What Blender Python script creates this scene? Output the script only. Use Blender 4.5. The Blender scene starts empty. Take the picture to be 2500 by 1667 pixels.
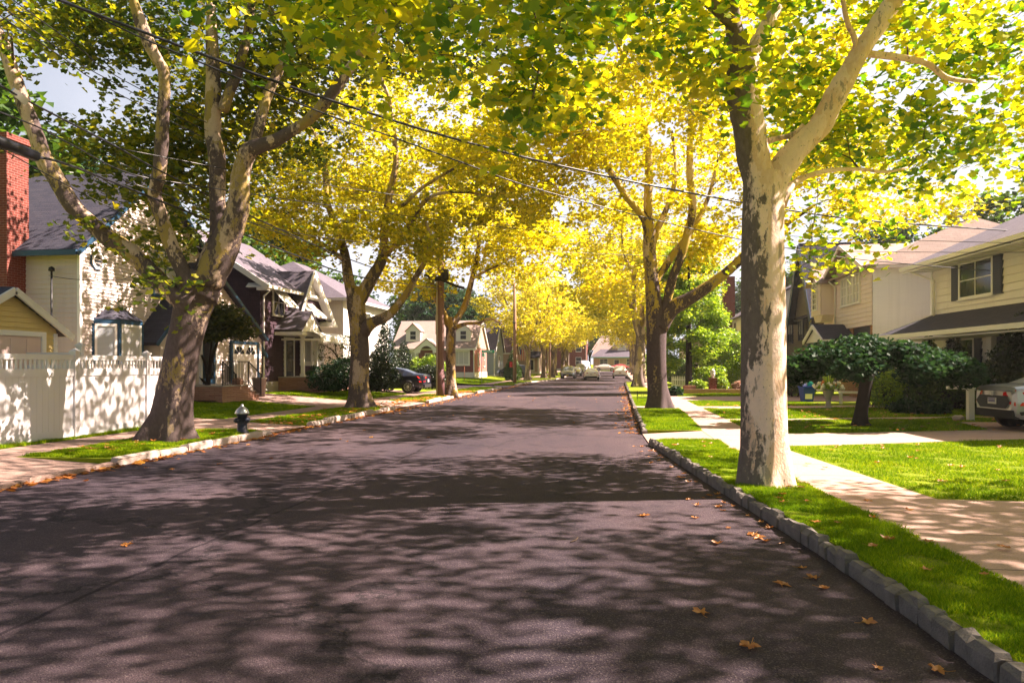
import bpy, bmesh, math, random
import numpy as np
from mathutils import Vector, Matrix
R = math.radians
random.seed(7)
scene = bpy.context.scene
COL = scene.collection
# ---------------------------------------------------------------- camera model (photo is 2500 x 1667)
F = 1736.0; HOR = 893.0; CH = 1.7; YAW = R(8.19)
CA, SA = math.cos(YAW), math.sin(YAW)
def cw(X, D):                       # camera-plane metres -> world x, y
    return (X*CA - D*SA, X*SA + D*CA)
def G(px, py, z=0.0):               # a point of the photograph on the level z
    D = F*(CH - z)/(py - HOR)
    x, y = cw((px-1250)/F*D, D)
    return Vector((x, y, z))
def P(px, py, D):                   # a point of the photograph at distance D
    x, y = cw((px-1250)/F*D, D)
    return Vector((x, y, CH + (HOR-py)/F*D))
cam = bpy.data.cameras.new('camera'); camo = bpy.data.objects.new('camera', cam); COL.objects.link(camo)
cam.sensor_width = 36; cam.lens = F/2500*36; cam.shift_y = (HOR-833.5)/2500
cam.clip_start = 0.1; cam.clip_end = 2000
camo.location = (0, 0, CH); camo.rotation_euler = (R(90), 0, YAW)
scene.camera = camo
# ---------------------------------------------------------------- light
SUN_EL = R(43); SUN_AZ = R(76)      # azimuth measured from +Y towards +X
sdir = Vector((math.sin(SUN_AZ)*math.cos(SUN_EL), math.cos(SUN_AZ)*math.cos(SUN_EL), math.sin(SUN_EL)))
sl = bpy.data.lights.new('sun', 'SUN'); sl.energy = 5.0; sl.angle = R(0.53); sl.color = (1.0, .80, .67)
so = bpy.data.objects.new('sun', sl); COL.objects.link(so)
so.rotation_euler = sdir.to_track_quat('Z', 'Y').to_euler()
w = bpy.data.worlds.new('World'); scene.world = w; w.use_nodes = True
nt = w.node_tree; nt.nodes.clear()
sky = nt.nodes.new('ShaderNodeTexSky'); sky.sky_type = 'NISHITA'; sky.sun_disc = False
sky.sun_elevation = SUN_EL; sky.sun_rotation = SUN_AZ; sky.air_density = 1.0; sky.dust_density = 3.0; sky.ozone_density = 1.0
bg = nt.nodes.new('ShaderNodeBackground'); bg.inputs[1].default_value = 0.027
wo = nt.nodes.new('ShaderNodeOutputWorld')
# thin bright cloud veil over most of the sky, clearest towards the upper left
tcw = nt.nodes.new('ShaderNodeTexCoord'); nz = nt.nodes.new('ShaderNodeTexNoise'); nz.inputs['Scale'].default_value = 2.2; nz.inputs['Detail'].default_value = 6
nt.links.new(tcw.outputs['Generated'], nz.inputs['Vector'])
dt = nt.nodes.new('ShaderNodeVectorMath'); dt.operation = 'DOT_PRODUCT'; nt.links.new(tcw.outputs['Generated'], dt.inputs[0]); dt.inputs[1].default_value = (.25, .22, -.95)
ad = nt.nodes.new('ShaderNodeMath'); ad.operation = 'MULTIPLY_ADD'; nt.links.new(dt.outputs['Value'], ad.inputs[0]); ad.inputs[1].default_value = .9; nt.links.new(nz.outputs['Fac'], ad.inputs[2])
cr = nt.nodes.new('ShaderNodeValToRGB'); cr.color_ramp.elements[0].position = .02; cr.color_ramp.elements[0].color = (.10, .10, .10, 1); cr.color_ramp.elements[1].position = .45
nt.links.new(ad.outputs[0], cr.inputs[0])
mxw = nt.nodes.new('ShaderNodeMix'); mxw.data_type = 'RGBA'; nt.links.new(cr.outputs[0], mxw.inputs[0]); nt.links.new(sky.outputs[0], mxw.inputs[6]); mxw.inputs[7].default_value = (8.5, 8.6, 9.6, 1)
nt.links.new(mxw.outputs[2], bg.inputs[0]); nt.links.new(bg.outputs[0], wo.inputs[0])
vs = scene.view_settings; vs.view_transform = 'Standard'; vs.look = 'None'; vs.exposure = 2.2; vs.gamma = 1; vs.use_curve_mapping = False
cy = scene.cycles
cy.max_bounces = 6; cy.diffuse_bounces = 3; cy.glossy_bounces = 2; cy.transmission_bounces = 3; cy.transparent_max_bounces = 4
cy.caustics_reflective = False; cy.caustics_refractive = False; cy.sample_clamp_indirect = 4
cy.use_denoising = True
# ---------------------------------------------------------------- object helpers
def tag(o, label=None, cat=None, group=None, kind=None):
    if label: o['label'] = label
    if cat: o['category'] = cat
    if group: o['group'] = group
    if kind: o['kind'] = kind
    return o
def empty(name, loc=(0, 0, 0), rz=0.0, label=None, cat=None, group=None):
    o = bpy.data.objects.new(name, None); COL.objects.link(o)
    o.location = loc; o.rotation_euler = (0, 0, rz); o.empty_display_size = .2
    return tag(o, label, cat, group)
def copy_tree(o, parent=None):
    c = o.copy(); COL.objects.link(c)
    if parent is not None: c.parent = parent
    for ch in list(o.children): copy_tree(ch, c)
    return c
I4 = Matrix.Identity(4)
def T(x=0, y=0, z=0, rz=0.0, rx=0.0, ry=0.0, s=1.0):
    return Matrix.Translation((x, y, z)) @ Matrix.Rotation(rz, 4, 'Z') @ Matrix.Rotation(ry, 4, 'Y') @ Matrix.Rotation(rx, 4, 'X') @ Matrix.Scale(s, 4)
class MB:
    def __init__(s): s.v = []; s.f = []; s.m = []; s.sm = []
    def add(s, vs, fs, M=None, mi=0, sm=False):
        n = len(s.v)
        if M is not None: vs = [M @ Vector(v) for v in vs]
        s.v += [tuple(v) for v in vs]
        s.f += [tuple(i+n for i in f) for f in fs]
        s.m += [mi]*len(fs); s.sm += [sm]*len(fs)
        return s
    def box(s, x0, x1, y0, y1, z0, z1, M=None, mi=0):
        v = [(x, y, z) for z in (z0, z1) for (x, y) in ((x0, y0), (x1, y0), (x1, y1), (x0, y1))]
        return s.add(v, [(3, 2, 1, 0), (4, 5, 6, 7), (0, 1, 5, 4), (1, 2, 6, 5), (2, 3, 7, 6), (3, 0, 4, 7)], M, mi)
    def quad(s, a, b, c, d, M=None, mi=0): return s.add([a, b, c, d], [(0, 1, 2, 3)], M, mi)
    def prism(s, poly, y0, y1, M=None, mi=0):      # polygon in x,z pushed along y
        n = len(poly); v = [(x, y0, z) for x, z in poly] + [(x, y1, z) for x, z in poly]
        f = [tuple(range(n)), tuple(range(2*n-1, n-1, -1))] + [(i, (i+1) % n, n+(i+1) % n, n+i) for i in range(n)]
        f = [f[0], f[1]] + [(a, d, c, b) for (a, b, c, d) in f[2:]]
        return s.add(v, f, M, mi)
    def slab(s, poly, z0, z1, M=None, mi=0):       # polygon in x,y pushed along z
        n = len(poly); v = [(x, y, z0) for x, y in poly] + [(x, y, z1) for x, y in poly]
        f = [tuple(range(n-1, -1, -1)), tuple(range(n, 2*n))] + [(i, (i+1) % n, n+(i+1) % n, n+i) for i in range(n)]
        return s.add(v, f, M, mi)
    def plate(s, a, b, c, d, t, M=None, mi=0):     # thick quad, pushed down along its normal
        a, b, c, d = map(Vector, (a, b, c, d)); n = (b-a).cross(d-a).normalized()*t
        v = [a, b, c, d, a-n, b-n, c-n, d-n]
        return s.add(v, [(0, 1, 2, 3), (7, 6, 5, 4), (0, 4, 5, 1), (1, 5, 6, 2), (2, 6, 7, 3), (3, 7, 4, 0)], M, mi)
    def bar(s, p, q, w, h=None, M=None, mi=0):     # square bar between two points
        h = h or w; p = Vector(p); q = Vector(q); d = (q-p).normalized()
        up = Vector((0, 0, 1)) if abs(d.z) < .95 else Vector((0, 1, 0))
        a = d.cross(up).normalized()*w/2; b = a.cross(d).normalized()*h/2
        v = [p-a-b, p+a-b, p+a+b, p-a+b, q-a-b, q+a-b, q+a+b, q-a+b]
        return s.add(v, [(0, 1, 2, 3), (7, 6, 5, 4), (0, 4, 5, 1), (1, 5, 6, 2), (2, 6, 7, 3), (3, 7, 4, 0)], M, mi)
    def tube(s, pts, rad, n=8, M=None, mi=0, cap=True, mod=None):
        pts = [Vector(p) for p in pts]
        if not hasattr(rad, '__len__'): rad = [rad]*len(pts)
        vs = []; fs = []
        t0 = (pts[1]-pts[0]).normalized()
        a = t0.cross(Vector((0, 1, 0)) if abs(t0.y) < .9 else Vector((1, 0, 0))).normalized()
        for i, p in enumerate(pts):
            t = (pts[min(i+1, len(pts)-1)] - pts[max(i-1, 0)]).normalized()
            a = (a - t*a.dot(t)).normalized(); b = t.cross(a)
            for k in range(n):
                th = 2*math.pi*k/n; r = rad[i]
                if mod: r *= mod(i, th)
                vs.append(p + (a*math.cos(th) + b*math.sin(th))*r)
        for i in range(len(pts)-1):
            for k in range(n):
                k2 = (k+1) % n
                fs.append((i*n+k, i*n+k2, (i+1)*n+k2, (i+1)*n+k))
        if cap: fs.append(tuple(range(n-1, -1, -1))); fs.append(tuple((len(pts)-1)*n+k for k in range(n)))
        return s.add(vs, fs, M, mi, True)
    def lathe(s, prof, n=16, M=None, mi=0, smooth=True):
        vs = [(r*math.cos(2*math.pi*k/n), r*math.sin(2*math.pi*k/n), z) for r, z in prof for k in range(n)]
        fs = [(i*n+k, i*n+(k+1) % n, (i+1)*n+(k+1) % n, (i+1)*n+k) for i in range(len(prof)-1) for k in range(n)]
        fs.append(tuple(range(n-1, -1, -1))); fs.append(tuple((len(prof)-1)*n+k for k in range(n)))
        return s.add(vs, fs, M, mi, smooth)
    def build(s, name, mats, parent=None, label=None, uv=True):
        if not isinstance(mats, (list, tuple)): mats = [mats]
        me = bpy.data.meshes.new(name)
        me.from_pydata(s.v, [], s.f)
        for m in mats: me.materials.append(m)
        me.polygons.foreach_set('material_index', s.m)
        me.polygons.foreach_set('use_smooth', s.sm)
        me.update()
        if uv: planar_uv(me)
        o = bpy.data.objects.new(name, me); COL.objects.link(o)
        if parent is not None: o.parent = parent
        if label: o['label'] = label
        return o
def planar_uv(me):
    uvl = me.uv_layers.new(name='UVMap')
    co = np.empty(len(me.vertices)*3, 'f'); me.vertices.foreach_get('co', co); co = co.reshape(-1, 3)
    nf = len(me.polygons)
    if not nf: return
    no = np.empty(nf*3, 'f'); me.polygons.foreach_get('normal', no); no = no.reshape(-1, 3)
    lt = np.empty(nf, 'i'); me.polygons.foreach_get('loop_total', lt)
    lv = np.empty(len(me.loops), 'i'); me.loops.foreach_get('vertex_index', lv)
    fi = np.repeat(np.arange(nf), lt)
    u = np.stack([-no[:, 1], no[:, 0], np.zeros(nf, 'f')], 1); L = np.linalg.norm(u, axis=1)
    flat = L < .05; u[flat] = (1, 0, 0); L[flat] = 1; u /= L[:, None]
    v = np.cross(no, u)
    p = co[lv]
    uv = np.stack([(p*u[fi]).sum(1), (p*v[fi]).sum(1)], 1).astype('f')
    uvl.data.foreach_set('uv', uv.ravel())
def np_mesh(name, verts, faces_idx, nper, mats, parent=None, smooth=False):   # uniform n-gons, fast
    me = bpy.data.meshes.new(name)
    verts = np.ascontiguousarray(verts, 'f'); nf = len(faces_idx)//nper
    me.vertices.add(len(verts)); me.vertices.foreach_set('co', verts.ravel())
    me.loops.add(len(faces_idx)); me.loops.foreach_set('vertex_index', np.ascontiguousarray(faces_idx, 'i'))
    me.polygons.add(nf); me.polygons.foreach_set('loop_start', np.arange(0, nf*nper, nper, dtype='i'))
    me.polygons.foreach_set('loop_total', np.full(nf, nper, 'i'))
    for m in (mats if isinstance(mats, (list, tuple)) else [mats]): me.materials.append(m)
    me.update(calc_edges=True); me.validate()
    o = bpy.data.objects.new(name, me); COL.objects.link(o)
    if parent is not None: o.parent = parent
    return o
# ---------------------------------------------------------------- materials
class NT:
    def __init__(s, name):
        s.m = bpy.data.materials.new(name); s.m.use_nodes = True; s.t = s.m.node_tree
        s.b = s.t.nodes['Principled BSDF']; s.out = s.t.nodes['Material Output']
    def n(s, typ, **kw):
        x = s.t.nodes.new(typ)
        for k, v in kw.items():
            if k[0] == 'i' and k[1:].isdigit(): x.inputs[int(k[1:])].default_value = v
            else: setattr(x, k, v)
        return x
    def l(s, a, b): s.t.links.new(a, b)
    def math(s, op, a, b=None, clamp=False):
        x = s.n('ShaderNodeMath', operation=op, use_clamp=clamp)
        for i, v in enumerate((a, b)):
            if v is None: continue
            if isinstance(v, (int, float)): x.inputs[i].default_value = v
            else: s.l(v, x.inputs[i])
        return x.outputs[0]
    def coord(s, kind='Object', scale=(1, 1, 1)):
        tc = s.n('ShaderNodeTexCoord'); mp = s.n('ShaderNodeMapping'); s.l(tc.outputs[kind], mp.inputs[0])
        mp.inputs['Scale'].default_value = scale
        return mp.outputs[0]
    def noise(s, vec, scale=5, detail=4, rough=.55, out='Fac'):
        x = s.n('ShaderNodeTexNoise'); x.inputs['Scale'].default_value = scale; x.inputs['Detail'].default_value = detail
        x.inputs['Roughness'].default_value = rough; s.l(vec, x.inputs['Vector']); return x.outputs[out]
    def ramp(s, fac, stops, interp='LINEAR'):
        x = s.n('ShaderNodeValToRGB'); x.color_ramp.interpolation = interp; e = x.color_ramp.elements
        while len(e) < len(stops): e.new(.5)
        for el, (p, c) in zip(e, stops):
            el.position = p; el.color = (c, c, c, 1) if isinstance(c, (int, float)) else (*c, 1)
        s.l(fac, x.inputs[0]); return x.outputs[0]
    def mix(s, fac, a, b, blend='MIX'):
        x = s.n('ShaderNodeMix', data_type='RGBA', blend_type=blend)
        for i, v in ((0, fac), (6, a), (7, b)):
            if isinstance(v, (int, float)): x.inputs[i].default_value = v
            elif isinstance(v, tuple): x.inputs[i].default_value = (*v, 1)
            else: s.l(v, x.inputs[i])
        return x.outputs[2]
    def bump(s, h, st=.4, dist=.02):
        x = s.n('ShaderNodeBump'); x.inputs['Strength'].default_value = st; x.inputs['Distance'].default_value = dist
        s.l(h, x.inputs['Height']); s.l(x.outputs[0], s.b.inputs['Normal'])
    def fin(s, col=None, rough=.6, spec=.4, metal=0):
        if col is not None:
            if isinstance(col, tuple): s.b.inputs['Base Color'].default_value = (*col, 1)
            else: s.l(col, s.b.inputs['Base Color'])
        s.b.inputs['Roughness'].default_value = rough; s.b.inputs['Specular IOR Level'].default_value = spec
        s.b.inputs['Metallic'].default_value = metal
        return s.m
def sc(c, k): return tuple(min(1, x*k) for x in c)
def plain(name, c, rough=.6, spec=.4, metal=0, var=.18, scale=3.0, bump=0.0):
    n = NT(name); v = n.coord()
    f = n.noise(v, scale, 5)
    col = n.mix(f, sc(c, 1-var), sc(c, 1+var))
    f2 = n.noise(v, scale*9, 3); col = n.mix(n.math('MULTIPLY', f2, .35), col, sc(c, 1-var*1.5))
    if bump: n.bump(f2, bump, .01)
    return n.fin(col, rough, spec, metal)
M = {}
M['white_trim'] = plain('white_trim', (.78, .76, .75), .45, var=.06)
M['white_vinyl'] = plain('white_vinyl', (.66, .635, .65), .35, var=.03, scale=1.2)
def siding(name, c, var=.08):
    n = NT(name); v = n.coord('UV', (.6, 6, 1)); v2 = n.coord('Object')
    f = n.noise(v2, .8, 4); g = n.noise(v, 2, 3)
    col = n.mix(f, sc(c, 1-var), sc(c, 1+var)); col = n.mix(n.math('MULTIPLY', g, .5), col, sc(c, 1-var))
    st = n.noise(n.coord('Object', (7, 7, .35)), 1, 4)          # rain streaks
    col = n.mix(n.ramp(st, [(.5, 0.0), (.8, .35)]), col, sc(c, .72))
    return n.fin(col, .5, .35)
M['white_siding'] = siding('white_siding', (.62, .53, .50))
M['cream_siding'] = siding('cream_siding', (.80, .75, .69))
M['shade_pink_siding'] = siding('shade_pink_siding', (.80, .67, .63))
M['pale_siding'] = siding('pale_siding', (.88, .84, .80))
M['yellow_siding'] = siding('yellow_siding', (.70, .54, .24))
M['blue_siding'] = siding('blue_siding', (.24, .30, .42))
M['dark_siding'] = siding('dark_siding', (.085, .065, .062))
M['tan_siding'] = siding('tan_siding', (.46, .34, .28))
def bricky(name, c1, c2, mortar, bw=.22, bh=.075, ms=.008, rough=.8, bump=.5, off=.5, big=.3):
    n = NT(name); v = n.coord('UV')
    b = n.n('ShaderNodeTexBrick', offset=off); n.l(v, b.inputs['Vector'])
    b.inputs['Color1'].default_value = (*c1, 1); b.inputs['Color2'].default_value = (*c2, 1); b.inputs['Mortar'].default_value = (*mortar, 1)
    b.inputs['Scale'].default_value = 1; b.inputs['Mortar Size'].default_value = ms; b.inputs['Mortar Smooth'].default_value = .3
    b.inputs['Bias'].default_value = -.1; b.inputs['Brick Width'].default_value = bw; b.inputs['Row Height'].default_value = bh
    f = n.noise(n.coord('Object'), 1.3, 5); g = n.noise(n.coord('Object'), 30, 3)
    col = n.mix(n.math('MULTIPLY', f, big*2), b.outputs[0], sc(c1, .55), 'MIX')
    col = n.mix(n.math('MULTIPLY', g, .25), col, sc(c2, 1.3))
    h = n.math('MULTIPLY', n.math('SUBTRACT', 1, b.outputs['Fac']), 1); h = n.math('ADD', h, n.math('MULTIPLY', g, .3))
    n.bump(h, bump, .012)
    return n.fin(col, rough, .25)
M['red_brick'] = bricky('red_brick', (.20, .042, .030), (.12, .026, .02), (.34, .22, .19))
M['cape_brick'] = bricky('cape_brick', (.27, .085, .085), (.20, .06, .065), (.25, .16, .15))
M['tan_brick'] = bricky('tan_brick', (.42, .22, .11), (.30, .13, .07), (.55, .42, .32), .22, .08)
M['slate_roof'] = bricky('slate_roof', (.040, .042, .065), (.065, .062, .085), (.015, .015, .022), .33, .14, .006, .85, .8)
M['grey_roof'] = bricky('grey_roof', (.115, .10, .13), (.165, .145, .175), (.05, .045, .055), .33, .14, .006, .85, .6)
M['pink_roof'] = bricky('pink_roof', (.36, .27, .24), (.43, .33, .29), (.20, .15, .13), .33, .14, .006, .85, .6)
M['brown_roof'] = bricky('brown_roof', (.16, .09, .085), (.21, .12, .11), (.07, .04, .04), .33, .14, .006, .85, .6)
M['shake'] = bricky('shake', (.048, .028, .042), (.075, .042, .058), (.012, .008, .012), .19, .24, .008, .8, 1.0)
M['stone_step'] = bricky('stone_step', (.40, .20, .15), (.55, .33, .25), (.20, .12, .10), .42, .07, .012, .85, 1.0)
M['paver'] = bricky('paver', (.33, .22, .20), (.42, .29, .26), (.17, .12, .11), .22, .11, .008, .85, .5)
M['red_paint'] = plain('red_paint', (.55, .02, .02), .4)
M['navy'] = plain('navy', (.018, .022, .045), .5, var=.2)
M['blue_trim'] = plain('blue_trim', (.018, .06, .12), .45, var=.12)
M['black_iron'] = plain('black_iron', (.02, .02, .024), .4, var=.2)
M['black_rubber'] = plain('black_rubber', (.015, .015, .017), .7, var=.2)
M['pink_door'] = plain('pink_door', (.66, .50, .47), .5, var=.05)
M['white_door'] = plain('white_door', (.78, .75, .73), .45, var=.04)
M['silver'] = plain('silver', (.55, .56, .58), .3, .6, .8, var=.06)
M['concrete_wall'] = plain('concrete_wall', (.42, .37, .35), .85, .2, var=.15, scale=2, bump=.2)
M['clay'] = plain('clay', (.45, .36, .32), .7, var=.15)
M['awning'] = plain('awning', (.74, .71, .66), .5, var=.08)
n = NT('glass'); n.b.inputs['IOR'].default_value = 1.5
fz = n.noise(n.coord('Object'), .9, 2)
M['glass'] = n.fin(n.mix(fz, (.010, .014, .022), (.04, .05, .065)), .08, .45)
n = NT('curtain'); wv = n.n('ShaderNodeTexWave', wave_type='BANDS', bands_direction='X'); n.l(n.coord('Object'), wv.inputs[0]); wv.inputs['Scale'].default_value = 9; wv.inputs['Distortion'].default_value = 2
M['curtain'] = n.fin(n.mix(wv.outputs[1], (.42, .41, .42), (.55, .54, .55)), .35, .7)
n = NT('blind'); wv = n.n('ShaderNodeTexWave', wave_type='BANDS', bands_direction='Z'); n.l(n.coord('Object'), wv.inputs[0]); wv.inputs['Scale'].default_value = 8
M['blind'] = n.fin(n.mix(wv.outputs[1], (.28, .32, .38), (.48, .50, .54)), .3, .7)
# bark of the plane trees: cream, olive and grey-brown flakes
def bark(name, dark=.5, xb=0.0, zb=0.0, pale=(.62, .47, .38), olive=(.36, .29, .12), dk=(.085, .065, .055), cover=.0, ob=0.0):
    n = NT(name)
    v = n.coord('Object', (3.2, 3.2, 1.25)); v2 = n.coord('Object', (6.5, 6.5, 3.6))
    w_ = n.noise(v2, 1.2, 5, .6, 'Color')
    wv = n.n('ShaderNodeVectorMath', operation='MULTIPLY_ADD'); n.l(w_, wv.inputs[0]); wv.inputs[1].default_value = (1.1,)*3; n.l(v, wv.inputs[2])
    vo = n.n('ShaderNodeTexVoronoi', feature='F1', distance='EUCLIDEAN'); n.l(wv.outputs[0], vo.inputs['Vector']); vo.inputs['Scale'].default_value = 1.15
    cell = n.n('ShaderNodeSeparateColor'); n.l(vo.outputs['Color'], cell.inputs[0])
    big = n.noise(v, .55, 3, .5)
    sep = n.n('ShaderNodeSeparateXYZ'); tc = n.n('ShaderNodeTexCoord'); n.l(tc.outputs['Object'], sep.inputs[0])
    f = n.math('ADD', n.math('MULTIPLY', cell.outputs[0], .35), n.math('MULTIPLY', big, .75))
    fine = n.noise(v2, 2.6, 5, .65); f = n.math('ADD', f, n.math('MULTIPLY', n.math('SUBTRACT', fine, .5), .55))
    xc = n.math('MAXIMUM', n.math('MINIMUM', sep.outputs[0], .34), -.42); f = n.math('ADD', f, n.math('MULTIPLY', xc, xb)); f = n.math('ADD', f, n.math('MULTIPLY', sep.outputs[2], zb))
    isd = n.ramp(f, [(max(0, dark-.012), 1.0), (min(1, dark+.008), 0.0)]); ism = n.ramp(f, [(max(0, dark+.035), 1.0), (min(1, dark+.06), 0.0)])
    oo = n.math('ADD', n.math('MULTIPLY', cell.outputs[1], .5), n.math('MULTIPLY', fine, .5))
    iso = n.ramp(n.math('ADD', oo, ob), [(.50, 0.0), (.60, 1.0)])
    pal = n.mix(fine, sc(pale, .80), sc(pale, 1.15))
    base = n.mix(iso, pal, olive); base = n.mix(n.math('MULTIPLY', ism, .75), base, n.mix(fine, sc(dk, 2.0), sc(pale, .62)))
    fl = n.noise(n.coord('Object', (5.5, 5.5, 1.9)), 1.1, 6, .68); base = n.mix(n.ramp(fl, [(.585, 0.0), (.605, .85)]), base, n.mix(fine, sc(dk, 1.5), sc(pale, .55)))
    col = n.mix(isd, base, n.mix(fine, sc(dk, .55), sc(dk, 1.9)))
    sp = n.noise(n.coord('Object', (1, 1, .6)), 28, 2); col = n.mix(n.ramp(sp, [(.66, 0.0), (.72, .6)]), col, (.10, .07, .05))
    h = n.math('ADD', n.math('MULTIPLY', isd, 1.0), n.math('MULTIPLY', n.noise(v2, 5, 5, .7), .8))
    n.bump(h, .7, .03)
    return n.fin(col, .8, .2)
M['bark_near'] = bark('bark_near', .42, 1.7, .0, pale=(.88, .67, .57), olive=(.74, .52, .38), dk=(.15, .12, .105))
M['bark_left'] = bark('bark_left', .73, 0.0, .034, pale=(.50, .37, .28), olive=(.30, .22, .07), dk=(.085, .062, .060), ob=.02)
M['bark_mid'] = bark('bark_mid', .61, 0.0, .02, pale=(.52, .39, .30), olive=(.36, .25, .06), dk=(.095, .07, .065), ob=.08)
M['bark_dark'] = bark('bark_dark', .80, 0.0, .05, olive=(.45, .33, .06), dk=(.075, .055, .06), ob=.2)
M['bark_far'] = bark('bark_far', .62, 0.0, .02, pale=(.48, .38, .30), dk=(.12, .09, .085))
M['bark_plain'] = plain('bark_plain', (.030, .024, .022), .85, .2, var=.4, scale=6, bump=.6)
M['twig'] = plain('twig', (.10, .07, .05), .85, .2, var=.3)
def leafmat(name, stops, trans=.5, tcol=None, gloss=.06, spread=0.0):
    n = NT(name); n.t.nodes.remove(n.b)
    geo = n.n('ShaderNodeNewGeometry')
    big = n.noise(n.coord('Object'), .45, 2)
    fac = n.math('ADD', n.math('MULTIPLY', geo.outputs['Random Per Island'], .62), n.math('MULTIPLY', n.math('SUBTRACT', big, .2), .62), True)
    col = n.ramp(fac, stops)
    d = n.n('ShaderNodeBsdfDiffuse'); n.l(col, d.inputs[0])
    t = n.n('ShaderNodeBsdfTranslucent')
    tc = n.n('ShaderNodeMix', data_type='RGBA', blend_type='MULTIPLY'); tc.inputs[0].default_value = 1; n.l(col, tc.inputs[6]); tc.inputs[7].default_value = (*(tcol or (2.2, 2.1, .8)), 1)
    n.l(tc.outputs[2], t.inputs[0])
    mx = n.n('ShaderNodeMixShader'); mx.inputs[0].default_value = trans; n.l(d.outputs[0], mx.inputs[1]); n.l(t.outputs[0], mx.inputs[2])
    g = n.n('ShaderNodeBsdfGlossy'); g.inputs['Roughness'].default_value = .45
    m2 = n.n('ShaderNodeMixShader'); m2.inputs[0].default_value = gloss; n.l(mx.outputs[0], m2.inputs[1]); n.l(g.outputs[0], m2.inputs[2])
    n.l(m2.outputs[0], n.out.inputs[0])
    return n.m
M['leaf_near'] = leafmat('leaf_near', [(0, (.03, .12, .008)), (.28, (.13, .29, .010)), (.50, (.46, .54, .010)), (.88, (.86, .72, .012)), (1, (.75, .28, .02))], .62, (1.15, 1.1, .6))
M['leaf_left'] = leafmat('leaf_left', [(0, (.03, .07, .010)), (.42, (.11, .17, .010)), (.72, (.38, .38, .012)), (.93, (.72, .56, .015)), (1, (.55, .22, .02))], .52, (1.15, 1.1, .6))
M['leaf_gold'] = leafmat('leaf_gold', [(0, (.16, .20, .01)), (.25, (.45, .47, .01)), (.6, (.76, .68, .012)), (1, (.92, .74, .02))], .62, (1.1, 1.05, .6))
M['leaf_far'] = leafmat('leaf_far', [(0, (.20, .22, .02)), (.4, (.58, .54, .02)), (1, (.90, .77, .04))], .6, (1.1, 1.05, .6))
M['leaf_olive'] = leafmat('leaf_olive', [(0, (.10, .16, .01)), (.30, (.34, .37, .01)), (.6, (.68, .62, .012)), (1, (.94, .76, .02))], .6, (1.1, 1.05, .6))
M['leaf_shade'] = leafmat('leaf_shade', [(0, (.02, .06, .008)), (.6, (.07, .13, .010)), (1, (.18, .20, .012))], .2, (1.1, 1.1, .7))  # dark, barely translucent leaves that keep the shade on the ground deep
M['leaf_green'] = leafmat('leaf_green', [(0, (.02, .05, .012)), (.6, (.05, .11, .015)), (1, (.12, .19, .02))], .4)
M['leaf_blue'] = leafmat('leaf_blue', [(0, (.008, .025, .016)), (.6, (.02, .055, .03)), (1, (.05, .10, .05))], .25, gloss=.012)
M['leaf_dark'] = leafmat('leaf_dark', [(0, (.006, .016, .009)), (.7, (.015, .035, .014)), (1, (.03, .06, .02))], .2)
M['leaf_lime'] = leafmat('leaf_lime', [(0, (.07, .17, .015)), (.5, (.26, .42, .02)), (1, (.55, .62, .03))], .5, (1.2, 1.15, .7))
M['leaf_bronze'] = leafmat('leaf_bronze', [(0, (.02, .03, .010)), (.55, (.05, .075, .012)), (.85, (.14, .12, .012)), (1, (.30, .15, .012))], .4)
M['leaf_pink'] = leafmat('leaf_pink', [(0, (.30, .22, .12)), (.5, (.55, .32, .25)), (1, (.7, .5, .4))], .3, (1.2, 1.1, 1))
M['leaf_fallen'] = leafmat('leaf_fallen', [(0, (.16, .05, .018)), (.45, (.42, .15, .03)), (.8, (.55, .27, .03)), (1, (.55, .30, .12))], .2, (1.5, 1.2, .8), .08)
M['flower_white'] = plain('flower_white', (.85, .80, .72), .6, var=.1)
M['flower_orange'] = plain('flower_orange', (.75, .25, .05), .6, var=.2)
# ---------------------------------------------------------------- ground
def zfar(y): return max(0.0, (y-100)*.013)
def zg(x, y):
    z = .12
    if x < -12: z += min(1, (-12-x)/4)*.30
    if x > 5: z += min(1, (x-5)/6)*.06
    return z + zfar(y)
BREAKX = (-16, -12, 5, 11)
def drape(name, poly, mat, off=0.0, zf=zg, kind='structure', skirt=0.0):
    bm = bmesh.new(); vs = [bm.verts.new((x, y, 0)) for x, y in poly]; f = bm.faces.new(vs)
    if f.normal.z < 0: f.normal_flip()
    bm.normal_update()
    if f.normal.z < 0: bmesh.ops.reverse_faces(bm, faces=[f])
    for bx in BREAKX: bmesh.ops.bisect_plane(bm, geom=bm.verts[:]+bm.edges[:]+bm.faces[:], plane_co=(bx, 0, 0), plane_no=(1, 0, 0))
    bmesh.ops.bisect_plane(bm, geom=bm.verts[:]+bm.edges[:]+bm.faces[:], plane_co=(0, 100, 0), plane_no=(0, 1, 0))
    for v in bm.verts: v.co.z = zf(v.co.x, v.co.y) + off
    if skirt:
        ed = [e for e in bm.edges if e.is_boundary]
        r = bmesh.ops.extrude_edge_only(bm, edges=ed)
        for v in r['geom']:
            if isinstance(v, bmesh.types.BMVert): v.co.z -= skirt
    me = bpy.data.meshes.new(name); bm.to_mesh(me); bm.free(); me.materials.append(mat); planar_uv(me)
    o = bpy.data.objects.new(name, me); COL.objects.link(o)
    if kind: o['kind'] = kind
    return o
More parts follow.
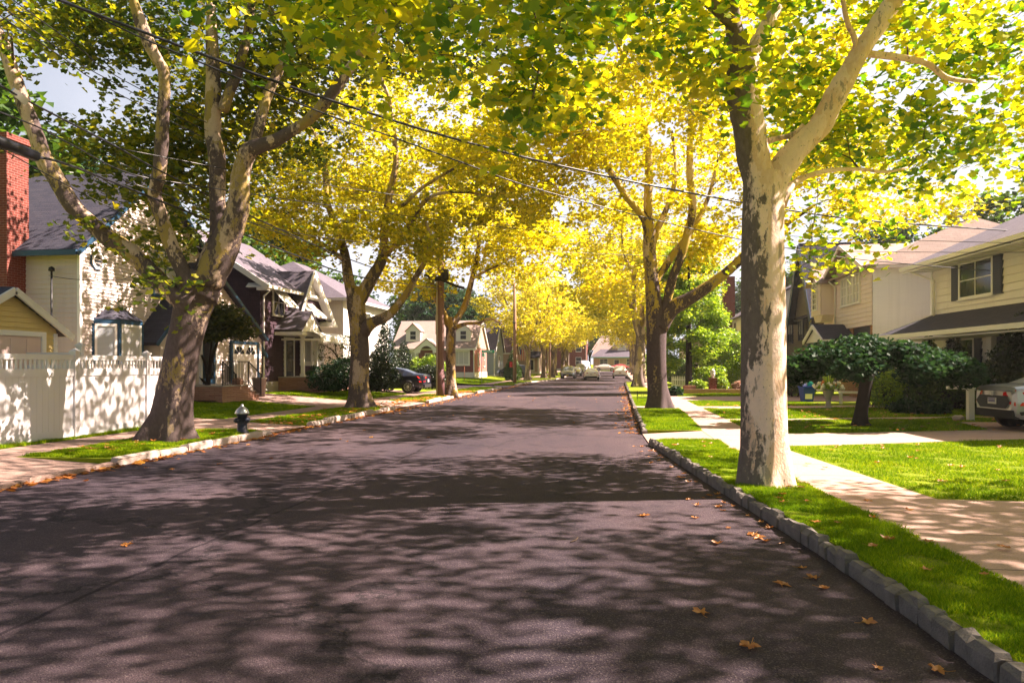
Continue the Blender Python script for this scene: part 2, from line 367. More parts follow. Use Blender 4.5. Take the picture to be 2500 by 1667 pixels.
# asphalt
n = NT('asphalt'); v = n.coord('Object')
big = n.ramp(n.noise(n.coord('Object', (1, .3, 1)), .32, 6, .62), [(.32, 0.0), (.66, 1.0)]); mid = n.noise(v, 3.2, 5); fine = n.noise(v, 95, 2, .7)
vo = n.n('ShaderNodeTexVoronoi'); n.l(v, vo.inputs['Vector']); vo.inputs['Scale'].default_value = 115
sp = n.n('ShaderNodeSeparateColor'); n.l(vo.outputs['Color'], sp.inputs[0])
col = n.mix(big, (.024, .019, .035), (.100, .067, .078))
col = n.mix(n.math('MULTIPLY', mid, .45), col, (.07, .06, .068))
col = n.mix(n.ramp(fine, [(.35, .8), (.5, 0.0)]), col, (.014, .014, .024))
col = n.mix(n.ramp(sp.outputs[0], [(.82, 0.0), (.97, .42)]), col, (.22, .18, .18))
ck = n.n('ShaderNodeTexVoronoi', feature='DISTANCE_TO_EDGE'); 
wn = n.n('ShaderNodeVectorMath', operation='MULTIPLY_ADD'); n.l(n.noise(v, 1.4, 5, .7, 'Color'), wn.inputs[0]); wn.inputs[1].default_value = (1.6,)*3; n.l(v, wn.inputs[2])
n.l(wn.outputs[0], ck.inputs['Vector']); ck.inputs['Scale'].default_value = .23
crk = n.ramp(ck.outputs[0], [(.0, 1.0), (.016, 0.0)]); col = n.mix(n.math('MULTIPLY', crk, .85), col, (.02, .018, .022))
sx = n.n('ShaderNodeSeparateXYZ'); n.l(v, sx.inputs[0]); jn = n.math('ABSOLUTE', n.math('ADD', n.math('ADD', sx.outputs[0], 3.7), n.math('MULTIPLY', n.noise(v, .8, 4), .35)))
col = n.mix(n.math('MULTIPLY', n.ramp(jn, [(.012, 1.0), (.03, 0.0)]), .7), col, (.012, .010, .014))
st_ = n.ramp(n.noise(v, .9, 4, .6), [(.60, 0.0), (.72, .55)]); col = n.mix(st_, col, (.018, .015, .022))
n.bump(n.math('ADD', n.math('ADD', fine, n.math('MULTIPLY', vo.outputs[0], .8)), n.math('MULTIPLY', mid, .5)), .9, .006)
M['asphalt'] = n.fin(col, .85, .12)
# concrete of the pavements
def concrete(name, a, b, joint=1.2, speck=.4):
    n = NT(name); v = n.coord('Object')
    f = n.noise(v, .9, 6, .6); g = n.noise(v, 60, 2, .7); m = n.noise(v, 7, 4)
    col = n.mix(f, a, b); col = n.mix(n.math('MULTIPLY', m, .35), col, sc(a, .7))
    col = n.mix(n.ramp(g, [(.36, speck), (.5, 0.0)]), col, sc(a, .42))
    br = n.n('ShaderNodeTexBrick', offset=0.0); n.l(n.coord('Object'), br.inputs['Vector']); br.inputs['Scale'].default_value = 1
    br.inputs['Brick Width'].default_value = 60; br.inputs['Row Height'].default_value = joint; br.inputs['Mortar Size'].default_value = .012
    col = n.mix(br.outputs['Fac'], col, sc(a, .35))
    n.bump(n.math('SUBTRACT', n.math('MULTIPLY', g, .5), br.outputs['Fac']), .6, .008)
    return n.fin(col, .8, .25)
M['concrete'] = concrete('concrete', (.44, .285, .245), (.55, .38, .325))
M['concrete_old'] = concrete('concrete_old', (.30, .20, .165), (.39, .27, .23), 1.5, .8)
M['granite'] = plain('granite', (.215, .19, .18), .85, .2, var=.6, scale=7, bump=1.0)
M['granite_pale'] = plain('granite_pale', (.44, .36, .32), .8, .3, var=.2, scale=5, bump=.6)
n = NT('turf'); v = n.coord('Object'); f = n.noise(v, .7, 6, .65); g = n.noise(n.coord('Object', (1, 1, 1)), 45, 3, .7)
col = n.mix(f, (.12, .20, .010), (.32, .37, .014)); col = n.mix(n.ramp(g, [(.35, .7), (.55, 0.0)]), col, (.09, .14, .008))
col = n.mix(n.ramp(n.noise(n.coord('Object'), .55, 5, .7), [(.56, 0.0), (.74, .55)]), col, (.22, .17, .05)); n.bump(g, 1.0, .03); M['turf'] = n.fin(col, .9, .1)
n = NT('soil'); f = n.noise(n.coord('Object'), 9, 5); M['soil'] = n.fin(n.mix(f, (.05, .028, .018), (.12, .07, .045)), .95, .1)

mb = MB(); mb.quad((-700, -400, -.3), (700, -400, -.3), (700, 900, -.3), (-700, 900, -.3))
o = mb.build('ground', M['turf']); o['kind'] = 'structure'
K = [(2.3, -14), (2.2, -2), (2.15, 1.5), (2.03, 4.15), (1.85, 6.56), (1.42, 9.86), (.75, 15.6)]
K2 = [(.69, 17.85), (.72, 27), (.9, 56), (1.0, 72)]
SL = [(3.2, -14), (3.05, 1), (2.85, 5.46), (2.54, 9.2), (2.15, 14.5), (2.12, 17.5), (2.35, 24), (2.3, 56), (2.3, 72)]
SR = [(6.6, -14), (4.75, 1), (3.78, 9.07), (3.25, 13.8), (3.3, 19.7), (3.25, 30), (3.4, 56), (3.4, 72)]
zr = lambda x, y: zfar(y)
road = [(-8.5, -14), (2.3, -14)] + K[1:] + K2 + [(1.0, 72), (20, 72), (20, 80), (1.9, 80), (1.9, 143), (60, 143), (60, 152), (-60, 152), (-60, 143), (-7.2, 143), (-7.2, 84), (-8.5, 72), (-8.5, 60.5), (-45, 60.5), (-45, 52.5), (-8.5, 52.5)]
drape('road', road, M['asphalt'], 0, zr)
# left pavement band
def slope_l(y0, y1, x0=-8.5, x1=-10.3, za=.025, zb=.12): return lambda x, y: za + (zb-za)*min(1, max(0, (x0-x)/(x0-x1))) + zfar(y)
for i, (a, b) in enumerate([(-14, 11), (16.4, 18.8), (26.5, 31.5), (38.5, 43)]):
    drape('driveway', [(-8.5, a), (-8.5, b), (-10.3, b), (-10.3, a)], M['concrete_old'] if i == 0 else M['concrete'], 0, slope_l(a, b))
VL = [(11, 16.4), (18.8, 26.5), (31.5, 38.5), (43, 52.5), (60.5, 72)]
for a, b in VL: drape('verge', [(-8.5, a), (-8.5, b), (-10.3, b), (-10.3, a)], M['turf'], 0, skirt=.2)
drape('verge', [(-8.5, 72), (-7.2, 84), (-7.2, 143), (-10.3, 143), (-10.3, 72)], M['turf'], 0)
for a, b in ((-14, 52.5), (60.5, 143)):
    drape('pavement', [(-10.3, a), (-10.3, b), (-11.5, b), (-11.5, a)], M['concrete'] if a > 0 else M['concrete_old'], 0.002)
    drape('lawn', [(-11.5, a), (-11.5, b), (-90, b), (-90, a)], M['turf'], 0)
drape('driveway', [(-11.5, 16.9), (-11.5, 19.6), (-17, 19.6), (-17, 16.9)], M['concrete'], .006)
drape('driveway', [(-11.5, 26.5), (-11.5, 31.0), (-15.6, 31.0), (-18, 31.0), (-18, 28.2), (-15.6, 26.9)], M['paver'], .006)
drape('driveway', [(-11.5, 38.7), (-11.5, 42.3), (-22, 42.3), (-22, 38.7)], M['concrete'], .006)
drape('driveway', [(-7.2, 92), (-7.2, 96), (-20, 96), (-20, 92)], M['concrete'], .008)
# right side
def at_y(pl, y):
    for (x0, y0), (x1, y1) in zip(pl, pl[1:]):
        if y0 <= y <= y1: return x0+(x1-x0)*(y-y0)/(y1-y0)
    return pl[-1][0]
def band(A, B, y0, y1, dx=0.0):
    a = [(q[0]+dx, q[1]) for q in [(at_y(A, y0), y0)] + [p for p in A if y0 < p[1] < y1] + [(at_y(A, y1), y1)]]
    b = [(at_y(B, y0), y0)] + [p for p in B if y0 < p[1] < y1] + [(at_y(B, y1), y1)]
    return a + b[::-1]
for a, b in ((-14, 15.55),): drape('verge', band(K, SL, a, b, .10), M['turf'], 0, skirt=.2)
for a, b in ((17.9, 27), (28.4, 36.5), (37.3, 72)): drape('verge', band(K2, SL, a, b, .10), M['turf'], 0, skirt=.2)
for a, b in ((27, 28.4), (36.5, 37.3)): drape('path', band(K2, SL, a, b), M['concrete'], 0.0)
def slope_r(x, y): return .02 + .10*min(1, max(0, (x-.75)/1.45))
drape('driveway', band(K + [(.69, 17.85)], SL, 15.6, 17.85), M['concrete'], 0, slope_r)
drape('pavement', band(SL, SR, -14, 72), M['concrete'], 0.002)
drape('lawn', band(SR, [(90, -14), (90, 72)], 9.05, 72), M['turf'], 0)
drape('lawn', band(SR, [(90, -14), (90, 72)], -14, 2), M['turf'], 0)
drape('driveway', band(SR, [(14, -14), (14, 72)], 2, 9.05), M['concrete'], 0.002)
drape('lawn', [(14, 2), (90, 2), (90, 9.05), (14, 9.05)], M['turf'], 0)
drape('lawn', [(3.4, 80), (90, 80), (90, 143), (3.4, 143)], M['turf'], 0)
drape('pavement', [(1.9, 80), (3.4, 80), (3.4, 143), (1.9, 143)], M['concrete'], .12, zr)
drape('lawn', [(-90, 152), (90, 152), (90, 260), (-90, 260)], M['turf'], 0)
drape('driveway', [(3.2, 14.6), (8.6, 16.4), (14, 17.0), (19, 17.6), (19, 21), (9.2, 20.9), (8.9, 18.5), (3.3, 17.15)], M['concrete'], .006)
drape('path', [(3.28, 21.2), (13, 22.9), (13, 23.5), (3.27, 21.8)], M['concrete'], .006)
drape('path', [(3.25, 27.1), (12, 28.2), (12, 29.3), (3.25, 28.5)], M['concrete'], .006)
drape('driveway', [(3.27, 33.2), (12, 32.4), (12, 38.5), (3.3, 37.5)], M['concrete'], .006)
# kerbs: rough granite blocks, each with its own size and tilt
def kerb(path, name, mat, bl=.27, w=.13, zt=.125, jit=1.0, seed=1):
    rnd = random.Random(seed); mb = MB(); p = [Vector((x, y, 0)) for x, y in path]
    seg = [(a, b) for a, b in zip(p, p[1:])]
    for a, b in seg:
        L = (b-a).length; d = (b-a)/L; nn = Vector((d.y, -d.x, 0)); s = 0
        while s < L:
            l = min(bl*rnd.uniform(.75, 1.25), L-s+.01)
            h = zt + rnd.uniform(-.022, .026)*jit; ww = w*rnd.uniform(.85, 1.15); o = rnd.uniform(-.012, .012)*jit
            z0 = zfar((a+d*s).y)
            c = []
            for (t, u, z) in ((.012, 0, -.1), (l-.012, 0, -.1), (l-.012, ww, -.1), (.012, ww, -.1),
                              (.012, 0, h*.72), (l-.012, 0, h*.74), (l-.012, ww, h*.7), (.012, ww, h*.7),
                              (.035, .03, h), (l-.035, .03, h), (l-.035, ww-.02, h), (.035, ww-.02, h)):
                q = a + d*(s+t) + nn*(u+o) + Vector((0, 0, z+z0))
                if z > 0: q += Vector((rnd.uniform(-1, 1), rnd.uniform(-1, 1), rnd.uniform(-1, 1)))*.015*jit
                c.append(q)
            f = [(0, 1, 5, 4), (1, 2, 6, 5), (2, 3, 7, 6), (3, 0, 4, 7), (4, 5, 9, 8), (5, 6, 10, 9), (6, 7, 11, 10), (7, 4, 8, 11), (8, 9, 10, 11)]
            mb.add(c, f); s += l
    # bedding between blocks
    for a, b in seg:
        d = (b-a).normalized(); nn = Vector((d.y, -d.x, 0)); z0 = zfar(a.y); z1 = zfar(b.y); e = Vector((0, 0, 1))
        A = a+nn*.02+e*z0; B = b+nn*.02+e*z1; C = b+nn*(w-.02)+e*z1; D_ = a+nn*(w-.02)+e*z0; t = e*(zt-.045)
        mb.add([A, B, C, D_, A+t, B+t, C+t, D_+t], [(0, 1, 5, 4), (1, 2, 6, 5), (2, 3, 7, 6), (3, 0, 4, 7), (4, 5, 6, 7)])
    o = mb.build(name, mat); o['kind'] = 'structure'; return o
kerb(K, 'kerb', M['granite'], .22, .115, .135, .9, 3)
kerb(K2, 'kerb', M['granite'], .28, .14, .13, .8, 4)
kerb([(1.9, 80), (1.9, 143)], 'kerb', M['granite'], 1.2, .15, .13, .6, 5)
for i, (a, b) in enumerate(VL): kerb([(-8.5, b), (-8.5, a)][::-1], 'kerb', M['granite_pale'], 1.1, .16, .135, 1.3, 10+i)
kerb([(-8.5, 72), (-7.2, 84), (-7.2, 143)], 'kerb', M['granite_pale'], 1.4, .16, .13, .6, 20)
kerb([(-8.5, -4), (-8.5, 11)], 'kerb', M['concrete_old'], 2.0, .16, .06, .5, 21)
# ---------------------------------------------------------------- house kit (local: x right, y into the house, z up)
def xr(poly, z):
    xs = []
    for (x0, z0), (x1, z1) in zip(poly, poly[1:]+poly[:1]):
        if (z0-z)*(z1-z) <= 0 and z0 != z1: xs.append(x0+(x1-x0)*(z-z0)/(z1-z0))
        elif z0 == z == z1: xs += [x0, x1]
    return (min(xs), max(xs)) if xs else None
def lapwall(mb, poly, M_, step=.12, mi=0, out=.034):
    z0 = min(p[1] for p in poly); z1 = max(p[1] for p in poly)
    brk = sorted({round(p[1], 4) for p in poly}); z = z0
    while z < z1-1e-4:
        zt = min(z+step, z1)
        for b in brk:
            if z+1e-3 < b < zt: zt = b; break
        a = xr(poly, z+1e-4); c = xr(poly, zt-1e-4)
        if a and c:
            mb.add([(a[0], -out, z), (a[1], -out, z), (c[1], -.003, zt), (c[0], -.003, zt), (a[0], 0.004, z), (a[1], .004, z)],
                   [(0, 1, 2, 3), (4, 5, 1, 0)], M_, mi)
        z = zt
def flatwall(mb, poly, M_, mi=0, t=.05):
    mb.prism(poly, 0.0, t, M_, mi)
def window(par, M_, x, z, w, h, frame='white_trim', glass='glass', cols=1, rows=2, fw=.07, shut=None, sill=True, arch=False, name='window', label=None, proud=.05):
    M_ = M_ @ T(0, -.042, 0)
    mb = MB()
    for a, b, c, d in ((x-fw, x, z-fw, z+h+fw), (x+w, x+w+fw, z-fw, z+h+fw)): mb.box(a, b, -proud, .045, c, d, M_)
    mb.box(x, x+w, -proud, .045, z-fw, z, M_)
    if not arch: mb.box(x, x+w, -proud, .045, z+h, z+h+fw, M_)
    bt = .018 if cols*rows > 2 else .028
    for i in range(1, cols):
        c = x+w*i/cols; mb.box(c-bt, c+bt, -proud*.8, .045, z, z+h, M_)
    for j in range(1, rows):
        c = z+h*j/rows; mb.box(x, x+w, -proud*.75, .045, c-bt, c+bt, M_)
    if sill: mb.box(x-fw-.03, x+w+fw+.03, -proud-.04, .045, z-fw-.035, z-fw, M_)
    pane = MB(); pane.box(x, x+w, -.016, -.006, z, z+h, M_)
    if arch:
        cx, r = x+w/2, w/2; N = 12; zt = z+h
        ang = [math.pi*k/N for k in range(N+1)]
        for a0, a1 in zip(ang, ang[1:]):
            q = [(cx+math.cos(a0)*rr, zt+math.sin(a0)*rr) for rr in (r, r+fw)] + [(cx+math.cos(a1)*rr, zt+math.sin(a1)*rr) for rr in (r+fw, r)]
            mb.prism(q, -proud, .045, M_)
        pane.prism([(cx+math.cos(a)*r, zt+math.sin(a)*r) for a in ang], -.016, -.006, M_)
        mb.box(x, x+w, -proud*.8, .045, zt-.02, zt+.02, M_)
        for a in (45, 90, 135):
            mb.bar(M_ @ Vector((cx, -proud*.5, zt)), M_ @ Vector((cx+math.cos(R(a))*r, -proud*.5, zt+math.sin(R(a))*r)), .025)
    o = mb.build(name, M[frame], par, label)
    p = pane.build('pane', M[glass], o)
    if shut:
        sw = w*.32 if cols == 1 else w*.24
        for s0 in (x-fw-sw-.02, x+w+fw+.02):
            m2 = MB(); m2.box(s0, s0+sw, -.045, .045, z-fw, z+h+fw, M_)
            k = z
            while k < z+h:
                m2.box(s0+.04, s0+sw-.04, -.058, -.04, k, k+.045, M_); k += .08
            m2.build('shutter', M[shut], par)
    return o
def door(par, M_, x, z, w, h, mat='white_door', frame='white_trim', glass=None, name='door', panels=3):
    M_ = M_ @ T(0, -.042, 0)
    fr = MB()
    fr.box(x-.1, x, -.06, .045, z, z+h+.1, M_); fr.box(x+w, x+w+.1, -.06, .045, z, z+h+.1, M_); fr.box(x, x+w, -.06, .045, z+h, z+h+.1, M_)
    fr.build('door_frame', M[frame], par)
    mb = MB(); mb.box(x, x+w, -.03, -.005, z, z+h, M_)
    for i in range(panels):
        a = z+h*(i+.12)/panels; b = z+h*(i+.88)/panels
        for c0, c1 in ((x+.1, x+w/2-.05), (x+w/2+.05, x+w-.1)): mb.box(c0, c1, -.045, -.03, a, b, M_)
    d = mb.build(name, M[mat], par)
    if glass:
        g = MB(); g.box(x+.12, x+w-.12, -.055, -.046, z+h*.12, z+h*.92, M_); g.build('pane', M[glass], d)
    k = MB(); k.lathe([(.001, 0), (.03, .01), (.03, .04), (.001, .05)], 8, M_ @ T(x+w-.08, -.03, z+h*.45, rx=R(90))); k.build('handle', M['silver'], d)
    return d
def garage_door(par, M_, x, z, w, h, mat='white_door', frame='white_trim', fans=True, trim=None):
    M_ = M_ @ T(0, -.042, 0)
    fr = MB(); fr.box(x-.12, x, -.08, .045, z, z+h+.12, M_); fr.box(x+w, x+w+.12, -.08, .045, z, z+h+.12, M_); fr.box(x, x+w, -.08, .045, z+h, z+h+.12, M_)
    fr.build('door_frame', M[trim or frame], par)
    mb = MB(); n4 = 4
    for i in range(n4):
        a = z+h*i/n4; b = z+h*(i+1)/n4
        mb.box(x, x+w, -.035, -.005, a+.008, b-.008, M_); mb.box(x, x+w, -.025, -.004, b-.008, b+.008, M_)
        if not (fans and i == n4-1):
            for k in range(4): mb.box(x+w*(k+.08)/4, x+w*(k+.92)/4, -.047, -.035, a+.07, b-.07, M_)
    d = mb.build('garage_door', M[mat], par)
    if fans:
        for s in (0, 1):
            g = MB(); cx = x+w*(.27+.46*s); cz = z+h*.80; r = w*.19
            for k in range(4):
                a0 = math.pi*(k+.12)/4; a1 = math.pi*(k+.88)/4
                g.prism([(cx+math.cos(a0)*r*.25, cz+math.sin(a0)*r*.25), (cx+math.cos(a0)*r, cz+math.sin(a0)*r*.85), (cx+math.cos((a0+a1)/2)*r*1.02, cz+math.sin((a0+a1)/2)*r*.87), (cx+math.cos(a1)*r, cz+math.sin(a1)*r*.85), (cx+math.cos(a1)*r*.25, cz+math.sin(a1)*r*.25)][::-1], -.046, -.034, M_)
            g.build('fan_window', M['glass'], d)
    return d
def gutter_roof(par, planes, mat, fascia='white_trim', t=.14, name='roof'):
    mb = MB()
    for (a, b, c, d) in planes: mb.plate(a, b, c, d, t)
    o = mb.build(name, M[mat], par)
    return o
def pipe(par, pts, mat='white_trim', r=.045, name='downpipe'):
    mb = MB(); mb.tube(pts, r, 8); return mb.build(name, M[mat], par)
SIDE_L = lambda x=0.0: T(x, 0, 0, rz=R(-90))       # near side wall of a left-hand house: element x -> -y
SIDE_R = lambda x=0.0: T(x, 0, 0, rz=R(90))        # near side wall of a right-hand house: element x -> +y
def steps(par, x0, x1, y0, y1, z0, z1, n, dirx=None, mat='stone_step', cap='concrete_wall', name='step'):
    """flight descending towards -y (dirx None) or +x"""
    for i in range(n):
        h = z0+(z1-z0)*(n-i)/(n+1)
        m2 = MB()
        if dirx: a = x0+(x1-x0)*i/n; b = x0+(x1-x0)*(i+1)/n; m2.box(a+.002*i, b, y0, y1, z0-.3, h-.04); m2.box(a, b+.03, y0-.03, y1+.03, h-.04, h, mi=1)
        else: a = y1-(y1-y0)*(i+1)/n; b = y1-(y1-y0)*i/n; m2.box(x0, x1, a, b, z0-.3, h-.04); m2.box(x0-.03, x1+.03, a-.03, b, h-.04, h, mi=1)
        m2.build(name, [M[mat], M[cap]], par)
def railing(par, pts, h=.9, sp=.11, mat='black_iron', drop=True):
    mb = MB(); pts = [Vector(p) for p in pts]
    for a, b in zip(pts, pts[1:]):
        U = Vector((0, 0, h)); mb.bar(a+U, b+U, .035); mb.bar(a+Vector((0, 0, .1)), b+Vector((0, 0, .1)), .02)
        n_ = max(1, int((b-a).length/sp))
        for k in range(n_+1):
            q = a+(b-a)*k/n_; mb.bar(q, q+U, .016 if 0 < k < n_ else .035)
    return mb.build('railing', M[mat], par)

# ======================= white house with brick chimney (left)
h1 = empty('house', (-16.4, 19.9, 0), R(90), 'white sided gable house with octagonal window, blue bay window and tall brick chimney', 'house')
mb = MB(); G1 = [(0, .2), (11.0, .2), (11.0, 2.45), (3.6, 8.55), (0, 5.6)]
lapwall(mb, G1, I4, .115); lapwall(mb, [(-9, .2), (0, .2), (0, 5.45), (-9, 5.45)], SIDE_L(), .15)
mb.box(-.05, .05, -.05, .05, .2, 5.5, mi=1)
mb.box(.03, 10.97, .05, 9, .2, 2.4); mb.prism([(.03, .2), (10.9, .2), (10.9, 2.4), (3.6, 8.4), (.03, 5.5)], .05, 9)
mb.build('wall', [M['white_siding'], M['white_trim']], h1)
k = (8.62-5.62)/3.6
gutter_roof(h1, [((-.45, -.3, 5.25), (-.45, 9.2, 5.25), (3.6, 9.2, 8.70), (3.6, -.3, 8.70)), ((3.6, -.3, 8.70), (3.6, 9.2, 8.70), (11.4, 9.2, 2.25), (11.4, -.3, 2.25))][0:1] and
            [((-.45, 9.2, 5.25), (-.45, -.3, 5.25), (3.6, -.3, 8.70), (3.6, 9.2, 8.70)), ((11.4, -.3, 2.25), (11.4, 9.2, 2.25), (3.6, 9.2, 8.70), (3.6, -.3, 8.70))], 'slate_roof')
mb = MB(); mb.bar((-.47, -.33, 5.10), (3.6, -.33, 8.56), .05, .14); mb.bar((3.6, -.33, 8.56), (11.4, -.33, 2.12), .05, .14)
mb.box(-.53, -.45, -.3, 9.2, 5.06, 5.22); mb.build('fascia', M['blue_trim'], h1)
mb = MB(); mb.box(-.72, .1, 1.85, 3.7, .2, 6.9); mb.box(-.72, .1, 1.86, 3.3, 6.9, 8.75); mb.box(-.78, .16, 1.8, 3.36, 8.6, 8.78); mb.build('chimney', M['red_brick'], h1)
# octagonal window
def octagon(par, cx, cz, r):
    fr = MB(); g = MB(); a = [R(22.5+45*i) for i in range(8)]
    g.prism([(cx+math.cos(t)*r*.92, cz+math.sin(t)*r*.92) for t in a], -.03, -.01)
    for t0, t1 in zip(a, a[1:]+a[:1]): fr.prism([(cx+math.cos(t)*q, cz+math.sin(t)*q) for t, q in ((t0, r*.8), (t0, r*1.15), (t1, r*1.15), (t1, r*.8))], -.08, 0)
    for t0, t1 in zip(a, a[1:]+a[:1]): fr.prism([(cx+math.cos(t)*q, cz+math.sin(t)*q) for t, q in ((t0, r*1.15), (t0, r*1.28), (t1, r*1.28), (t1, r*1.15))], -.06, 0, None, 1)
    o = fr.build('octagonal_window', [M['white_trim'], M['blue_trim']], par); g.build('pane', M['glass'], o)
octagon(h1, .72, 5.05, .25)
# bay window
bay = MB(); bx0, bx1, bp = .55, 2.65, .55; s_ = .5
bp_ = [(bx0, 0), (bx0+s_, -bp), (bx1-s_, -bp), (bx1, 0)]
bay.slab(bp_, 1.2, 1.75); bay.slab([(x, y*1.08) for x, y in bp_], 3.05, 3.2, None, 1)
for (x, y) in bp_: bay.box(x-.05, x+.05, y-.05, y+.05, 1.75, 3.05, None, 1)
bw = bay.build('bay_window', [M['white_siding'], M['blue_trim']], h1)
for (a, b), gl in zip(zip(bp_, bp_[1:]), ('blind', 'curtain', 'blind')):
    L = math.hypot(b[0]-a[0], b[1]-a[1]); Mx = T(a[0], a[1], 0, rz=math.atan2(b[1]-a[1], b[0]-a[0]))
    m2 = MB(); 
    for q in ((.06, .13, 1.75, 3.05), (L-.13, L-.06, 1.75, 3.05), (.13, L-.13, 1.75, 1.83), (.13, L-.13, 2.97, 3.05)): m2.box(q[0], q[1], -.05, 0, q[2], q[3], Mx)
    m2.build('frame', M['white_trim'], bw)
    m2 = MB(); m2.box(.12, L-.12, -.02, -.01, 1.8, 3.0, Mx); m2.build('pane', M[gl], bw)
m2 = MB(); e = [(x, y*1.15, 3.2) for x, y in bp_]; r1 = (bx0+.6, 0, 3.62); r2 = (bx1-.6, 0, 3.62)
m2.add([*e, r1, r2], [(0, 1, 4), (1, 2, 5, 4), (2, 3, 5)]); m2.build('bay_roof', M['slate_roof'], h1)
window(h1, I4, 3.5, 4.3, 1.3, 1.0, 'blue_trim', 'curtain', 2, 1, arch=True)
# low wing with garage door
WY = -.8; Mw = T(0, WY, 0)
mb = MB(); GW = [(2.75, .2), (9.9, .2), (9.9, 2.85), (5.7, 5.5), (2.75, 2.85)]
lapwall(mb, GW, Mw, .13); mb.prism([(2.8, .2), (9.85, .2), (9.85, 2.8), (5.7, 5.4), (2.8, 2.8)], WY+.02, 1)
mb.build('wing_wall', M['white_siding'], h1)
gutter_roof(h1, [((2.3, 1, 2.5), (2.3, WY-.2, 2.5), (5.7, WY-.2, 5.72), (5.7, 1, 5.72)), ((10.1, WY-.2, 2.92), (10.1, 1, 2.92), (5.7, 1, 5.72), (5.7, WY-.2, 5.72))], 'slate_roof', name='wing_roof')
mb = MB(); mb.bar((2.3, WY-.23, 2.42), (5.7, WY-.23, 5.6), .05, .12); mb.bar((5.7, WY-.23, 5.6), (10.1, WY-.23, 2.85), .05, .12); mb.build('wing_fascia', M['blue_trim'], h1)
garage_door(h1, Mw, 7.35, .42, 2.05, 2.2, trim='blue_trim')
door(h1, Mw, 5.2, 1.0, .9, 1.75, 'blue_trim', glass='glass')
mb = MB(); mb.box(4.7, 6.6, -2.0, WY-.03, .2, .92); mb.box(4.66, 6.64, -2.04, WY-.03, .92, .97, mi=1); mb.build('stoop', [M['stone_step'], M['concrete_wall']], h1)
steps(h1, 6.65, 7.6, -1.9, WY-.1, .42, 1.0, 3, dirx=1)
railing(h1, [(4.7, -2.0, .97), (6.6, -2.0, .97), (7.6, -2.0, .45)]); railing(h1, [(6.6, WY-.1, .97), (7.6, WY-.1, .45)])
# service mast for the power line
mb = MB(); mb.tube([(-.25, .75, 1.5), (-.25, .75, 4.6)], .03, 6); mb.lathe([(.03, 0), (.09, .02), (.08, .12), (.01, .16)], 8, T(-.25, .75, 4.6)); mb.build('service_mast', M['black_iron'], h1)

# ======================= yellow garage
h2 = empty('garage', (-13.85, 13.1, 0), R(90), 'small yellow sided garage with pink door, at the left edge behind the white fence', 'garage')
Wg = 2.9; mb = MB(); lapwall(mb, [(0, .2), (Wg, .2), (Wg, 2.6), (Wg/2, 3.42), (0, 2.6)], I4, .12); mb.box(.02, Wg-.02, .02, 3, .2, 2.55); mb.prism([(0, .2), (Wg, .2), (Wg, 2.55), (Wg/2, 3.38), (0, 2.55)], .02, 3)
lapwall(mb, [(-3, .2), (0, .2), (0, 2.6), (-3, 2.6)], SIDE_L(), .12); mb.build('wall', M['yellow_siding'], h2)
gutter_roof(h2, [((Wg+.3, -.2, 2.5), (Wg+.3, 3.2, 2.5), (Wg/2, 3.2, 3.52), (Wg/2, -.2, 3.52)), ((-.3, 3.2, 2.5), (-.3, -.2, 2.5), (Wg/2, -.2, 3.52), (Wg/2, 3.2, 3.52))], 'slate_roof', t=.07)
m2 = MB(); m2.bar((Wg+.32, -.23, 2.4), (Wg/2, -.23, 3.43), .05, .16); m2.bar((Wg/2, -.23, 3.43), (-.32, -.23, 2.4), .05, .16); m2.box(Wg-.1, Wg+.02, -.04, .0, .2, 2.5); m2.build('fascia', M['white_trim'], h2)
garage_door(h2, I4, .5, .2, 1.85, 2.2, 'pink_door', fans=False)

# ======================= purple shingle house
h3 = empty('house', (-17.0, 32.4, 0), R(90), 'dark purple shingled house with steep white gable and striped metal awnings', 'house')
mb = MB(); lapwall(mb, [(0, .9), (7.0, .9), (7.0, 5.85), (0, 5.85)], I4, .24, 0, .03)
lapwall(mb, [(-9, .9), (0, .9), (0, 5.9), (-4.5, 8.75), (-9, 5.9)], SIDE_L(), .24, 0, .03)
mb.prism([(.03, .9), (6.97, .9), (6.97, 5.8), (.03, 5.8)], .03, 8.9); mb.add([(.04, 0, 5.8), (.04, 9, 5.8), (.04, 4.5, 8.6), (6.96, 0, 5.8), (6.96, 9, 5.8), (6.96, 4.5, 8.6)], [(0, 1, 2), (3, 4, 5)])
mb.build('wall', M['shake'], h3)
mb = MB(); mb.box(-.04, 7.04, -.04, 9, .1, .92); mb.build('foundation', M['concrete_wall'], h3)
gutter_roof(h3, [((-.25, -.45, 5.62), (7.3, -.45, 5.62), (7.3, 4.5, 8.85), (-.25, 4.5, 8.85)), ((7.3, 9.4, 5.62), (-.25, 9.4, 5.62), (-.25, 4.5, 8.85), (7.3, 4.5, 8.85))], 'grey_roof')
mb = MB(); mb.bar((-.3, -.5, 5.5), (-.3, 4.5, 8.72), .06, .26); mb.bar((-.3, 9.4, 5.5), (-.3, 4.5, 8.72), .06, .26)
mb.box(-.3, 7.3, -.58, -.45, 5.45, 5.6); mb.prism([(-.3, 5.5), (.0, 5.5), (.0, 5.75)], -.5, .6); mb.box(-.28, .02, -.5, .05, 5.35, 5.52); mb.build('gutter', M['white_trim'], h3)
pipe(h3, [(.3, -.5, 5.5), (.12, -.12, 5.1), (.12, -.12, .6), (.12, -.3, .5)])
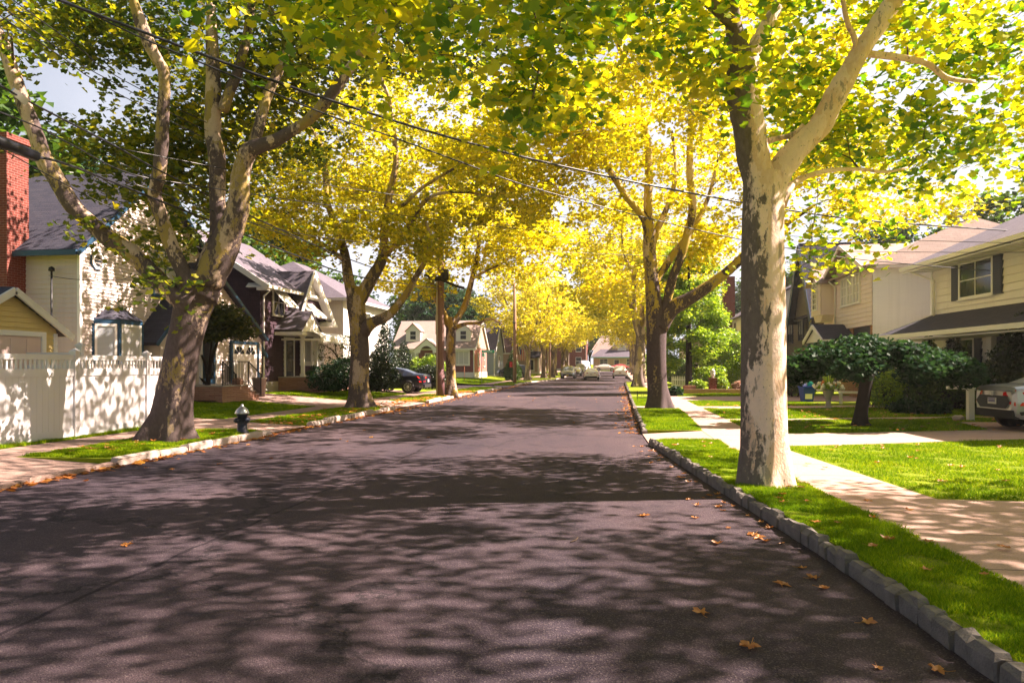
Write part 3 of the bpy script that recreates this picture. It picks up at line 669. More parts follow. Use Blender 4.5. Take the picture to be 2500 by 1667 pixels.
# tall steep gable
gx0, gxa, gx1, ga, gb, gz = 3.0, 4.55, 7.35, 4.35, 4.2, 6.75; Mg = T(0, -.35, 0)
mb = MB(); lapwall(mb, [(3.0, 4.35), (7.2, 4.35), (gxa, gz)], Mg, .24, 0, .02)
mb.add([(3.05, -.3, .95), (7.0, -.3, .95), (7.0, -.3, 4.4), (3.05, -.3, 4.4)], [(0, 1, 2, 3)]) if False else None
mb.build('gable_wall', M['shake'], h3)
gutter_roof(h3, [((2.75, 1.6, 4.25), (2.75, -.75, 4.25), (gxa, -.75, gz+.15), (gxa, 1.6, gz+.15)), ((7.5, -.75, 4.1), (7.5, 1.6, 4.1), (gxa, 1.6, gz+.15), (gxa, -.75, gz+.15))], 'grey_roof', t=.1, name='gable_roof')
mb = MB(); mb.bar((2.75, -.78, 4.15), (gxa, -.78, gz+.05), .05, .22); mb.bar((gxa, -.78, gz+.05), (7.5, -.78, 4.0), .05, .3)
mb.plate((7.44, -.74, 4.02), (7.44, -.36, 4.02), (gxa+.04, -.36, gz-.02), (gxa+.04, -.74, gz-.02), .02)
mb.prism([(6.6, 3.95), (7.6, 3.95), (7.45, 4.1), (6.9, 4.25)], -.9, 0); mb.build('gable_trim', M['white_trim'], h3)
window(h3, Mg, 3.55, 3.5, 1.35, 1.35, cols=2, rows=1); window(h3, I4, 1.25, 4.3, 1.1, 1.25, cols=2, rows=2)
mb = MB()
for (x0, x1, y0, z0, dz, dp) in ((3.3, 5.2, -.36, 5.15, .75, .85), (1.15, 2.5, -.03, 5.62, .85, .75)):
    nst = 9
    for i in range(nst):
        a = x0+(x1-x0)*i/nst; b = x0+(x1-x0)*(i+1)/nst-.012
        mb.plate((a, y0-dp, z0-dz), (b, y0-dp, z0-dz), (b, y0, z0), (a, y0, z0), .025)
    mb.box(x0, x1, y0-dp-.02, y0-dp, z0-dz-.1, z0-dz+.01)
mb.build('awning', M['awning'], h3)
# porch roof
gutter_roof(h3, [((1.4, -.02, 3.55), (1.4, -1.5, 3.55), (2.6, -1.5, 4.55), (2.6, -.02, 4.55)), ((3.95, -1.5, 3.45), (3.95, -.02, 3.45), (2.6, -.02, 4.55), (2.6, -1.5, 4.55))], 'grey_roof', t=.09, name='porch_roof')
mb = MB(); mb.prism([(1.45, 3.45), (3.9, 3.4), (2.6, 4.45)], -1.46, -1.4); mb.box(1.42, 3.93, -1.5, -.02, 3.25, 3.42); mb.build('porch_gable', M['white_trim'], h3)
aw = MB(); N = 8
for i in range(N):
    a0 = math.pi/2*i/N; a1 = math.pi/2*(i+1)/N
    y0, z0 = -1.5-1.0*math.sin(a0)*.75, 3.05+.42*math.cos(a0); y1, z1 = -1.5-1.0*math.sin(a1)*.75, 3.05+.42*math.cos(a1)
    aw.plate((2.0, y1, z1), (6.7, y1, z1), (6.7, y0, z0), (2.0, y0, z0), .02)
aw.box(2.0, 6.7, -1.5, -.02, 3.42, 3.47); aw.box(2.0, 2.03, -2.25, -.1, 3.0, 3.1); aw.box(2.0, 6.7, -2.27, -2.24, 2.98, 3.06)
for i in range(24): aw.box(2.0+.196*i, 2.05+.196*i+.05, -2.28, -2.24, 2.88, 2.98)
aw.build('awning', M['awning'], h3, 'curved white metal awning over the porch')
door(h3, I4, 2.55, 1.15, .9, 1.95, 'navy', glass='glass')
for xx in (2.1, 3.75):
    mb = MB(); mb.box(xx-.08, xx+.08, -1.3, -1.14, 1.15, 3.3); mb.box(xx-.11, xx+.11, -1.33, -1.11, 1.15, 1.3); mb.box(xx-.11, xx+.11, -1.33, -1.11, 3.15, 3.3); mb.build('column', M['white_trim'], h3)
b2 = MB(); b2.slab([(4.35, 0), (4.6, -.6), (6.2, -.6), (6.45, 0)], 1.7, 1.95); b2.slab([(4.35, 0), (4.6, -.6), (6.2, -.6), (6.45, 0)], 3.05, 3.2); 
for x, y in ((4.6, -.6), (5.4, -.6), (6.2, -.6), (4.4, -.08), (6.4, -.08)): b2.box(x-.06, x+.06, y, y+.08, 1.95, 3.05)
bw = b2.build('bay_window', M['white_trim'], h3); m2 = MB(); m2.slab([(4.43, 0), (4.66, -.55), (6.14, -.55), (6.37, 0)], 1.95, 3.05); m2.build('pane', M['curtain'], bw)
mb = MB(); mb.box(1.8, 5.2, -2.2, -.03, .1, 1.1); mb.box(1.76, 5.24, -2.24, -.03, 1.1, 1.15, mi=1); mb.build('stoop', [M['stone_step'], M['concrete_wall']], h3)
steps(h3, 5.25, 6.9, -2.1, -.3, .42, 1.2, 4, dirx=1)

mb = MB(); lapwall(mb, [(3.7, 5.35), (5.9, 5.35), (gxa, gz)], T(0, -.40, 0), .2, 0, .02); mb.build('gable_panel', M['white_trim'], h3)
# ======================= pale house behind the second tree
h4 = empty('house', (-17.0, 43.0, 0), R(90), 'pale two storey vinyl house behind the second plane tree on the left', 'house')
mb = MB(); lapwall(mb, [(0, .3), (9.2, .3), (9.2, 5.95), (0, 5.95)], I4, .16); lapwall(mb, [(-10, .3), (0, .3), (0, 5.95), (-10, 5.95)], SIDE_L(), .16)
mb.box(.03, 9.17, .03, 10, .3, 5.9); mb.build('wall', M['pale_siding'], h4)
mb = MB(); mb.add([(-.5, -.5, 5.95), (9.7, -.5, 5.95), (9.7, 10.5, 5.95), (-.5, 10.5, 5.95), (3.5, 5, 8.9), (5.8, 5, 8.9)], [(0, 1, 5, 4), (1, 2, 5), (2, 3, 4, 5), (3, 0, 4), (3, 2, 1, 0)]); mb.build('roof', M['grey_roof'], h4)
mb = MB(); mb.box(-.54, 9.74, -.54, -.5, 5.8, 5.97); mb.box(-.54, -.5, -.5, 10.5, 5.8, 5.97); mb.box(-.06, .06, -.06, .06, .3, 5.9); mb.build('gutter', M['white_trim'], h4)
for x in (1.2, 4.0, 7.2): window(h4, I4, x, 4.0, .95, 1.3)
for x in (3.0, 6.6): window(h4, I4, x, 1.3, 1.3, 1.4, glass='curtain', cols=2)
window(h4, SIDE_L(), -2.4, 1.9, .8, 1.1, glass='curtain'); window(h4, SIDE_L(), -5.4, 4.2, .9, 1.2)
door(h4, I4, 5.2, .6, .95, 2.05, 'white_door', glass='glass')

# ======================= brick cape on the corner and its look-alikes
def cape(name, loc, label, W, Dp, wall, roof, gable, z0=.4, z1=3.7, zr=6.8, dorm=True, entry=True, side_wall=None):
    h = empty(name, loc, 0, label, 'house'); Rx = SIDE_R(W)
    mb = MB(); flatwall(mb, [(0, z0+.6), (W, z0+.6), (W, z1), (0, z1)], I4) if wall == 'cape_brick' else lapwall(mb, [(0, z0), (W, z0), (W, z1), (0, z1)], I4, .2)
    (flatwall(mb, [(0, z0), (Dp, z0), (Dp, z1), (0, z1)], Rx, 1) if wall == 'cape_brick' else lapwall(mb, [(0, z0), (Dp, z0), (Dp, z1), (0, z1)], Rx, .2, 1))
    lapwall(mb, [(0, z1), (Dp, z1), (Dp/2, zr)], Rx, .2, 2)
    mb.box(.05, W-.06, .06, Dp-.05, z0, z1-.05)
    mb.build('wall', [M[wall], M[side_wall or wall], M[gable]], h)
    m2 = MB(); m2.box(-.03, W+.03, -.03, Dp+.03, z0-.4, z0+.6 if wall == 'cape_brick' else z0+.1); m2.build('foundation', M['white_door'], h)
    gutter_roof(h, [((-.2, -.35, z1-.12), (W+.2, -.35, z1-.12), (W+.2, Dp/2, zr+.12), (-.2, Dp/2, zr+.12)), ((W+.2, Dp+.35, z1-.12), (-.2, Dp+.35, z1-.12), (-.2, Dp/2, zr+.12), (W+.2, Dp/2, zr+.12))], roof)
    m2 = MB(); m2.box(-.2, W+.2, -.42, -.35, z1-.28, z1-.1); m2.box(W-.1, W, -.1, 0, z0, z1-.2); m2.bar((W+.24, -.4, z1-.2), (W+.24, Dp/2, zr+.05), .05, .2); m2.bar((W+.24, Dp+.4, z1-.2), (W+.24, Dp/2, zr+.05), .05, .2); m2.build('gutter', M['white_trim'], h)
    pitch = (zr-z1)/(Dp/2)
    if dorm:
        for a in (W*.135, W*.76):
            b = a+1.65; yb = 1.0; zb = z1+pitch*yb; Md = T(0, yb-.25, 0)
            d = MB(); lapwall(d, [(a, zb-.1), (b, zb-.1), (b, zb+1.15), ((a+b)/2, zb+1.85), (a, zb+1.15)], Md, .16)
            d.box(a+.02, b-.02, yb-.24, yb+2.2, zb-.1, zb+1.12)
            d.plate((a-.15, yb+2.4, zb+1.05), (a-.15, yb-.45, zb+1.05), ((a+b)/2, yb-.45, zb+2.0), ((a+b)/2, yb+2.4, zb+2.0), .08, mi=1)
            d.plate((b+.15, yb-.45, zb+1.05), (b+.15, yb+2.4, zb+1.05), ((a+b)/2, yb+2.4, zb+2.0), ((a+b)/2, yb-.45, zb+2.0), .08, mi=1)
            dm = d.build('dormer', [M['white_door'], M[roof]], h)
            window(dm, Md, (a+b)/2-.32, zb+.15, .64, .9, sill=False)
    if entry:
        a, b = W*.31, W*.60; m = (a+b)/2; e = MB()
        e.plate((a-.15, -.1, z1-.25), (a-.15, -1.5, z1-.25), (m, -1.5, z1+1.0), (m, 1.2, z1+1.0), .1, mi=1); e.plate((b+.15, -1.5, z1-.25), (b+.15, -.1, z1-.25), (m, 1.2, z1+1.0), (m, -1.5, z1+1.0), .1, mi=1)
        for i in range(8):
            a0 = math.pi*i/8; a1 = math.pi*(i+1)/8; r = (b-a)*.27
            pts = [(m+math.cos(a0)*r, z1-.55+math.sin(a0)*r), (m+math.cos(a1)*r, z1-.55+math.sin(a1)*r)]
            def up(x): return (x, z1-.3+(1-abs(x-m)/((b-a)/2+.15))*1.2)
            e.prism([pts[0], pts[1], up(pts[1][0]), up(pts[0][0])][::-1], -1.45, -1.38)
        e.prism([(a-.1, z1-.6), (m-(b-a)*.27, z1-.6), (m-(b-a)*.27, z1+.25), (a-.1, z1-.25)], -1.45, -1.38); e.prism([(m+(b-a)*.27, z1-.6), (b+.1, z1-.6), (b+.1, z1-.25), (m+(b-a)*.27, z1+.25)], -1.45, -1.38)
        e.build('porch_roof', [M['white_trim'], M[roof]], h)
        for x in (a+.1, b-.1): c = MB(); c.box(x-.08, x+.08, -1.48, -1.32, z0, z1-.6); c.build('column', M['white_trim'], h)
        door(h, I4, m-.45, z0+.6, .9, 2.0, 'navy', glass='glass')
        s = MB(); s.box(a, b, -1.6, -.05, z0-.3, z0+.55); s.build('stoop', M['concrete_wall'], h)
    return h
M['sunlit_cape_brick'] = bricky('sunlit_cape_brick', (.44, .17, .15), (.34, .12, .11), (.40, .28, .26))  # lighter copy of the cape brick for its sunlit end wall
h5 = cape('house', (-24.4, 76.6, 0), 'brick cape house with two white dormers and arched entry gable behind the street sign', 9.2, 7.7, 'cape_brick', 'pink_roof', 'tan_siding', side_wall='sunlit_cape_brick')
window(h5, T(0, -.02, 0), 1.0, 1.9, 1.75, 1.35, cols=3, rows=1, fw=.16, glass='curtain'); window(h5, T(0, -.02, 0), 6.95, 1.9, 1.6, 1.35, cols=3, rows=1, fw=.16, glass='curtain')
for y_ in (1.9, 5.2): window(h5, SIDE_R(9.22), y_, 1.7, .6, 1.4, rows=2)
h6 = cape('house', (-23.0, 90.0, 0), 'blue sided cape house with steep pale gable beyond the brick cape', 7.8, 7.0, 'blue_siding', 'grey_roof', 'blue_siding', zr=7.4, dorm=False, entry=False)
window(h6, SIDE_R(7.82), 2.5, 1.6, 1.0, 1.4); window(h6, I4, 5.4, 1.7, 1.2, 1.3)
h7 = cape('house', (-22.2, 103.0, 0), 'brown roofed cape house with pale gable behind the cone shaped evergreen', 7.2, 7.4, 'tan_siding', 'brown_roof', 'tan_siding', zr=7.6, dorm=False, entry=False)
window(h7, SIDE_R(7.22), 2.5, 1.6, 1.0, 1.4); window(h7, I4, 4.4, 1.7, 1.6, 1.3, cols=2)
h8 = cape('house', (-21.0, 117.0, .2), 'tan two storey house with small dark porch roof and a flag at its front', 8.6, 8.0, 'tan_siding', 'grey_roof', 'tan_siding', z1=5.9, zr=8.4, dorm=False, entry=False)
window(h8, I4, 4.6, 4.0, 1.0, 1.4); window(h8, I4, 6.6, 4.0, 1.0, 1.4); door(h8, I4, 6.9, .6, .95, 2.0, 'white_door', glass='glass')
gutter_roof(h8, [((3.9, -1.6, 2.9), (9.0, -1.6, 2.9), (9.0, -.05, 3.9), (3.9, -.05, 3.9))], 'slate_roof', name='porch_roof')
for x in (4.2, 8.7): c = MB(); c.box(x-.1, x+.1, -1.4, -1.2, .3, 2.9); c.build('column', M['white_trim'], h8)
mb = MB(); mb.box(3.0, 4.2, -.6, -.05, 3.6, 4.5); mb.build('window_box', M['brown_roof'], h8)
h9 = cape('house', (-21.5, 130.0, .35), 'red brick house behind the far row of trunks on the left', 9.5, 9, 'red_brick', 'brown_roof', 'red_brick', z1=6.2, zr=8.6, dorm=False, entry=False)
for x in (1, 4, 7): window(h9, I4, x, 4.2, 1.1, 1.4); window(h9, I4, x, 1.4, 1.1, 1.5)
for y_ in (1.5, 5.5): window(h9, SIDE_R(9.52), y_, 4.2, 1.1, 1.4); window(h9, SIDE_R(9.52), y_, 1.3, 1.1, 1.4)
h9b = cape('house', (-14.5, 154.0, .6), 'plain red brick house at the far end left of the green trimmed one', 8.5, 9, 'red_brick', 'brown_roof', 'red_brick', z1=6.0, zr=8.6, dorm=False, entry=False)
for x in (1, 3.6, 6.3): window(h9b, I4, x, 4.2, 1.1, 1.4); window(h9b, I4, x, 1.4, 1.1, 1.5)
# far end house with green trim
h10 = empty('house', (-4.6, 158.0, .7), 0, 'pink brick house closing the far end of the street with green trimmed porch roof', 'house')
mb = MB(); flatwall(mb, [(0, 0), (11, 0), (11, 3.6), (0, 3.6)], I4); flatwall(mb, [(2.8, 3.6), (9.6, 3.6), (6.2, 7.0)], T(0, .6, 0)); mb.box(.05, 10.95, .06, 9, 0, 3.5); mb.build('wall', M['tan_siding'], h10)
gutter_roof(h10, [((-.6, -1.9, 2.9), (11.6, -1.9, 2.9), (9.8, .9, 4.7), (1.6, .9, 4.7))], 'grey_roof', name='porch_roof')
gutter_roof(h10, [((-.3, 9, 4.6), (-.3, 0.2, 4.6), (1.5, 4.5, 7.6), (1.5, 4.6, 7.6)), ((-.3, .2, 3.4), (4.2, .2, 3.4), (4.2, 4.6, 7.8), (1.5, 4.6, 7.8)), ((2.2, 5, 3.4), (2.2, .3, 3.4), (6.2, .3, 7.3), (6.2, 5, 7.3)), ((10.2, .3, 3.4), (10.2, 5, 3.4), (6.2, 5, 7.3), (6.2, .3, 7.3)), ((10, .2, 3.4), (11.4, .2, 3.4), (11.4, 4.6, 6.6), (8, 4.6, 6.6))], 'pink_roof')
M['green_trim'] = plain('green_trim', (.04, .30, .22), .5); m2 = MB(); m2.box(-.6, 11.6, -1.97, -1.9, 2.72, 2.92); m2.build('gutter', M['green_trim'], h10)
window(h10, T(0, .55, 0), 5.4, 4.5, 1.7, 1.1, cols=2, glass='curtain'); window(h10, I4, 7.3, 1.2, 1.0, 1.3); window(h10, I4, 1.5, 1.2, 1.6, 1.3, cols=2); door(h10, I4, 4.6, .2, 1.0, 2.1, 'navy')

# ======================= right: cream house with black shutters
h11 = empty('house', (12.75, 30.9, 0), R(-90+3.5), 'cream sided house with black shutters and slate porch roof at the right edge', 'house')
mb = MB(); Wj = 14.0; lapwall(mb, [(0, .15), (Wj, .15), (Wj, 5.85), (0, 5.85)], I4, .27, 0, .045); mb.box(.03, Wj-.03, .03, 9, .15, 5.8)
lapwall(mb, [(0, .15), (9, .15), (9, 5.85), (0, 5.85)], SIDE_R(Wj), .27, 0, .022)
mb.box(-.06, .06, -.06, .06, .15, 5.7, mi=1); mb.build('wall', [M['cream_siding'], M['white_trim']], h11)
gutter_roof(h11, [((-.7, -.9, 5.75), (Wj+.6, -.9, 5.75), (Wj+.6, 4.5, 8.2), (-.7, 4.5, 8.2)), ((Wj+.6, 9.9, 5.75), (-.7, 9.9, 5.75), (-.7, 4.5, 8.2), (Wj+.6, 4.5, 8.2))], 'grey_roof')
mb = MB(); mb.add([(-.05, 0, 5.8), (-.05, 9, 5.8), (-.05, 4.5, 8.05)], [(0, 1, 2)]); mb.build('gable_wall', M['cream_siding'], h11)
mb = MB(); mb.box(-.7, Wj+.6, -1.0, -.9, 5.58, 5.74); mb.box(-.7, Wj+.6, -.9, -.03, 5.5, 5.55)
for i in range(22): mb.box(-.7+i*.7, -.66+i*.7, -.9, -.03, 5.47, 5.5)
mb.build('gutter', M['white_trim'], h11)
pipe(h11, [(-.1, -.9, 5.55), (.35, -.12, 5.1), (.35, -.12, 3.3)]); pipe(h11, [(-.9, -1.9, 2.95), (-.3, -1.2, 2.65), (.2, -.12, 2.4), (.2, -.12, .3)])
gutter_roof(h11, [((-1.1, -1.75, 2.95), (Wj, -1.75, 2.95), (Wj, -.03, 3.75), (.1, -.03, 3.75))], 'slate_roof', name='porch_roof')
mb = MB(); mb.box(-1.1, Wj, -1.87, -1.75, 2.78, 2.94); mb.box(-1.0, Wj, -1.7, -.03, 2.7, 2.75); mb.bar((-1.12, -1.8, 2.88), (.08, -.05, 3.7), .05, .14); mb.build('porch_trim', M['white_trim'], h11)
window(h11, I4, 2.15, 4.25, 2.0, 1.2, cols=2, rows=2, shut='navy', fw=.09); window(h11, I4, 8.5, 4.25, 2.0, 1.2, cols=2, rows=2, shut='navy', fw=.09)
window(h11, I4, 1.75, 1.15, 1.25, 1.5, cols=1, rows=2, shut='navy', fw=.09); window(h11, I4, 5.3, 1.0, 3.0, 1.65, 'silver', cols=4, rows=1, shut='navy', fw=.09)
mb = MB(); mb.box(4.15, 4.45, -.25, -.03, .15, 2.75); mb.box(8.9, 9.2, -.25, -.03, .15, 2.75); mb.build('column', M['white_trim'], h11)

# ======================= right: pink house with arched windows
h12 = empty('house', (11.5, 44.3, 0), R(-90), 'pink beige house with tall arched windows, brick ground floor and small entry gable', 'house')
E = 6.3; mb = MB(); lapwall(mb, [(2.9, 3.55), (10.3, 3.55), (10.3, E), (2.9, E)], I4, .21); lapwall(mb, [(4.6, E), (10.3, E), (7.3, 7.5)], T(0, -.004, 0), .21)
lapwall(mb, [(.0, .9), (10, .9), (10, E), (0, E)], SIDE_R(10.3), .15, 1); mb.box(2.93, 10.27, .03, 10, 3.55, E-.1); mb.box(2.93, 10.27, .9, 10, .15, 3.55)
mb.build('wall', [M['shade_pink_siding'], M['pale_siding']], h12)  # front pinker, side wall whiter: shade and bright light put into the paint
mb = MB(); flatwall(mb, [(3, .15), (10.2, .15), (10.2, 3.55), (3, 3.55)], T(0, .75, 0)); mb.box(9.85, 10.25, .05, .8, .15, 3.53); mb.box(7.0, 7.5, .05, .8, .15, 3.53); mb.build('brick_wall', M['tan_brick'], h12)
gutter_roof(h12, [((2.5, -.4, E-.1), (10.7, -.4, E-.1), (9.0, 4.8, 8.5), (2.5, 4.8, 8.5)), ((10.75, -.35, E-.1), (10.75, 10.3, E-.1), (9.0, 4.9, 8.5), (9.0, 4.8, 8.5)), ((10.7, 10.4, E-.1), (2.5, 10.4, E-.1), (2.5, 4.8, 8.5), (9.0, 4.8, 8.5))], 'pink_roof', t=.1)
gutter_roof(h12, [((4.2, 3.2, E-.1), (4.2, -.5, E-.1), (7.3, -.5, 7.66), (7.3, 3.2, 7.66)), ((10.6, -.5, E-.1), (10.6, 3.2, E-.1), (7.3, 3.2, 7.66), (7.3, -.5, 7.66))], 'pink_roof', t=.1, name='gable_roof')
mb = MB(); mb.bar((4.2, -.54, E-.2), (7.3, -.54, 7.55), .06, .18); mb.bar((7.3, -.54, 7.55), (10.6, -.54, E-.2), .06, .18); mb.box(10.3, 10.75, .0, 10.3, E-.25, E-.12); mb.build('fascia', M['shade_pink_siding'], h12)
[window(h12, I4, q, 4.75, .78, 1.3, cols=2, rows=3, fw=.07, glass='curtain') for q in (6.1, 7.05, 8.0)]; window(h12, T(0, -.02, 0), 6.95, 6.13, 1.0, .06, cols=1, rows=1, fw=.08, arch=True, sill=False)
o = MB(); lapwall(o, [(3.0, 4.4), (4.8, 4.4), (4.8, 6.15), (3.9, 6.8), (3.0, 6.15)], T(0, -.7, 0), .21); o.box(3.02, 4.78, -.69, .0, 4.4, 6.15); o.prism([(3.0, 4.4), (4.8, 4.4), (4.4, 4.05), (3.4, 4.05)], -.6, 0)
o.plate((2.8, 2, 6.05), (2.8, -1.0, 6.05), (3.9, -1.0, 6.92), (3.9, 2, 6.92), .08, mi=1); o.plate((5.0, -1.0, 6.05), (5.0, 2, 6.05), (3.9, 2, 6.92), (3.9, -1.0, 6.92), .08, mi=1)
o.build('oriel', [M['shade_pink_siding'], M['pink_roof']], h12); window(h12, T(0, -.72, 0), 3.6, 4.75, .6, 1.1, cols=2, rows=4, fw=.08, arch=True, sill=False)
gutter_roof(h12, [((4.5, .3, 3.0), (4.5, -1.5, 3.0), (6.3, -1.5, 3.8), (6.3, .3, 3.8)), ((8.0, -1.5, 3.0), (8.0, .3, 3.0), (6.3, .3, 3.8), (6.3, -1.5, 3.8))], 'slate_roof', t=.1, name='entry_roof')
o = MB(); o.bar((4.5, -1.53, 2.92), (6.3, -1.53, 3.7), .06, .2); o.bar((6.3, -1.53, 3.7), (8.0, -1.53, 2.92), .06, .2); o.box(7.8, 8.0, -1.5, .2, 2.85, 2.98); o.prism([(4.6, 2.9), (7.9, 2.9), (6.3, 3.65)], -1.4, -1.35); o.build('entry_trim', M['white_trim'], h12)
door(h12, T(0, .73, 0), 5.4, .5, 1.0, 2.1, 'navy'); garage_door(h12, T(0, .73, 0), 7.65, .15, 2.2, 2.5, fans=False)
mb = MB(); mb.box(7.5, 9.85, .1, .74, 2.8, 3.5); mb.build('garage_header', M['navy'], h12)
pipe(h12, [(5.1, -.4, 6.1), (5.1, -.08, 5.8), (5.1, -.08, 3.6)])
mb = MB(); mb.lathe([(.3, 0), (.3, .12), (.1, .16), (.1, .3), (.42, .34), (.42, .42), (.05, .5)], 12, T(8.3, 4.8, 8.3)); mb.build('roof_vent', M['silver'], h12)
# garage roof seen between the two right-hand houses
h12b = empty('garage', (14.0, 34.2, 0), R(-90), 'low garage with purple grey hipped roof between the pink house and the cream house', 'garage')
mb = MB(); lapwall(mb, [(0, .15), (3.2, .15), (3.2, 2.6), (0, 2.6)], I4, .2); mb.box(.02, 3.18, .03, 5, .15, 2.6); mb.build('wall', M['pale_siding'], h12b)
mb = MB(); mb.add([(-.3, -.4, 2.55), (3.5, -.4, 2.55), (3.5, 5.3, 2.55), (-.3, 5.3, 2.55), (1.5, 2, 4.0), (1.5, 3, 4.0)], [(0, 1, 4), (1, 2, 5, 4), (2, 3, 5), (3, 0, 4, 5), (3, 2, 1, 0)]); mb.build('roof', M['grey_roof'], h12b)

# ======================= right: dark house behind
h13 = empty('house', (12.6, 55.5, 0), R(-90), 'dark brown sided house with steep navy trimmed gable and glowing yellow window reflections', 'house')
mb = MB(); lapwall(mb, [(0, .2), (9.5, .2), (9.5, 5.0), (0, 5.0)], I4, .26); lapwall(mb, [(4.4, 5.0), (9.4, 5.0), (6.9, 9.4)], T(0, -.3, 0), .26); mb.box(.03, 9.47, .03, 9, .2, 5.0); lapwall(mb, [(0, .2), (9, .2), (9, 5), (4.5, 8.3), (0, 5)], SIDE_R(9.5), .26); mb.build('wall', M['dark_siding'], h13)
gutter_roof(h13, [((-.3, -.4, 4.85), (9.8, -.4, 4.85), (9.8, 4.5, 8.5), (-.3, 4.5, 8.5)), ((9.8, 9.4, 4.85), (-.3, 9.4, 4.85), (-.3, 4.5, 8.5), (9.8, 4.5, 8.5))], 'slate_roof')
gutter_roof(h13, [((4.0, 3.5, 4.6), (4.0, -.7, 4.6), (6.9, -.7, 9.7), (6.9, 3.5, 9.7)), ((9.8, -.7, 4.6), (9.8, 3.5, 4.6), (6.9, 3.5, 9.7), (6.9, -.7, 9.7))], 'slate_roof', t=.1, name='gable_roof')
M['deep_blue'] = plain('deep_blue', (.02, .05, .12), .5); mb = MB(); mb.bar((4.0, -.74, 4.5), (6.9, -.74, 9.5), .06, .4); mb.bar((6.9, -.74, 9.5), (9.8, -.74, 4.5), .06, .4); mb.bar((8.6, -.3, 4.4), (7.6, -.5, .5), .3, .2); mb.build('fascia', M['deep_blue'], h13)
window(h13, T(0, -.32, 0), 5.6, 3.4, 1.1, 1.3, 'navy', cols=2); window(h13, T(0, -.32, 0), 8.0, 3.4, .8, 1.3, 'navy'); window(h13, I4, 1.2, 3.4, 1.4, 1.2, 'navy', cols=2)
mb = MB(); flatwall(mb, [(6.6, .2), (9.4, .2), (9.4, 3.0), (6.6, 3.0)], T(0, -.36, 0)); mb.build('brick_wall', M['red_brick'], h13)
mb = MB(); mb.box(3.2, 4.4, .8, 1.8, .2, 9.0); mb.build('chimney', M['red_brick'], h13)
# white houses further back on the right
h14 = empty('house', (9.8, 66.0, 0), R(-90), 'white sided house with small slate pent roof behind the clipped round tree', 'house')
mb = MB(); lapwall(mb, [(0, .2), (9, .2), (9, 5.6), (0, 5.6)], I4, .16); mb.box(.03, 8.97, .03, 9, .2, 5.5); lapwall(mb, [(0, .2), (9, .2), (9, 5.6), (4.5, 8.2), (0, 5.6)], SIDE_R(9), .16); mb.build('wall', M['pale_siding'], h14)
gutter_roof(h14, [((-.3, -.4, 5.5), (9.3, -.4, 5.5), (9.3, 4.5, 8.3), (-.3, 4.5, 8.3)), ((9.3, 9.4, 5.5), (-.3, 9.4, 5.5), (-.3, 4.5, 8.3), (9.3, 4.5, 8.3))], 'grey_roof')
gutter_roof(h14, [((9.0, -.2, 3.1), (9.0, 4, 3.1), (9.0, 4, 3.9), (9.0, -.2, 3.9))][:0] + [((9.9, .3, 2.9), (9.9, 3.0, 2.9), (9.03, 3.0, 4.1), (9.03, .3, 4.1))], 'slate_roof', name='pent_roof')
mb = MB(); mb.box(3.4, 4.4, -.7, .2, .2, 9.2); mb.build('chimney', M['red_brick'], h14)
for x in (1, 5.5): window(h14, I4, x, 1.4, 1.2, 1.4); window(h14, I4, x, 4.0, 1.1, 1.2)
for i, (x, y, c, rf, lb) in enumerate([(10.5, 88, 'pale_siding', 'grey_roof', 'pale two storey house on the right past the side street'), (10.5, 103, 'tan_siding', 'brown_roof', 'tan two storey house further along on the right'), (10.5, 119, 'white_siding', 'grey_roof', 'white two storey house far along on the right')]):
    h = empty('house', (x, y, zfar(y)), R(-90), lb, 'house')
    mb = MB(); lapwall(mb, [(0, .2), (9, .2), (9, 5.6), (0, 5.6)], I4, .2); mb.box(.03, 8.97, .03, 9, .2, 5.5); lapwall(mb, [(0, .2), (9, .2), (9, 5.6), (4.5, 8.2), (0, 5.6)], SIDE_R(9), .2); mb.build('wall', M[c], h)
    gutter_roof(h, [((-.3, -.4, 5.5), (9.3, -.4, 5.5), (9.3, 4.5, 8.3), (-.3, 4.5, 8.3)), ((9.3, 9.4, 5.5), (-.3, 9.4, 5.5), (-.3, 4.5, 8.3), (9.3, 4.5, 8.3))], rf)
    for xx in (1, 5.5): window(h, I4, xx, 1.4, 1.2, 1.4); window(h, I4, xx, 4.0, 1.1, 1.2)
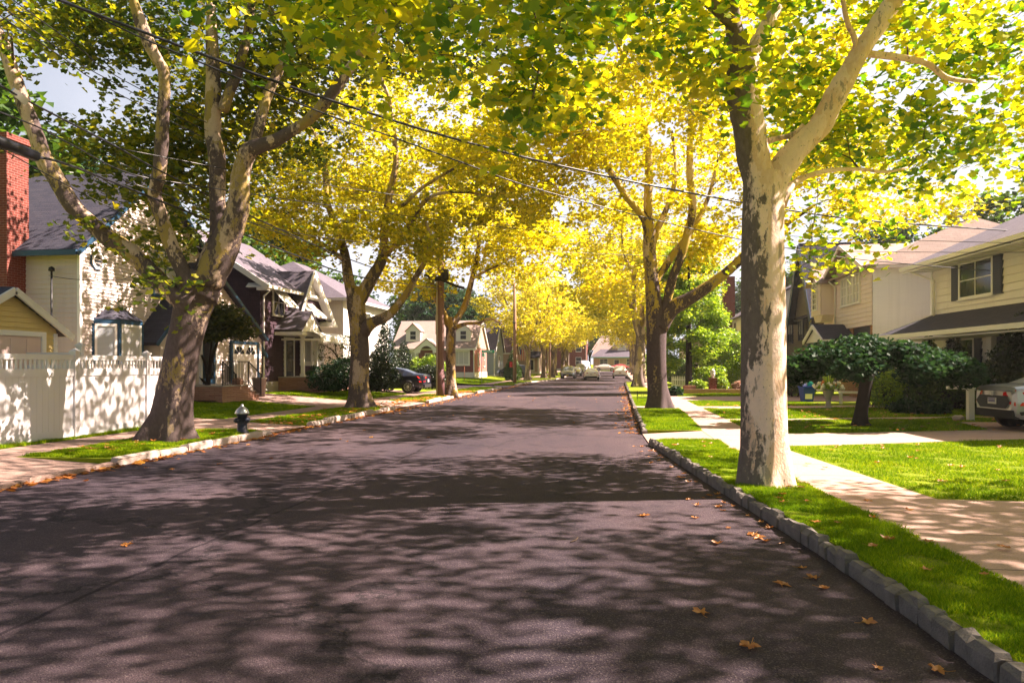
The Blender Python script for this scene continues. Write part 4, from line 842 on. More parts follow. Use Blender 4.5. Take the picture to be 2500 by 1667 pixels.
# ---------------------------------------------------------------- vehicles (local: x forward, y left, z up)
def paint(name, c, metal=.3):
    n = NT(name); f = n.noise(n.coord('Object'), 1.5, 3); m = n.fin(n.mix(f, sc(c, .92), sc(c, 1.08)), .28, .6, metal)
    n.b.inputs['Coat Weight'].default_value = .7; n.b.inputs['Coat Roughness'].default_value = .06; return m
M['lens_red'] = plain('lens_red', (.55, .01, .012), .2, .7, var=.1); M['lens_clear'] = plain('lens_clear', (.65, .66, .7), .15, .8, var=.1)
M['plate_y'] = plain('plate_y', (.65, .52, .12), .5); M['plate_w'] = plain('plate_w', (.78, .74, .74), .5); M['plate_ink'] = plain('plate_ink', (.12, .10, .35), .5)
def car(name, loc, yaw, label, col, kind='sedan', cat='car', detail=True, plate='plate_w', group=None):
    root = empty(name, loc, yaw, label, cat, group); pm = paint(name+'_paint', col)
    if kind == 'sedan': L, W_, H = 4.6, 1.8, 1.42; st = [  # x, z under, z belt, z roof, half width belt, half width roof
        (-2.30, .42, .88, .90, .70, .62), (-2.24, .30, .98, 1.02, .80, .66), (-2.00, .25, .99, 1.06, .86, .64), (-1.62, .25, .99, 1.09, .89, .60), (-1.05, .22, .98, 1.32, .90, .57), (-.55, .22, .96, 1.41, .90, .57), (.10, .22, .95, 1.42, .90, .57), (.62, .22, .94, 1.34, .90, .57), (1.18, .22, .93, .985, .89, .66), (1.70, .25, .84, .87, .87, .70), (2.10, .27, .72, .76, .82, .66), (2.27, .34, .62, .66, .70, .58)]; cab = (3, 4, 5, 6, 7); rw, ww = -1.38, 1.32; wr = .33
    elif kind == 'suv': L, W_, H = 4.6, 1.88, 1.7; st = [
        (-2.28, .48, 1.02, 1.08, .74, .66), (-2.24, .36, 1.08, 1.14, .86, .70), (-2.12, .34, 1.10, 1.30, .90, .68), (-1.90, .34, 1.10, 1.62, .92, .66), (-1.2, .32, 1.08, 1.70, .93, .66), (-.4, .32, 1.06, 1.71, .93, .66), (.2, .32, 1.05, 1.69, .93, .66), (.62, .32, 1.04, 1.58, .93, .66), (1.20, .32, 1.03, 1.10, .92, .72), (1.75, .34, .96, 1.0, .90, .74), (2.12, .36, .84, .88, .86, .70), (2.28, .42, .66, .70, .72, .6)]; cab = (2, 3, 4, 5, 6, 7); rw, ww = -1.36, 1.36; wr = .37
    else: L, W_, H = 5.2, 2.0, 2.2; st = [
        (-2.5, .5, 1.2, 1.3, .85, .8), (-2.45, .4, 1.25, 1.9, .95, .85), (-2.3, .4, 1.25, 2.15, .98, .86), (-1.2, .38, 1.25, 2.2, .99, .86), (0, .38, 1.25, 2.2, .99, .86), (.7, .38, 1.25, 2.15, .99, .86), (1.1, .38, 1.22, 2.0, .98, .84), (1.75, .38, 1.15, 1.25, .96, .8), (2.3, .4, .95, 1.0, .92, .75), (2.5, .5, .7, .75, .8, .7)]; cab = (1, 2, 3, 4, 5, 6); rw, ww = -1.5, 1.6; wr = .37
    def sect(s):
        x, zu, zb, zr_, wb, wr_ = s; g = zr_-zb
        half = [(0, zu), (wb*.86, zu), (wb*.97, zu+.10), (wb*1.0, zu+(zb-zu)*.5), (wb*.985, zb-.06), (wb*.93, zb), (wr_+(wb*.93-wr_)*.12, zb+g*.80), (wr_*.88, zb+g*.95), (wr_*.45, zr_+.008), (0, zr_+.015)]
        return half
    body = MB(); glass = MB(); gs = MB()
    S = [sect(s) for s in st]; X = [s[0] for s in st]; m = len(S[0])
    def pt(i, j, sgn): return Vector((X[i], sgn*S[i][j][0], S[i][j][1]))
    for i in range(len(st)-1):
        for j in range(m-1):
            for sg in (1, -1):
                q = [pt(i, j, sg), pt(i+1, j, sg), pt(i+1, j+1, sg), pt(i, j+1, sg)]
                if sg < 0: q = q[::-1]
                side = j == 5 and i in cab and i+1 in (*cab, cab[-1]+1)
                rear = (i == cab[0]-(0 if kind != 'sedan' else 0)) and j >= 6; front = i == cab[-1] and j >= 6
                body.add(q, [(0, 1, 2, 3)], None, 0, True)
                c = sum(q, Vector())/4; nrm = (q[2]-q[0]).cross(q[3]-q[1]).normalized()
                if side and i != cab[-1]:
                    e = .90 if i not in (cab[0],) else .80
                    qq = [c+(v-c)*e+nrm*.006 for v in q]; qq = [Vector((v.x, v.y, v.z)) for v in qq]; gs.add(qq, [(0, 1, 2, 3)])
                elif side:
                    tri = [c+(v-c)*.8+nrm*.006 for v in q]; gs.add(tri, [(0, 1, 2, 3)])
                if (rear or front): glass.add([c+(v-c)*(.98 if j > 6 else .95)+nrm*.006 for v in q], [(0, 1, 2, 3)])
                if kind == 'suv' and i == cab[0] and j == 5: pass
    for i in (0, len(st)-1):
        ring = [pt(i, j, 1) for j in range(m)]+[pt(i, j, -1) for j in range(m-2, 0, -1)]
        body.add(ring, [tuple(range(len(ring)))[::(1 if i else -1)]])
    bo = body.build('body', pm, root)
    gs.build('side_window', M['glass'], root); glass.build('windscreen', M['glass'], root)
    xr_, xf = st[0][0], st[-1][0]
    lo = MB(); lo.box(xr_-.02, xr_+.2, -.72, .72, st[1][1]-.02, st[1][1]+.17); lo.box(xf-.25, xf+.02, -.6, .6, st[-2][1], st[-2][1]+.20)
    for sg in (1, -1): lo.box(-1.0, 1.0, sg*.80-.08, sg*.80+.085, st[3][1]-.03, st[3][1]+.06)
    lo.build('bumper_trim', M['black_rubber'], root)
    for x in (rw, ww):
        for sg in (1, -1):
            y = sg*(W_/2-.10)
            ar = MB(); ar.lathe([(wr*1.16, -.115), (wr*1.16, .115)], 22, T(x, y-.0, wr+.01, rx=R(90))); ar.build('wheel_well_shade', M['black_rubber'], root)  # dark disc put in for the shade inside the wheel well
            wh = MB(); wh.lathe([(wr*.55, -.12), (wr*.94, -.125), (wr, -.08), (wr, .08), (wr*.94, .125), (wr*.55, .12)], 24, T(x, y+sg*.012, wr, rx=R(90))); w_ = wh.build('wheel', M['black_rubber'], root)
            if detail:
                rm = MB(); yy = y+sg*.125
                for k in range(10):
                    a = R(36*k); rm.bar((x+math.cos(a)*.05, yy, wr+math.sin(a)*.05), (x+math.cos(a)*wr*.62, yy, wr+math.sin(a)*wr*.62), .035, .03)
                rm.lathe([(.06, -.02), (.06, .02)], 12, T(x, yy, wr, rx=R(90)))
                for k in range(20):
                    a = R(18*k); b = R(18*(k+1)); rm.bar((x+math.cos(a)*wr*.65, yy, wr+math.sin(a)*wr*.65), (x+math.cos(b)*wr*.65, yy, wr+math.sin(b)*wr*.65), .03, .035)
                rm.build('rim', M['silver'], w_)
    zb = st[1][2]
    for sg in (1, -1):
        t = MB()
        if kind == 'sedan':
            t.add([(xr_-.015, sg*.40, zb-.09), (xr_-.03, sg*.40, zb-.17), (xr_+.03, sg*.72, zb-.20), (xr_+.30, sg*.885, zb-.17), (xr_+.42, sg*.895, zb-.05), (xr_+.05, sg*.76, zb-.03)], [(0, 1, 2, 5), (5, 2, 3, 4)] if sg < 0 else [(5, 2, 1, 0), (4, 3, 2, 5)])
            t.add([(xr_-.02, sg*.60, zb-.30), (xr_-.02, sg*.60, zb-.36), (xr_+.03, sg*.76, zb-.40), (xr_+.24, sg*.885, zb-.40), (xr_+.30, sg*.895, zb-.32), (xr_+.03, sg*.76, zb-.31)], [(0, 1, 2, 5), (5, 2, 3, 4)] if sg < 0 else [(5, 2, 1, 0), (4, 3, 2, 5)])
        else: t.box(xr_-.03, xr_+.25, sg*.84-.10, sg*.84+.10, zb-.22, zb+.02)
        t.build('tail_light', M['lens_red'], root)
        t = MB(); t.add([(xf-.02, sg*.45, .62), (xf-.02, sg*.45, .70), (xf-.12, sg*.80, .76), (xf-.45, sg*.88, .80), (xf-.40, sg*.90, .68), (xf-.06, sg*.74, .60)] if kind == 'sedan' else [(xf-.0, sg*.45, .76), (xf-.0, sg*.45, .86), (xf-.10, sg*.84, .92), (xf-.45, sg*.93, .96), (xf-.40, sg*.95, .82), (xf-.03, sg*.78, .74)], [(0, 1, 2, 5), (5, 2, 3, 4)] if sg > 0 else [(5, 2, 1, 0), (4, 3, 2, 5)]); t.build('headlight', M['lens_clear'], root)
        t = MB(); t.box(st[-5][0]-.12, st[-5][0]+.12, sg*.93-.01, sg*.93+.17*sg if sg > 0 else sg*.93+.01, zb, zb+.15) if sg > 0 else t.box(st[-5][0]-.12, st[-5][0]+.12, -.93-.17, -.93, zb, zb+.15); t.build('mirror', pm, root)
    g = MB(); g.box(xf-.05, xf+.03, -.42, .42, .50, .62); g.build('grille', M['black_rubber'], root)
    p = MB(); zp = zb-.31; p.box(xr_-.045, xr_-.02, -.155, .155, zp-.075, zp+.075); po = p.build('number_plate', M[plate], root)
    if detail:
        q = MB()
        for k in range(7): q.box(xr_-.049, xr_-.044, -.125+k*.037, -.125+k*.037+.022, zp-.03, zp+.03)
        q.box(xr_-.049, xr_-.044, -.14, .14, zp+.045, zp+.065); q.build('lettering', M['plate_ink'], po)
    if plate: p = MB(); p.box(xf+.03, xf+.045, -.155, .155, .40, .50); p.build('number_plate', M['plate_y'], root)
    return root
hv = car('parked_car', (11.4, 18.95, .19), R(5), 'silver grey sedan parked on the right-hand driveway, rear towards the street', (.36, .38, .42))
# rear dress of the near car: boot panel, emblem, rear seam
mb = MB(); mb.add([(-2.325, -.52, .80), (-2.325, .52, .80), (-2.325, .66, .66), (-2.325, .50, .50), (-2.325, -.50, .50), (-2.325, -.66, .66)], [(0, 1, 2, 3, 4, 5)][:1]); mb.add([(-2.3, -.74, .93), (-2.3, .74, .93), (-2.33, .74, .915), (-2.33, -.74, .915)], [(0, 1, 2, 3)]); mb.build('boot_panel', M['navy'], hv)
mb = MB(); X0 = -2.345
for s in (1, -1): mb.box(X0, X0+.015, s*.035-.009, s*.035+.009, .815, .885); 
mb.box(X0, X0+.015, -.03, .03, .843, .858)
for a in range(16): mb.bar((X0+.005, math.cos(R(22.5*a))*.062, .85+math.sin(R(22.5*a))*.05), (X0+.005, math.cos(R(22.5*a+22.5))*.062, .85+math.sin(R(22.5*a+22.5))*.05), .012)
mb.build('emblem', M['silver'], hv)
mb = MB()
for s in (1, -1): mb.add([(-2.20, s*.80, .44), (-2.02, s*.885, .46), (-1.90, s*.893, .40), (-2.18, s*.83, .36)], [(0, 1, 2, 3) if s < 0 else (3, 2, 1, 0)])
mb.build('vent', M['black_rubber'], hv)
car('parked_car', (-12.95, 39.9, .19), R(180), 'dark navy sedan parked in a driveway beside the leaning utility pole', (.012, .016, .035))
car('parked_car', (-13.6, 94.2, .14), R(178), 'dark grey sport utility car parked behind the cone shaped evergreen', (.06, .075, .11), 'suv', plate='plate_w')
car('car', (-2.75, 88.0, 0), R(90), 'white sedan driving away along the middle of the road', (.78, .76, .74), 'sedan', plate='plate_w')
car('parked_car', (.75, 97.5, 0), R(90), 'white sport utility car parked at the right kerb', (.80, .78, .75), 'suv', plate='plate_y')
car('parked_car', (-6.15, 96.5, 0), R(-90), 'slate blue sport utility car parked facing us, first at the left kerb', (.22, .27, .36), 'suv', plate='plate_w')
car('parked_car', (-6.0, 112.0, .16), R(-90), 'pale grey sedan second in the left kerb row, behind the slate blue car', (.42, .45, .46), 'sedan')
car('parked_car', (-5.9, 125.0, .32), R(-90), 'dark windowed grey car third in the left kerb row', (.30, .33, .38), 'suv')
car('parked_car', (-5.9, 136.0, .46), R(-90), 'pale car fourth in the left kerb row, farthest from us', (.6, .62, .62), 'sedan')
car('car', (-1.8, 146.8, .6), R(0), 'cream white sedan seen side on, crossing at the far junction', (.78, .70, .62), 'sedan')
car('car', (1.4, 150.0, .64), R(0), 'red car at the far junction behind the white one', (.6, .08, .08), 'sedan')
car('parked_van', (-6.2, 149.5, .63), R(-80), 'white van standing at the far junction', (.8, .8, .8), 'van', 'van')
car('parked_car', (.8, 112.0, .16), R(90), 'dark car parked at the right kerb beyond the white sport utility car', (.10, .07, .07), 'sedan')

# ---------------------------------------------------------------- white vinyl fence
fn = empty('fence', (-11.75, 11.7, .12), 0, 'tall white vinyl privacy fence with picket top beside the big left tree', 'fence')
def fpanel(A, B, hh, parent, lat=True):
    A = Vector(A); B = Vector(B); d = (B-A).normalized(); L = (B-A).length; Mx = Matrix.Translation(A) @ Matrix.Rotation(math.atan2(d.y, d.x), 4, 'Z')
    mb = MB(); n_ = int(L/.15)
    for i in range(n_): mb.box(L*i/n_+.003, L*(i+1)/n_-.003, -.012, .012, .06, 1.38, Mx)
    mb.box(0, L, -.008, .008, .06, 1.38, Mx); mb.build('panel', M['white_vinyl'], parent)
    mb = MB()
    for z0, z1 in ((.04, .20), (1.36, 1.52), (hh-.14, hh-.03)): mb.box(.05, L-.05, -.035, .035, z0, z1, Mx)
    mb.build('rail', M['white_vinyl'], parent)
    mb = MB(); m_ = int(L/.115)
    for i in range(m_): mb.box(L*(i+.5)/m_-.018, L*(i+.5)/m_+.018, -.016, .016, 1.5, hh-.12, Mx)
    mb.build('pickets', M['white_vinyl'], parent)
def fpost(p, hh, parent):
    mb = MB(); x, y = p[0], p[1]; mb.box(x-.065, x+.065, y-.065, y+.065, 0, hh); mb.box(x-.085, x+.085, y-.085, y+.085, hh, hh+.04)
    v = [(x-.075, y-.075, hh+.04), (x+.075, y-.075, hh+.04), (x+.075, y+.075, hh+.04), (x-.075, y+.075, hh+.04), (x, y, hh+.10)]; mb.add(v, [(0, 1, 4), (1, 2, 4), (2, 3, 4), (3, 0, 4)]); mb.build('post', M['white_vinyl'], parent)
ys = [-4.8, -2.4, 0, 2.42, 4.84, 5.75]
for a, b in zip(ys, ys[1:]): fpanel((0, a, 0), (0, b, 0), 1.85, fn)
for y in ys: fpost((0, y), 1.87, fn)

fb = empty('fence', (-12.6, 15.3, .2), R(12), 'second white vinyl fence with capped posts, rising behind the front one', 'fence')
for a, b in ((0, -1.4), (-1.4, -2.8)): fpanel((a, 0, 0), (b, 0, 0), 1.85, fb)
for x in (0, -1.4, -2.8): fpost((x, 0), 1.96, fb)
# ---------------------------------------------------------------- hydrant
hy = empty('fire_hydrant', (-8.72, 15.75, .12), R(-20), 'black fire hydrant with silver bonnet on the grass by the kerb', 'hydrant')
mb = MB(); mb.lathe([(.15, 0), (.15, .03), (.115, .04), (.11, .40), (.135, .41), (.135, .45)], 18); mb.build('barrel', M['navy'], hy)
mb = MB(); mb.lathe([(.165, .45), (.165, .475), (.15, .49), (.14, .53), (.10, .575), (.055, .61), (.045, .62), (.03, .63), (.03, .665), (.015, .68)], 18); mb.build('bonnet', M['silver'], hy)
for a, r in ((0, .05), (90, .045), (-90, .045)):
    mb = MB(); mb.lathe([(r, .09), (r, .15), (r*1.35, .155), (r*1.35, .185), (r*.9, .20), (r*.35, .22), (r*.3, .245)], 12, T(0, 0, .30, rz=R(a)) @ Matrix.Rotation(R(90), 4, 'Y')); mb.build('nozzle', M['navy'], hy)
# ---------------------------------------------------------------- utility poles
n = NT('pole_wood'); f = n.noise(n.coord('Object', (14, 14, .6)), 1, 5); n.bump(f, .6, .02); M['pole_wood'] = n.fin(n.mix(f, (.13, .075, .065), (.30, .19, .16)), .85, .2)
n = NT('pole_light'); f = n.noise(n.coord('Object', (14, 14, .6)), 1, 5); n.bump(f, .6, .02); M['pole_light'] = n.fin(n.mix(f, (.22, .12, .07), (.42, .26, .17)), .85, .2)
def pole(loc, h, r, label, mat, parts):
    e = empty('utility_pole', loc, 0, label, 'utility pole'); mb = MB(); mb.tube([(0, 0, 0), (.02, 0, h*.5), (0, 0, h)], [r, r*.9, r*.72], 12); mb.build('post', M[mat], e)
    for p_ in parts: p_(e)
    return e
def p_cluster(z):
    def f(e):
        mb = MB(); mb.lathe([(.16, 0), (.2, .05), (.2, .5), (.14, .55)], 10, T(.26, -.1, z)); mb.box(-.3, .3, -.2, .2, z-.05, z+.18); mb.bar((-.5, 0, z+.3), (.6, 0, z+.25), .05); mb.tube([(.1, -.2, z), (.9, -.3, z-.35), (1.3, -.3, z-.45)], .07, 6); mb.tube([(-.1, -.2, z+.1), (-.8, -.3, z+.25)], .06, 6); mb.build('splice_case', M['black_rubber'], e)
    return f
def p_trans(z):
    def f(e): mb = MB(); mb.lathe([(.22, 0), (.26, .05), (.26, .85), (.2, .95), (.05, 1.0)], 14, T(.42, 0, z)); mb.tube([(.3, 0, z+1), (.3, 0, z+1.2)], .04, 6); mb.build('transformer', M['silver'], e)
    return f
def p_conduit(e): mb = MB(); mb.tube([(-.16, -.14, 0), (-.16, -.14, 6.2)], .045, 8); mb.box(-.22, -.1, -.2, -.1, 3.2, 4.2); mb.build('conduit', M['concrete_wall'], e)
def p_arm(z, w_=1.2, y=0.0):
    def f(e): mb = MB(); mb.box(-w_, w_, -.12, -.02, z, z+.1); [mb.lathe([(.03, 0), (.05, .03), (.03, .06), (.05, .09), (.02, .13)], 8, T(x, -.07, z+.1)) for x in (-w_*.9, -w_*.4, w_*.4, w_*.9)]; mb.build('crossarm', M['pole_wood'], e)
    return f
def p_base(e): mb = MB(); mb.tube([(0, 0, .02), (0, 0, 1.4)], .205, 12); mb.build('base_sleeve', plain('sleeve', (.16, .07, .08), .7), e)
pole((-8.9, 35.9, .12), 10.9, .19, 'dark brown utility pole with splice boxes beside the third tree on the left', 'pole_wood', [p_cluster(6.0), p_trans(8.3), p_conduit, p_arm(10.2), p_base])
def p_redbox(e): mb = MB(); mb.box(-.46, -.19, -.12, .12, 1.45, 1.95); mb.box(-.44, -.21, -.14, -.12, 1.5, 1.9); mb.build('red_box', M['red_paint'], e)
def p_bulb(e): mb = MB(); mb.lathe([(.02, 0), (.14, .05), (.16, .14), (.05, .2)], 10, T(0, -.2, 5.45)); mb.build('junction', M['black_rubber'], e)
pole((-9.1, 64.9, .12), 9.2, .17, 'lighter orange brown utility pole carrying a small red box', 'pole_light', [p_redbox, p_bulb])
pole((-8.0, 88.5, .12), 8.5, .15, 'grey utility pole between the far row of trunks', 'pole_wood', [])
# ---------------------------------------------------------------- street sign
n = 0
sg = empty('street_sign', (-12.05, 64.2, .15), 0, 'green street name sign with two crossed blades on a pale post', 'sign')
M['sign_green'] = plain('sign_green', (.0, .36, .20), .4, var=.05); M['sign_white'] = plain('sign_white', (.8, .85, .8), .5)
mb = MB(); mb.tube([(0, 0, 0), (0, 0, 2.75)], .04, 8); mb.build('post', M['silver'], sg)
a = MB(); a.box(-.02, 1.15, -.015, .015, 2.75, 3.0, T(0, 0, 0, rz=R(12))); sa = a.build('blade', M['sign_green'], sg)
b = MB(); b.box(-.02, .34, -.015, .015, 2.42, 2.72, T(0, 0, 0, rz=R(-30))); sb_ = b.build('blade', M['sign_green'], sg)
t = MB(); k = .12
for wd in (.05, .03, .06, .05, 0, .06, .04, .05, .05, .03, .06, .05, .05):
    if wd: t.box(k, k+wd, -.022, -.016, 2.82, 2.93, T(0, 0, 0, rz=R(12)))
    k += wd+.022
t.build('lettering', M['sign_white'], sa)
t = MB(); t.box(.05, .26, -.022, -.016, 2.52, 2.62, T(0, 0, 0, rz=R(-30))); t.build('lettering', M['sign_white'], sb_)
# marker stake, flag
mk = empty('marker_stake', (-13.9, 65.2, .25), 0, 'thin rusty stake standing in the corner lawn left of the street sign', 'stake'); mb = MB(); mb.tube([(0, 0, 0), (.02, 0, .75), (0, 0, 1.5)], .022, 6); mb.box(-.05, .05, -.01, .01, 1.4, 1.5); mb.build('rod', plain('rust', (.25, .08, .04), .8), mk)
fl = empty('flag', (-14.7, 113.5, 1.2), 0, 'faded red striped flag with blue corner hanging at the tan house', 'flag')
mb = MB(); mb.tube([(-.9, .6, 2.9), (.3, -.6, 4.0)], .02, 6); mb.build('pole', M['silver'], fl)
M['flag_red'] = plain('flag_red', (.6, .12, .12), .8); M['flag_white'] = plain('flag_white', (.7, .62, .6), .8); M['flag_blue'] = plain('flag_blue', (.06, .08, .25), .8)
mb = MB()
for i in range(9): mb.plate((-.7+i*.14, -.05*(i % 2), 1.3), (-.7+(i+1)*.14, -.05*((i+1) % 2), 1.3), (-.7+(i+1)*.14, -.05*((i+1) % 2), 3.1-.0*i), (-.7+i*.14, -.05*(i % 2), 3.1), .012, mi=i % 2)
mb.plate((-.7, -.08, 2.3), (-.1, -.1, 2.3), (-.1, -.1, 3.12), (-.7, -.08, 3.12), .012, mi=2); mb.build('cloth', [M['flag_red'], M['flag_white'], M['flag_blue']], fl)
# ---------------------------------------------------------------- bins, urn, mailbox, planter
bn = empty('recycling_bin', (8.25, 32.3, .16), R(10), 'blue recycling bin heaped with bags beside the dark bed', 'bin')
M['bin_blue'] = plain('bin_blue', (.01, .05, .42), .4, var=.1)
mb = MB(); mb.add([(-.19, -.19, 0), (.19, -.19, 0), (.19, .19, 0), (-.19, .19, 0), (-.26, -.26, .62), (.26, -.26, .62), (.26, .26, .62), (-.26, .26, .62)], [(3, 2, 1, 0), (0, 1, 5, 4), (1, 2, 6, 5), (2, 3, 7, 6), (3, 0, 4, 7)]); mb.box(-.28, .28, -.28, .28, .60, .66); mb.build('tub', M['bin_blue'], bn)
mb = MB(); mb.box(-.17, .13, -.232, -.20, .12, .34, T(0, -.01, 0)); mb.build('decal', M['plate_w'], bn)
def blob(mb, c, r, n=7, seed=0, jit=.25, sq=(1, 1, 1)):
    rnd = random.Random(seed); bm = bmesh.new(); bmesh.ops.create_icosphere(bm, subdivisions=2, radius=1)
    for v in bm.verts: v.co *= 1+rnd.uniform(-jit, jit)
    vs = [(c[0]+v.co.x*r*sq[0], c[1]+v.co.y*r*sq[1], c[2]+v.co.z*r*sq[2]) for v in bm.verts]; mb.add(vs, [tuple(v.index for v in f.verts) for f in bm.faces], None, 0, False); bm.free()
for k, (c, m_, lb) in enumerate([((-.14, 0, .74), 'white_vinyl', 'white plastic bag heaped in the blue bin'), ((.13, 0, .76), 'sign_green', 'pale green container on top of the blue bin')]):
    mb = MB(); blob(mb, (0, 0, 0), .14, seed=k, jit=.18); o = mb.build('bag' if k == 0 else 'container', M[m_]); o.location = (8.25+c[0], 32.3, .16+c[2]); tag(o, lb, 'bag' if k == 0 else 'container')
ur = empty('flower_urn', (7.72, 27.3, .17), 0, 'grey footed urn with white flowers and spiky leaves on the lawn', 'urn')
mb = MB(); mb.lathe([(.14, 0), (.13, .03), (.09, .10), (.085, .25), (.11, .38), (.15, .45), (.16, .47), (.2, .6), (.26, .72), (.24, .73)], 14); mb.build('vase', M['concrete_wall'], ur)
mx = empty('mailbox', (9.85, 21.5, .17), R(3), 'white mailbox post with side arm and grey box beside the driveway', 'mailbox')
mb = MB(); mb.box(-.075, .075, -.075, .075, 0, 1.25); mb.box(-.1, .1, -.1, .1, .86, .93); mb.box(-.095, .095, -.095, .095, 1.25, 1.3); mb.add([(-.09, -.09, 1.3), (.09, -.09, 1.3), (.09, .09, 1.3), (-.09, .09, 1.3), (0, 0, 1.4)], [(0, 1, 4), (1, 2, 4), (2, 3, 4), (3, 0, 4)]); mb.build('post', M['white_trim'], mx)
mb = MB(); mb.box(-.62, -.075, -.05, .05, .88, .97); mb.build('arm', M['white_trim'], mx)
mb = MB(); mb.prism([(-.62, .97), (-.15, .97), (-.15, 1.12), (-.2, 1.19), (-.57, 1.19), (-.62, 1.12)], -.11, .11); mb.build('letter_box', M['clay'], mx)
st_ = MB(); blob(st_, (0, 0, 0), .14, seed=4, sq=(1.1, .8, .8)); o = st_.build('rock', M['clay']); o.location = (9.5, 21.45, .22); tag(o, 'small tan rock at the foot of the mailbox post', 'rock')
pl = empty('planter_wall', (3.6, 41.2, .12), R(1), 'low red brick planter wall with a brick pier on the right lawn', 'planter')
mb = MB(); mb.box(0, 6.6, 0, .25, 0, .26); mb.box(0, .25, .25, 2.2, 0, .26); mb.build('wall', M['stone_step'], pl)
mb = MB(); mb.box(.25, 6.6, .25, 2.4, 0, .2); mb.build('soil_bed', M['soil'], pl)
mb = MB(); mb.box(1.75, 2.15, .3, .7, .2, .85); mb.box(1.72, 2.18, .27, .73, .85, .9); mb.build('pier', M['red_brick'], pl)
la = MB(); la.lathe([(.09, 0), (.05, .05), (.12, .12), (.14, .3), (.1, .34), (.16, .36), (.03, .5)], 10); o = la.build('lantern', M['white_trim']); o.location = (5.55, 41.75, 1.02); tag(o, 'pale garden lantern on the brick pier of the planter', 'lantern')
bk = MB(); bk.box(0, .7, 0, .3, 0, .2); o = bk.build('brick_pile', M['stone_step']); o.location = (3.9, 41.5, .38); tag(o, 'short stack of tan bricks at the left end of the planter wall', 'bricks')
pf = empty('picket_fence', (3.9, 50, .12), R(3), 'short white picket fence behind the second right-hand tree', 'fence')
for i in range(18):
    mb = MB(); x = i*.12; mb.prism([(x, .05), (x+.07, .05), (x+.07, .82), (x+.035, .9), (x, .82)], 0, .02); mb.build('picket', M['white_trim'], pf)
mb = MB(); mb.box(0, 2.15, .02, .05, .2, .27); mb.box(0, 2.15, .02, .05, .6, .67); mb.build('rail', M['white_trim'], pf)
ge = empty('edging_fence', (1.05, 33.5, .12), R(5), 'little black scrolled iron edging on the verge beyond the driveway', 'edging'); mb = MB()
for i in range(5):
    for a in range(10): mb.bar((.12+i*.26+math.cos(R(36*a))*.1, 0, .22+math.sin(R(36*a))*.09), (.12+i*.26+math.cos(R(36*a+36))*.1, 0, .22+math.sin(R(36*a+36))*.09), .014)
mb.bar((0, 0, .33), (1.35, 0, .33), .018); mb.bar((0, 0, .1), (1.35, 0, .1), .018); mb.bar((0, 0, 0), (0, 0, .42), .03); mb.bar((1.35, 0, 0), (1.35, 0, .42), .03); mb.build('ironwork', M['black_iron'], ge)
tc = empty('waste_bin', (-14.6, 27.75, .42), 0, 'tan waste bin standing at the garage beside the brick steps', 'bin'); mb = MB(); mb.lathe([(.22, 0), (.27, .72), (.3, .73), (.3, .78), (.2, .8)], 14); mb.build('tub', M['clay'], tc)
bx = MB(); bx.prism([(0, 0), (.34, 0), (.34, .2), (.17, .27), (0, .2)], 0, .25); o = bx.build('parcel', M['stone_step']); o.location = (-14.6, 25.6, .975); tag(o, 'small brown parcel left on the stoop of the white house', 'parcel')
be = empty('garden_bench', (9.0, 30.2, .17), R(-4), 'white bench seat in the shade behind the umbrella tree', 'bench'); mb = MB(); mb.box(0, .9, 0, .4, .42, .5); mb.build('seat', M['white_trim'], be)
for x, y in ((.04, .04), (.8, .04), (.04, .32), (.8, .32)): mb = MB(); mb.box(x, x+.05, y, y+.05, 0, .42); mb.build('leg', M['white_trim'], be)
rl = empty('handrail', (10.6, 30.4, .2), 0, 'small black iron handrail beside the pale panel behind the umbrella tree', 'handrail'); railing(rl, [(0, 0, 0), (.7, 0, 0)], .8, .12)
# ---------------------------------------------------------------- leaves
LOBE = np.array([(0, 0, 0), (.20, -.06, .02), (.50, .10, .05), (.30, .38, .03), (.46, .66, .06), (0, 1.0, -.04),
                 (-.46, .66, .06), (-.30, .38, .03), (-.50, .10, .05), (-.20, -.06, .02)], 'f')
LOBE_F = np.array([[0, 1, 2, 3, 4, 5], [5, 6, 7, 8, 9, 0]])
DIA = np.array([(0, 0, 0), (.42, .42, .10), (0, 1, -.05), (-.42, .42, .10)], 'f'); DIA_F = np.array([[0, 1, 2], [0, 2, 3]])
def leaves_np(name, pts, size, mat, parent, rng, shape='dia', up=.7, var=.35, origin=None):
    N = len(pts); base, fc = (LOBE, LOBE_F) if shape == 'lobe' else (DIA, DIA_F)
    nrm = rng.normal(size=(N, 3)); nrm /= np.linalg.norm(nrm, axis=1)[:, None]; nrm[:, 2] = np.abs(nrm[:, 2]) + up
    nrm /= np.linalg.norm(nrm, axis=1)[:, None]
    t = rng.normal(size=(N, 3)); t[:, 2] -= .5; t -= nrm*(t*nrm).sum(1)[:, None]; t /= np.linalg.norm(t, axis=1)[:, None]
    b = np.cross(t, nrm); s = size*(1+rng.uniform(-var, var, N))
    wd = rng.uniform(.85, 1.15, N)
    V = pts[:, None, :] + (b[:, None, :]*(base[None, :, 0, None]*wd[:, None, None]) + t[:, None, :]*(base[None, :, 1, None]-.3) + nrm[:, None, :]*base[None, :, 2, None]*rng.uniform(-1, 3, N)[:, None, None])*s[:, None, None]
    k = len(base); idx = (fc[None]+(np.arange(N)*k)[:, None, None]).reshape(-1)
    V = V.reshape(-1, 3)
    if origin is not None: V = V-np.array(origin, 'f')
    return np_mesh(name, V, idx, fc.shape[1], mat, parent)
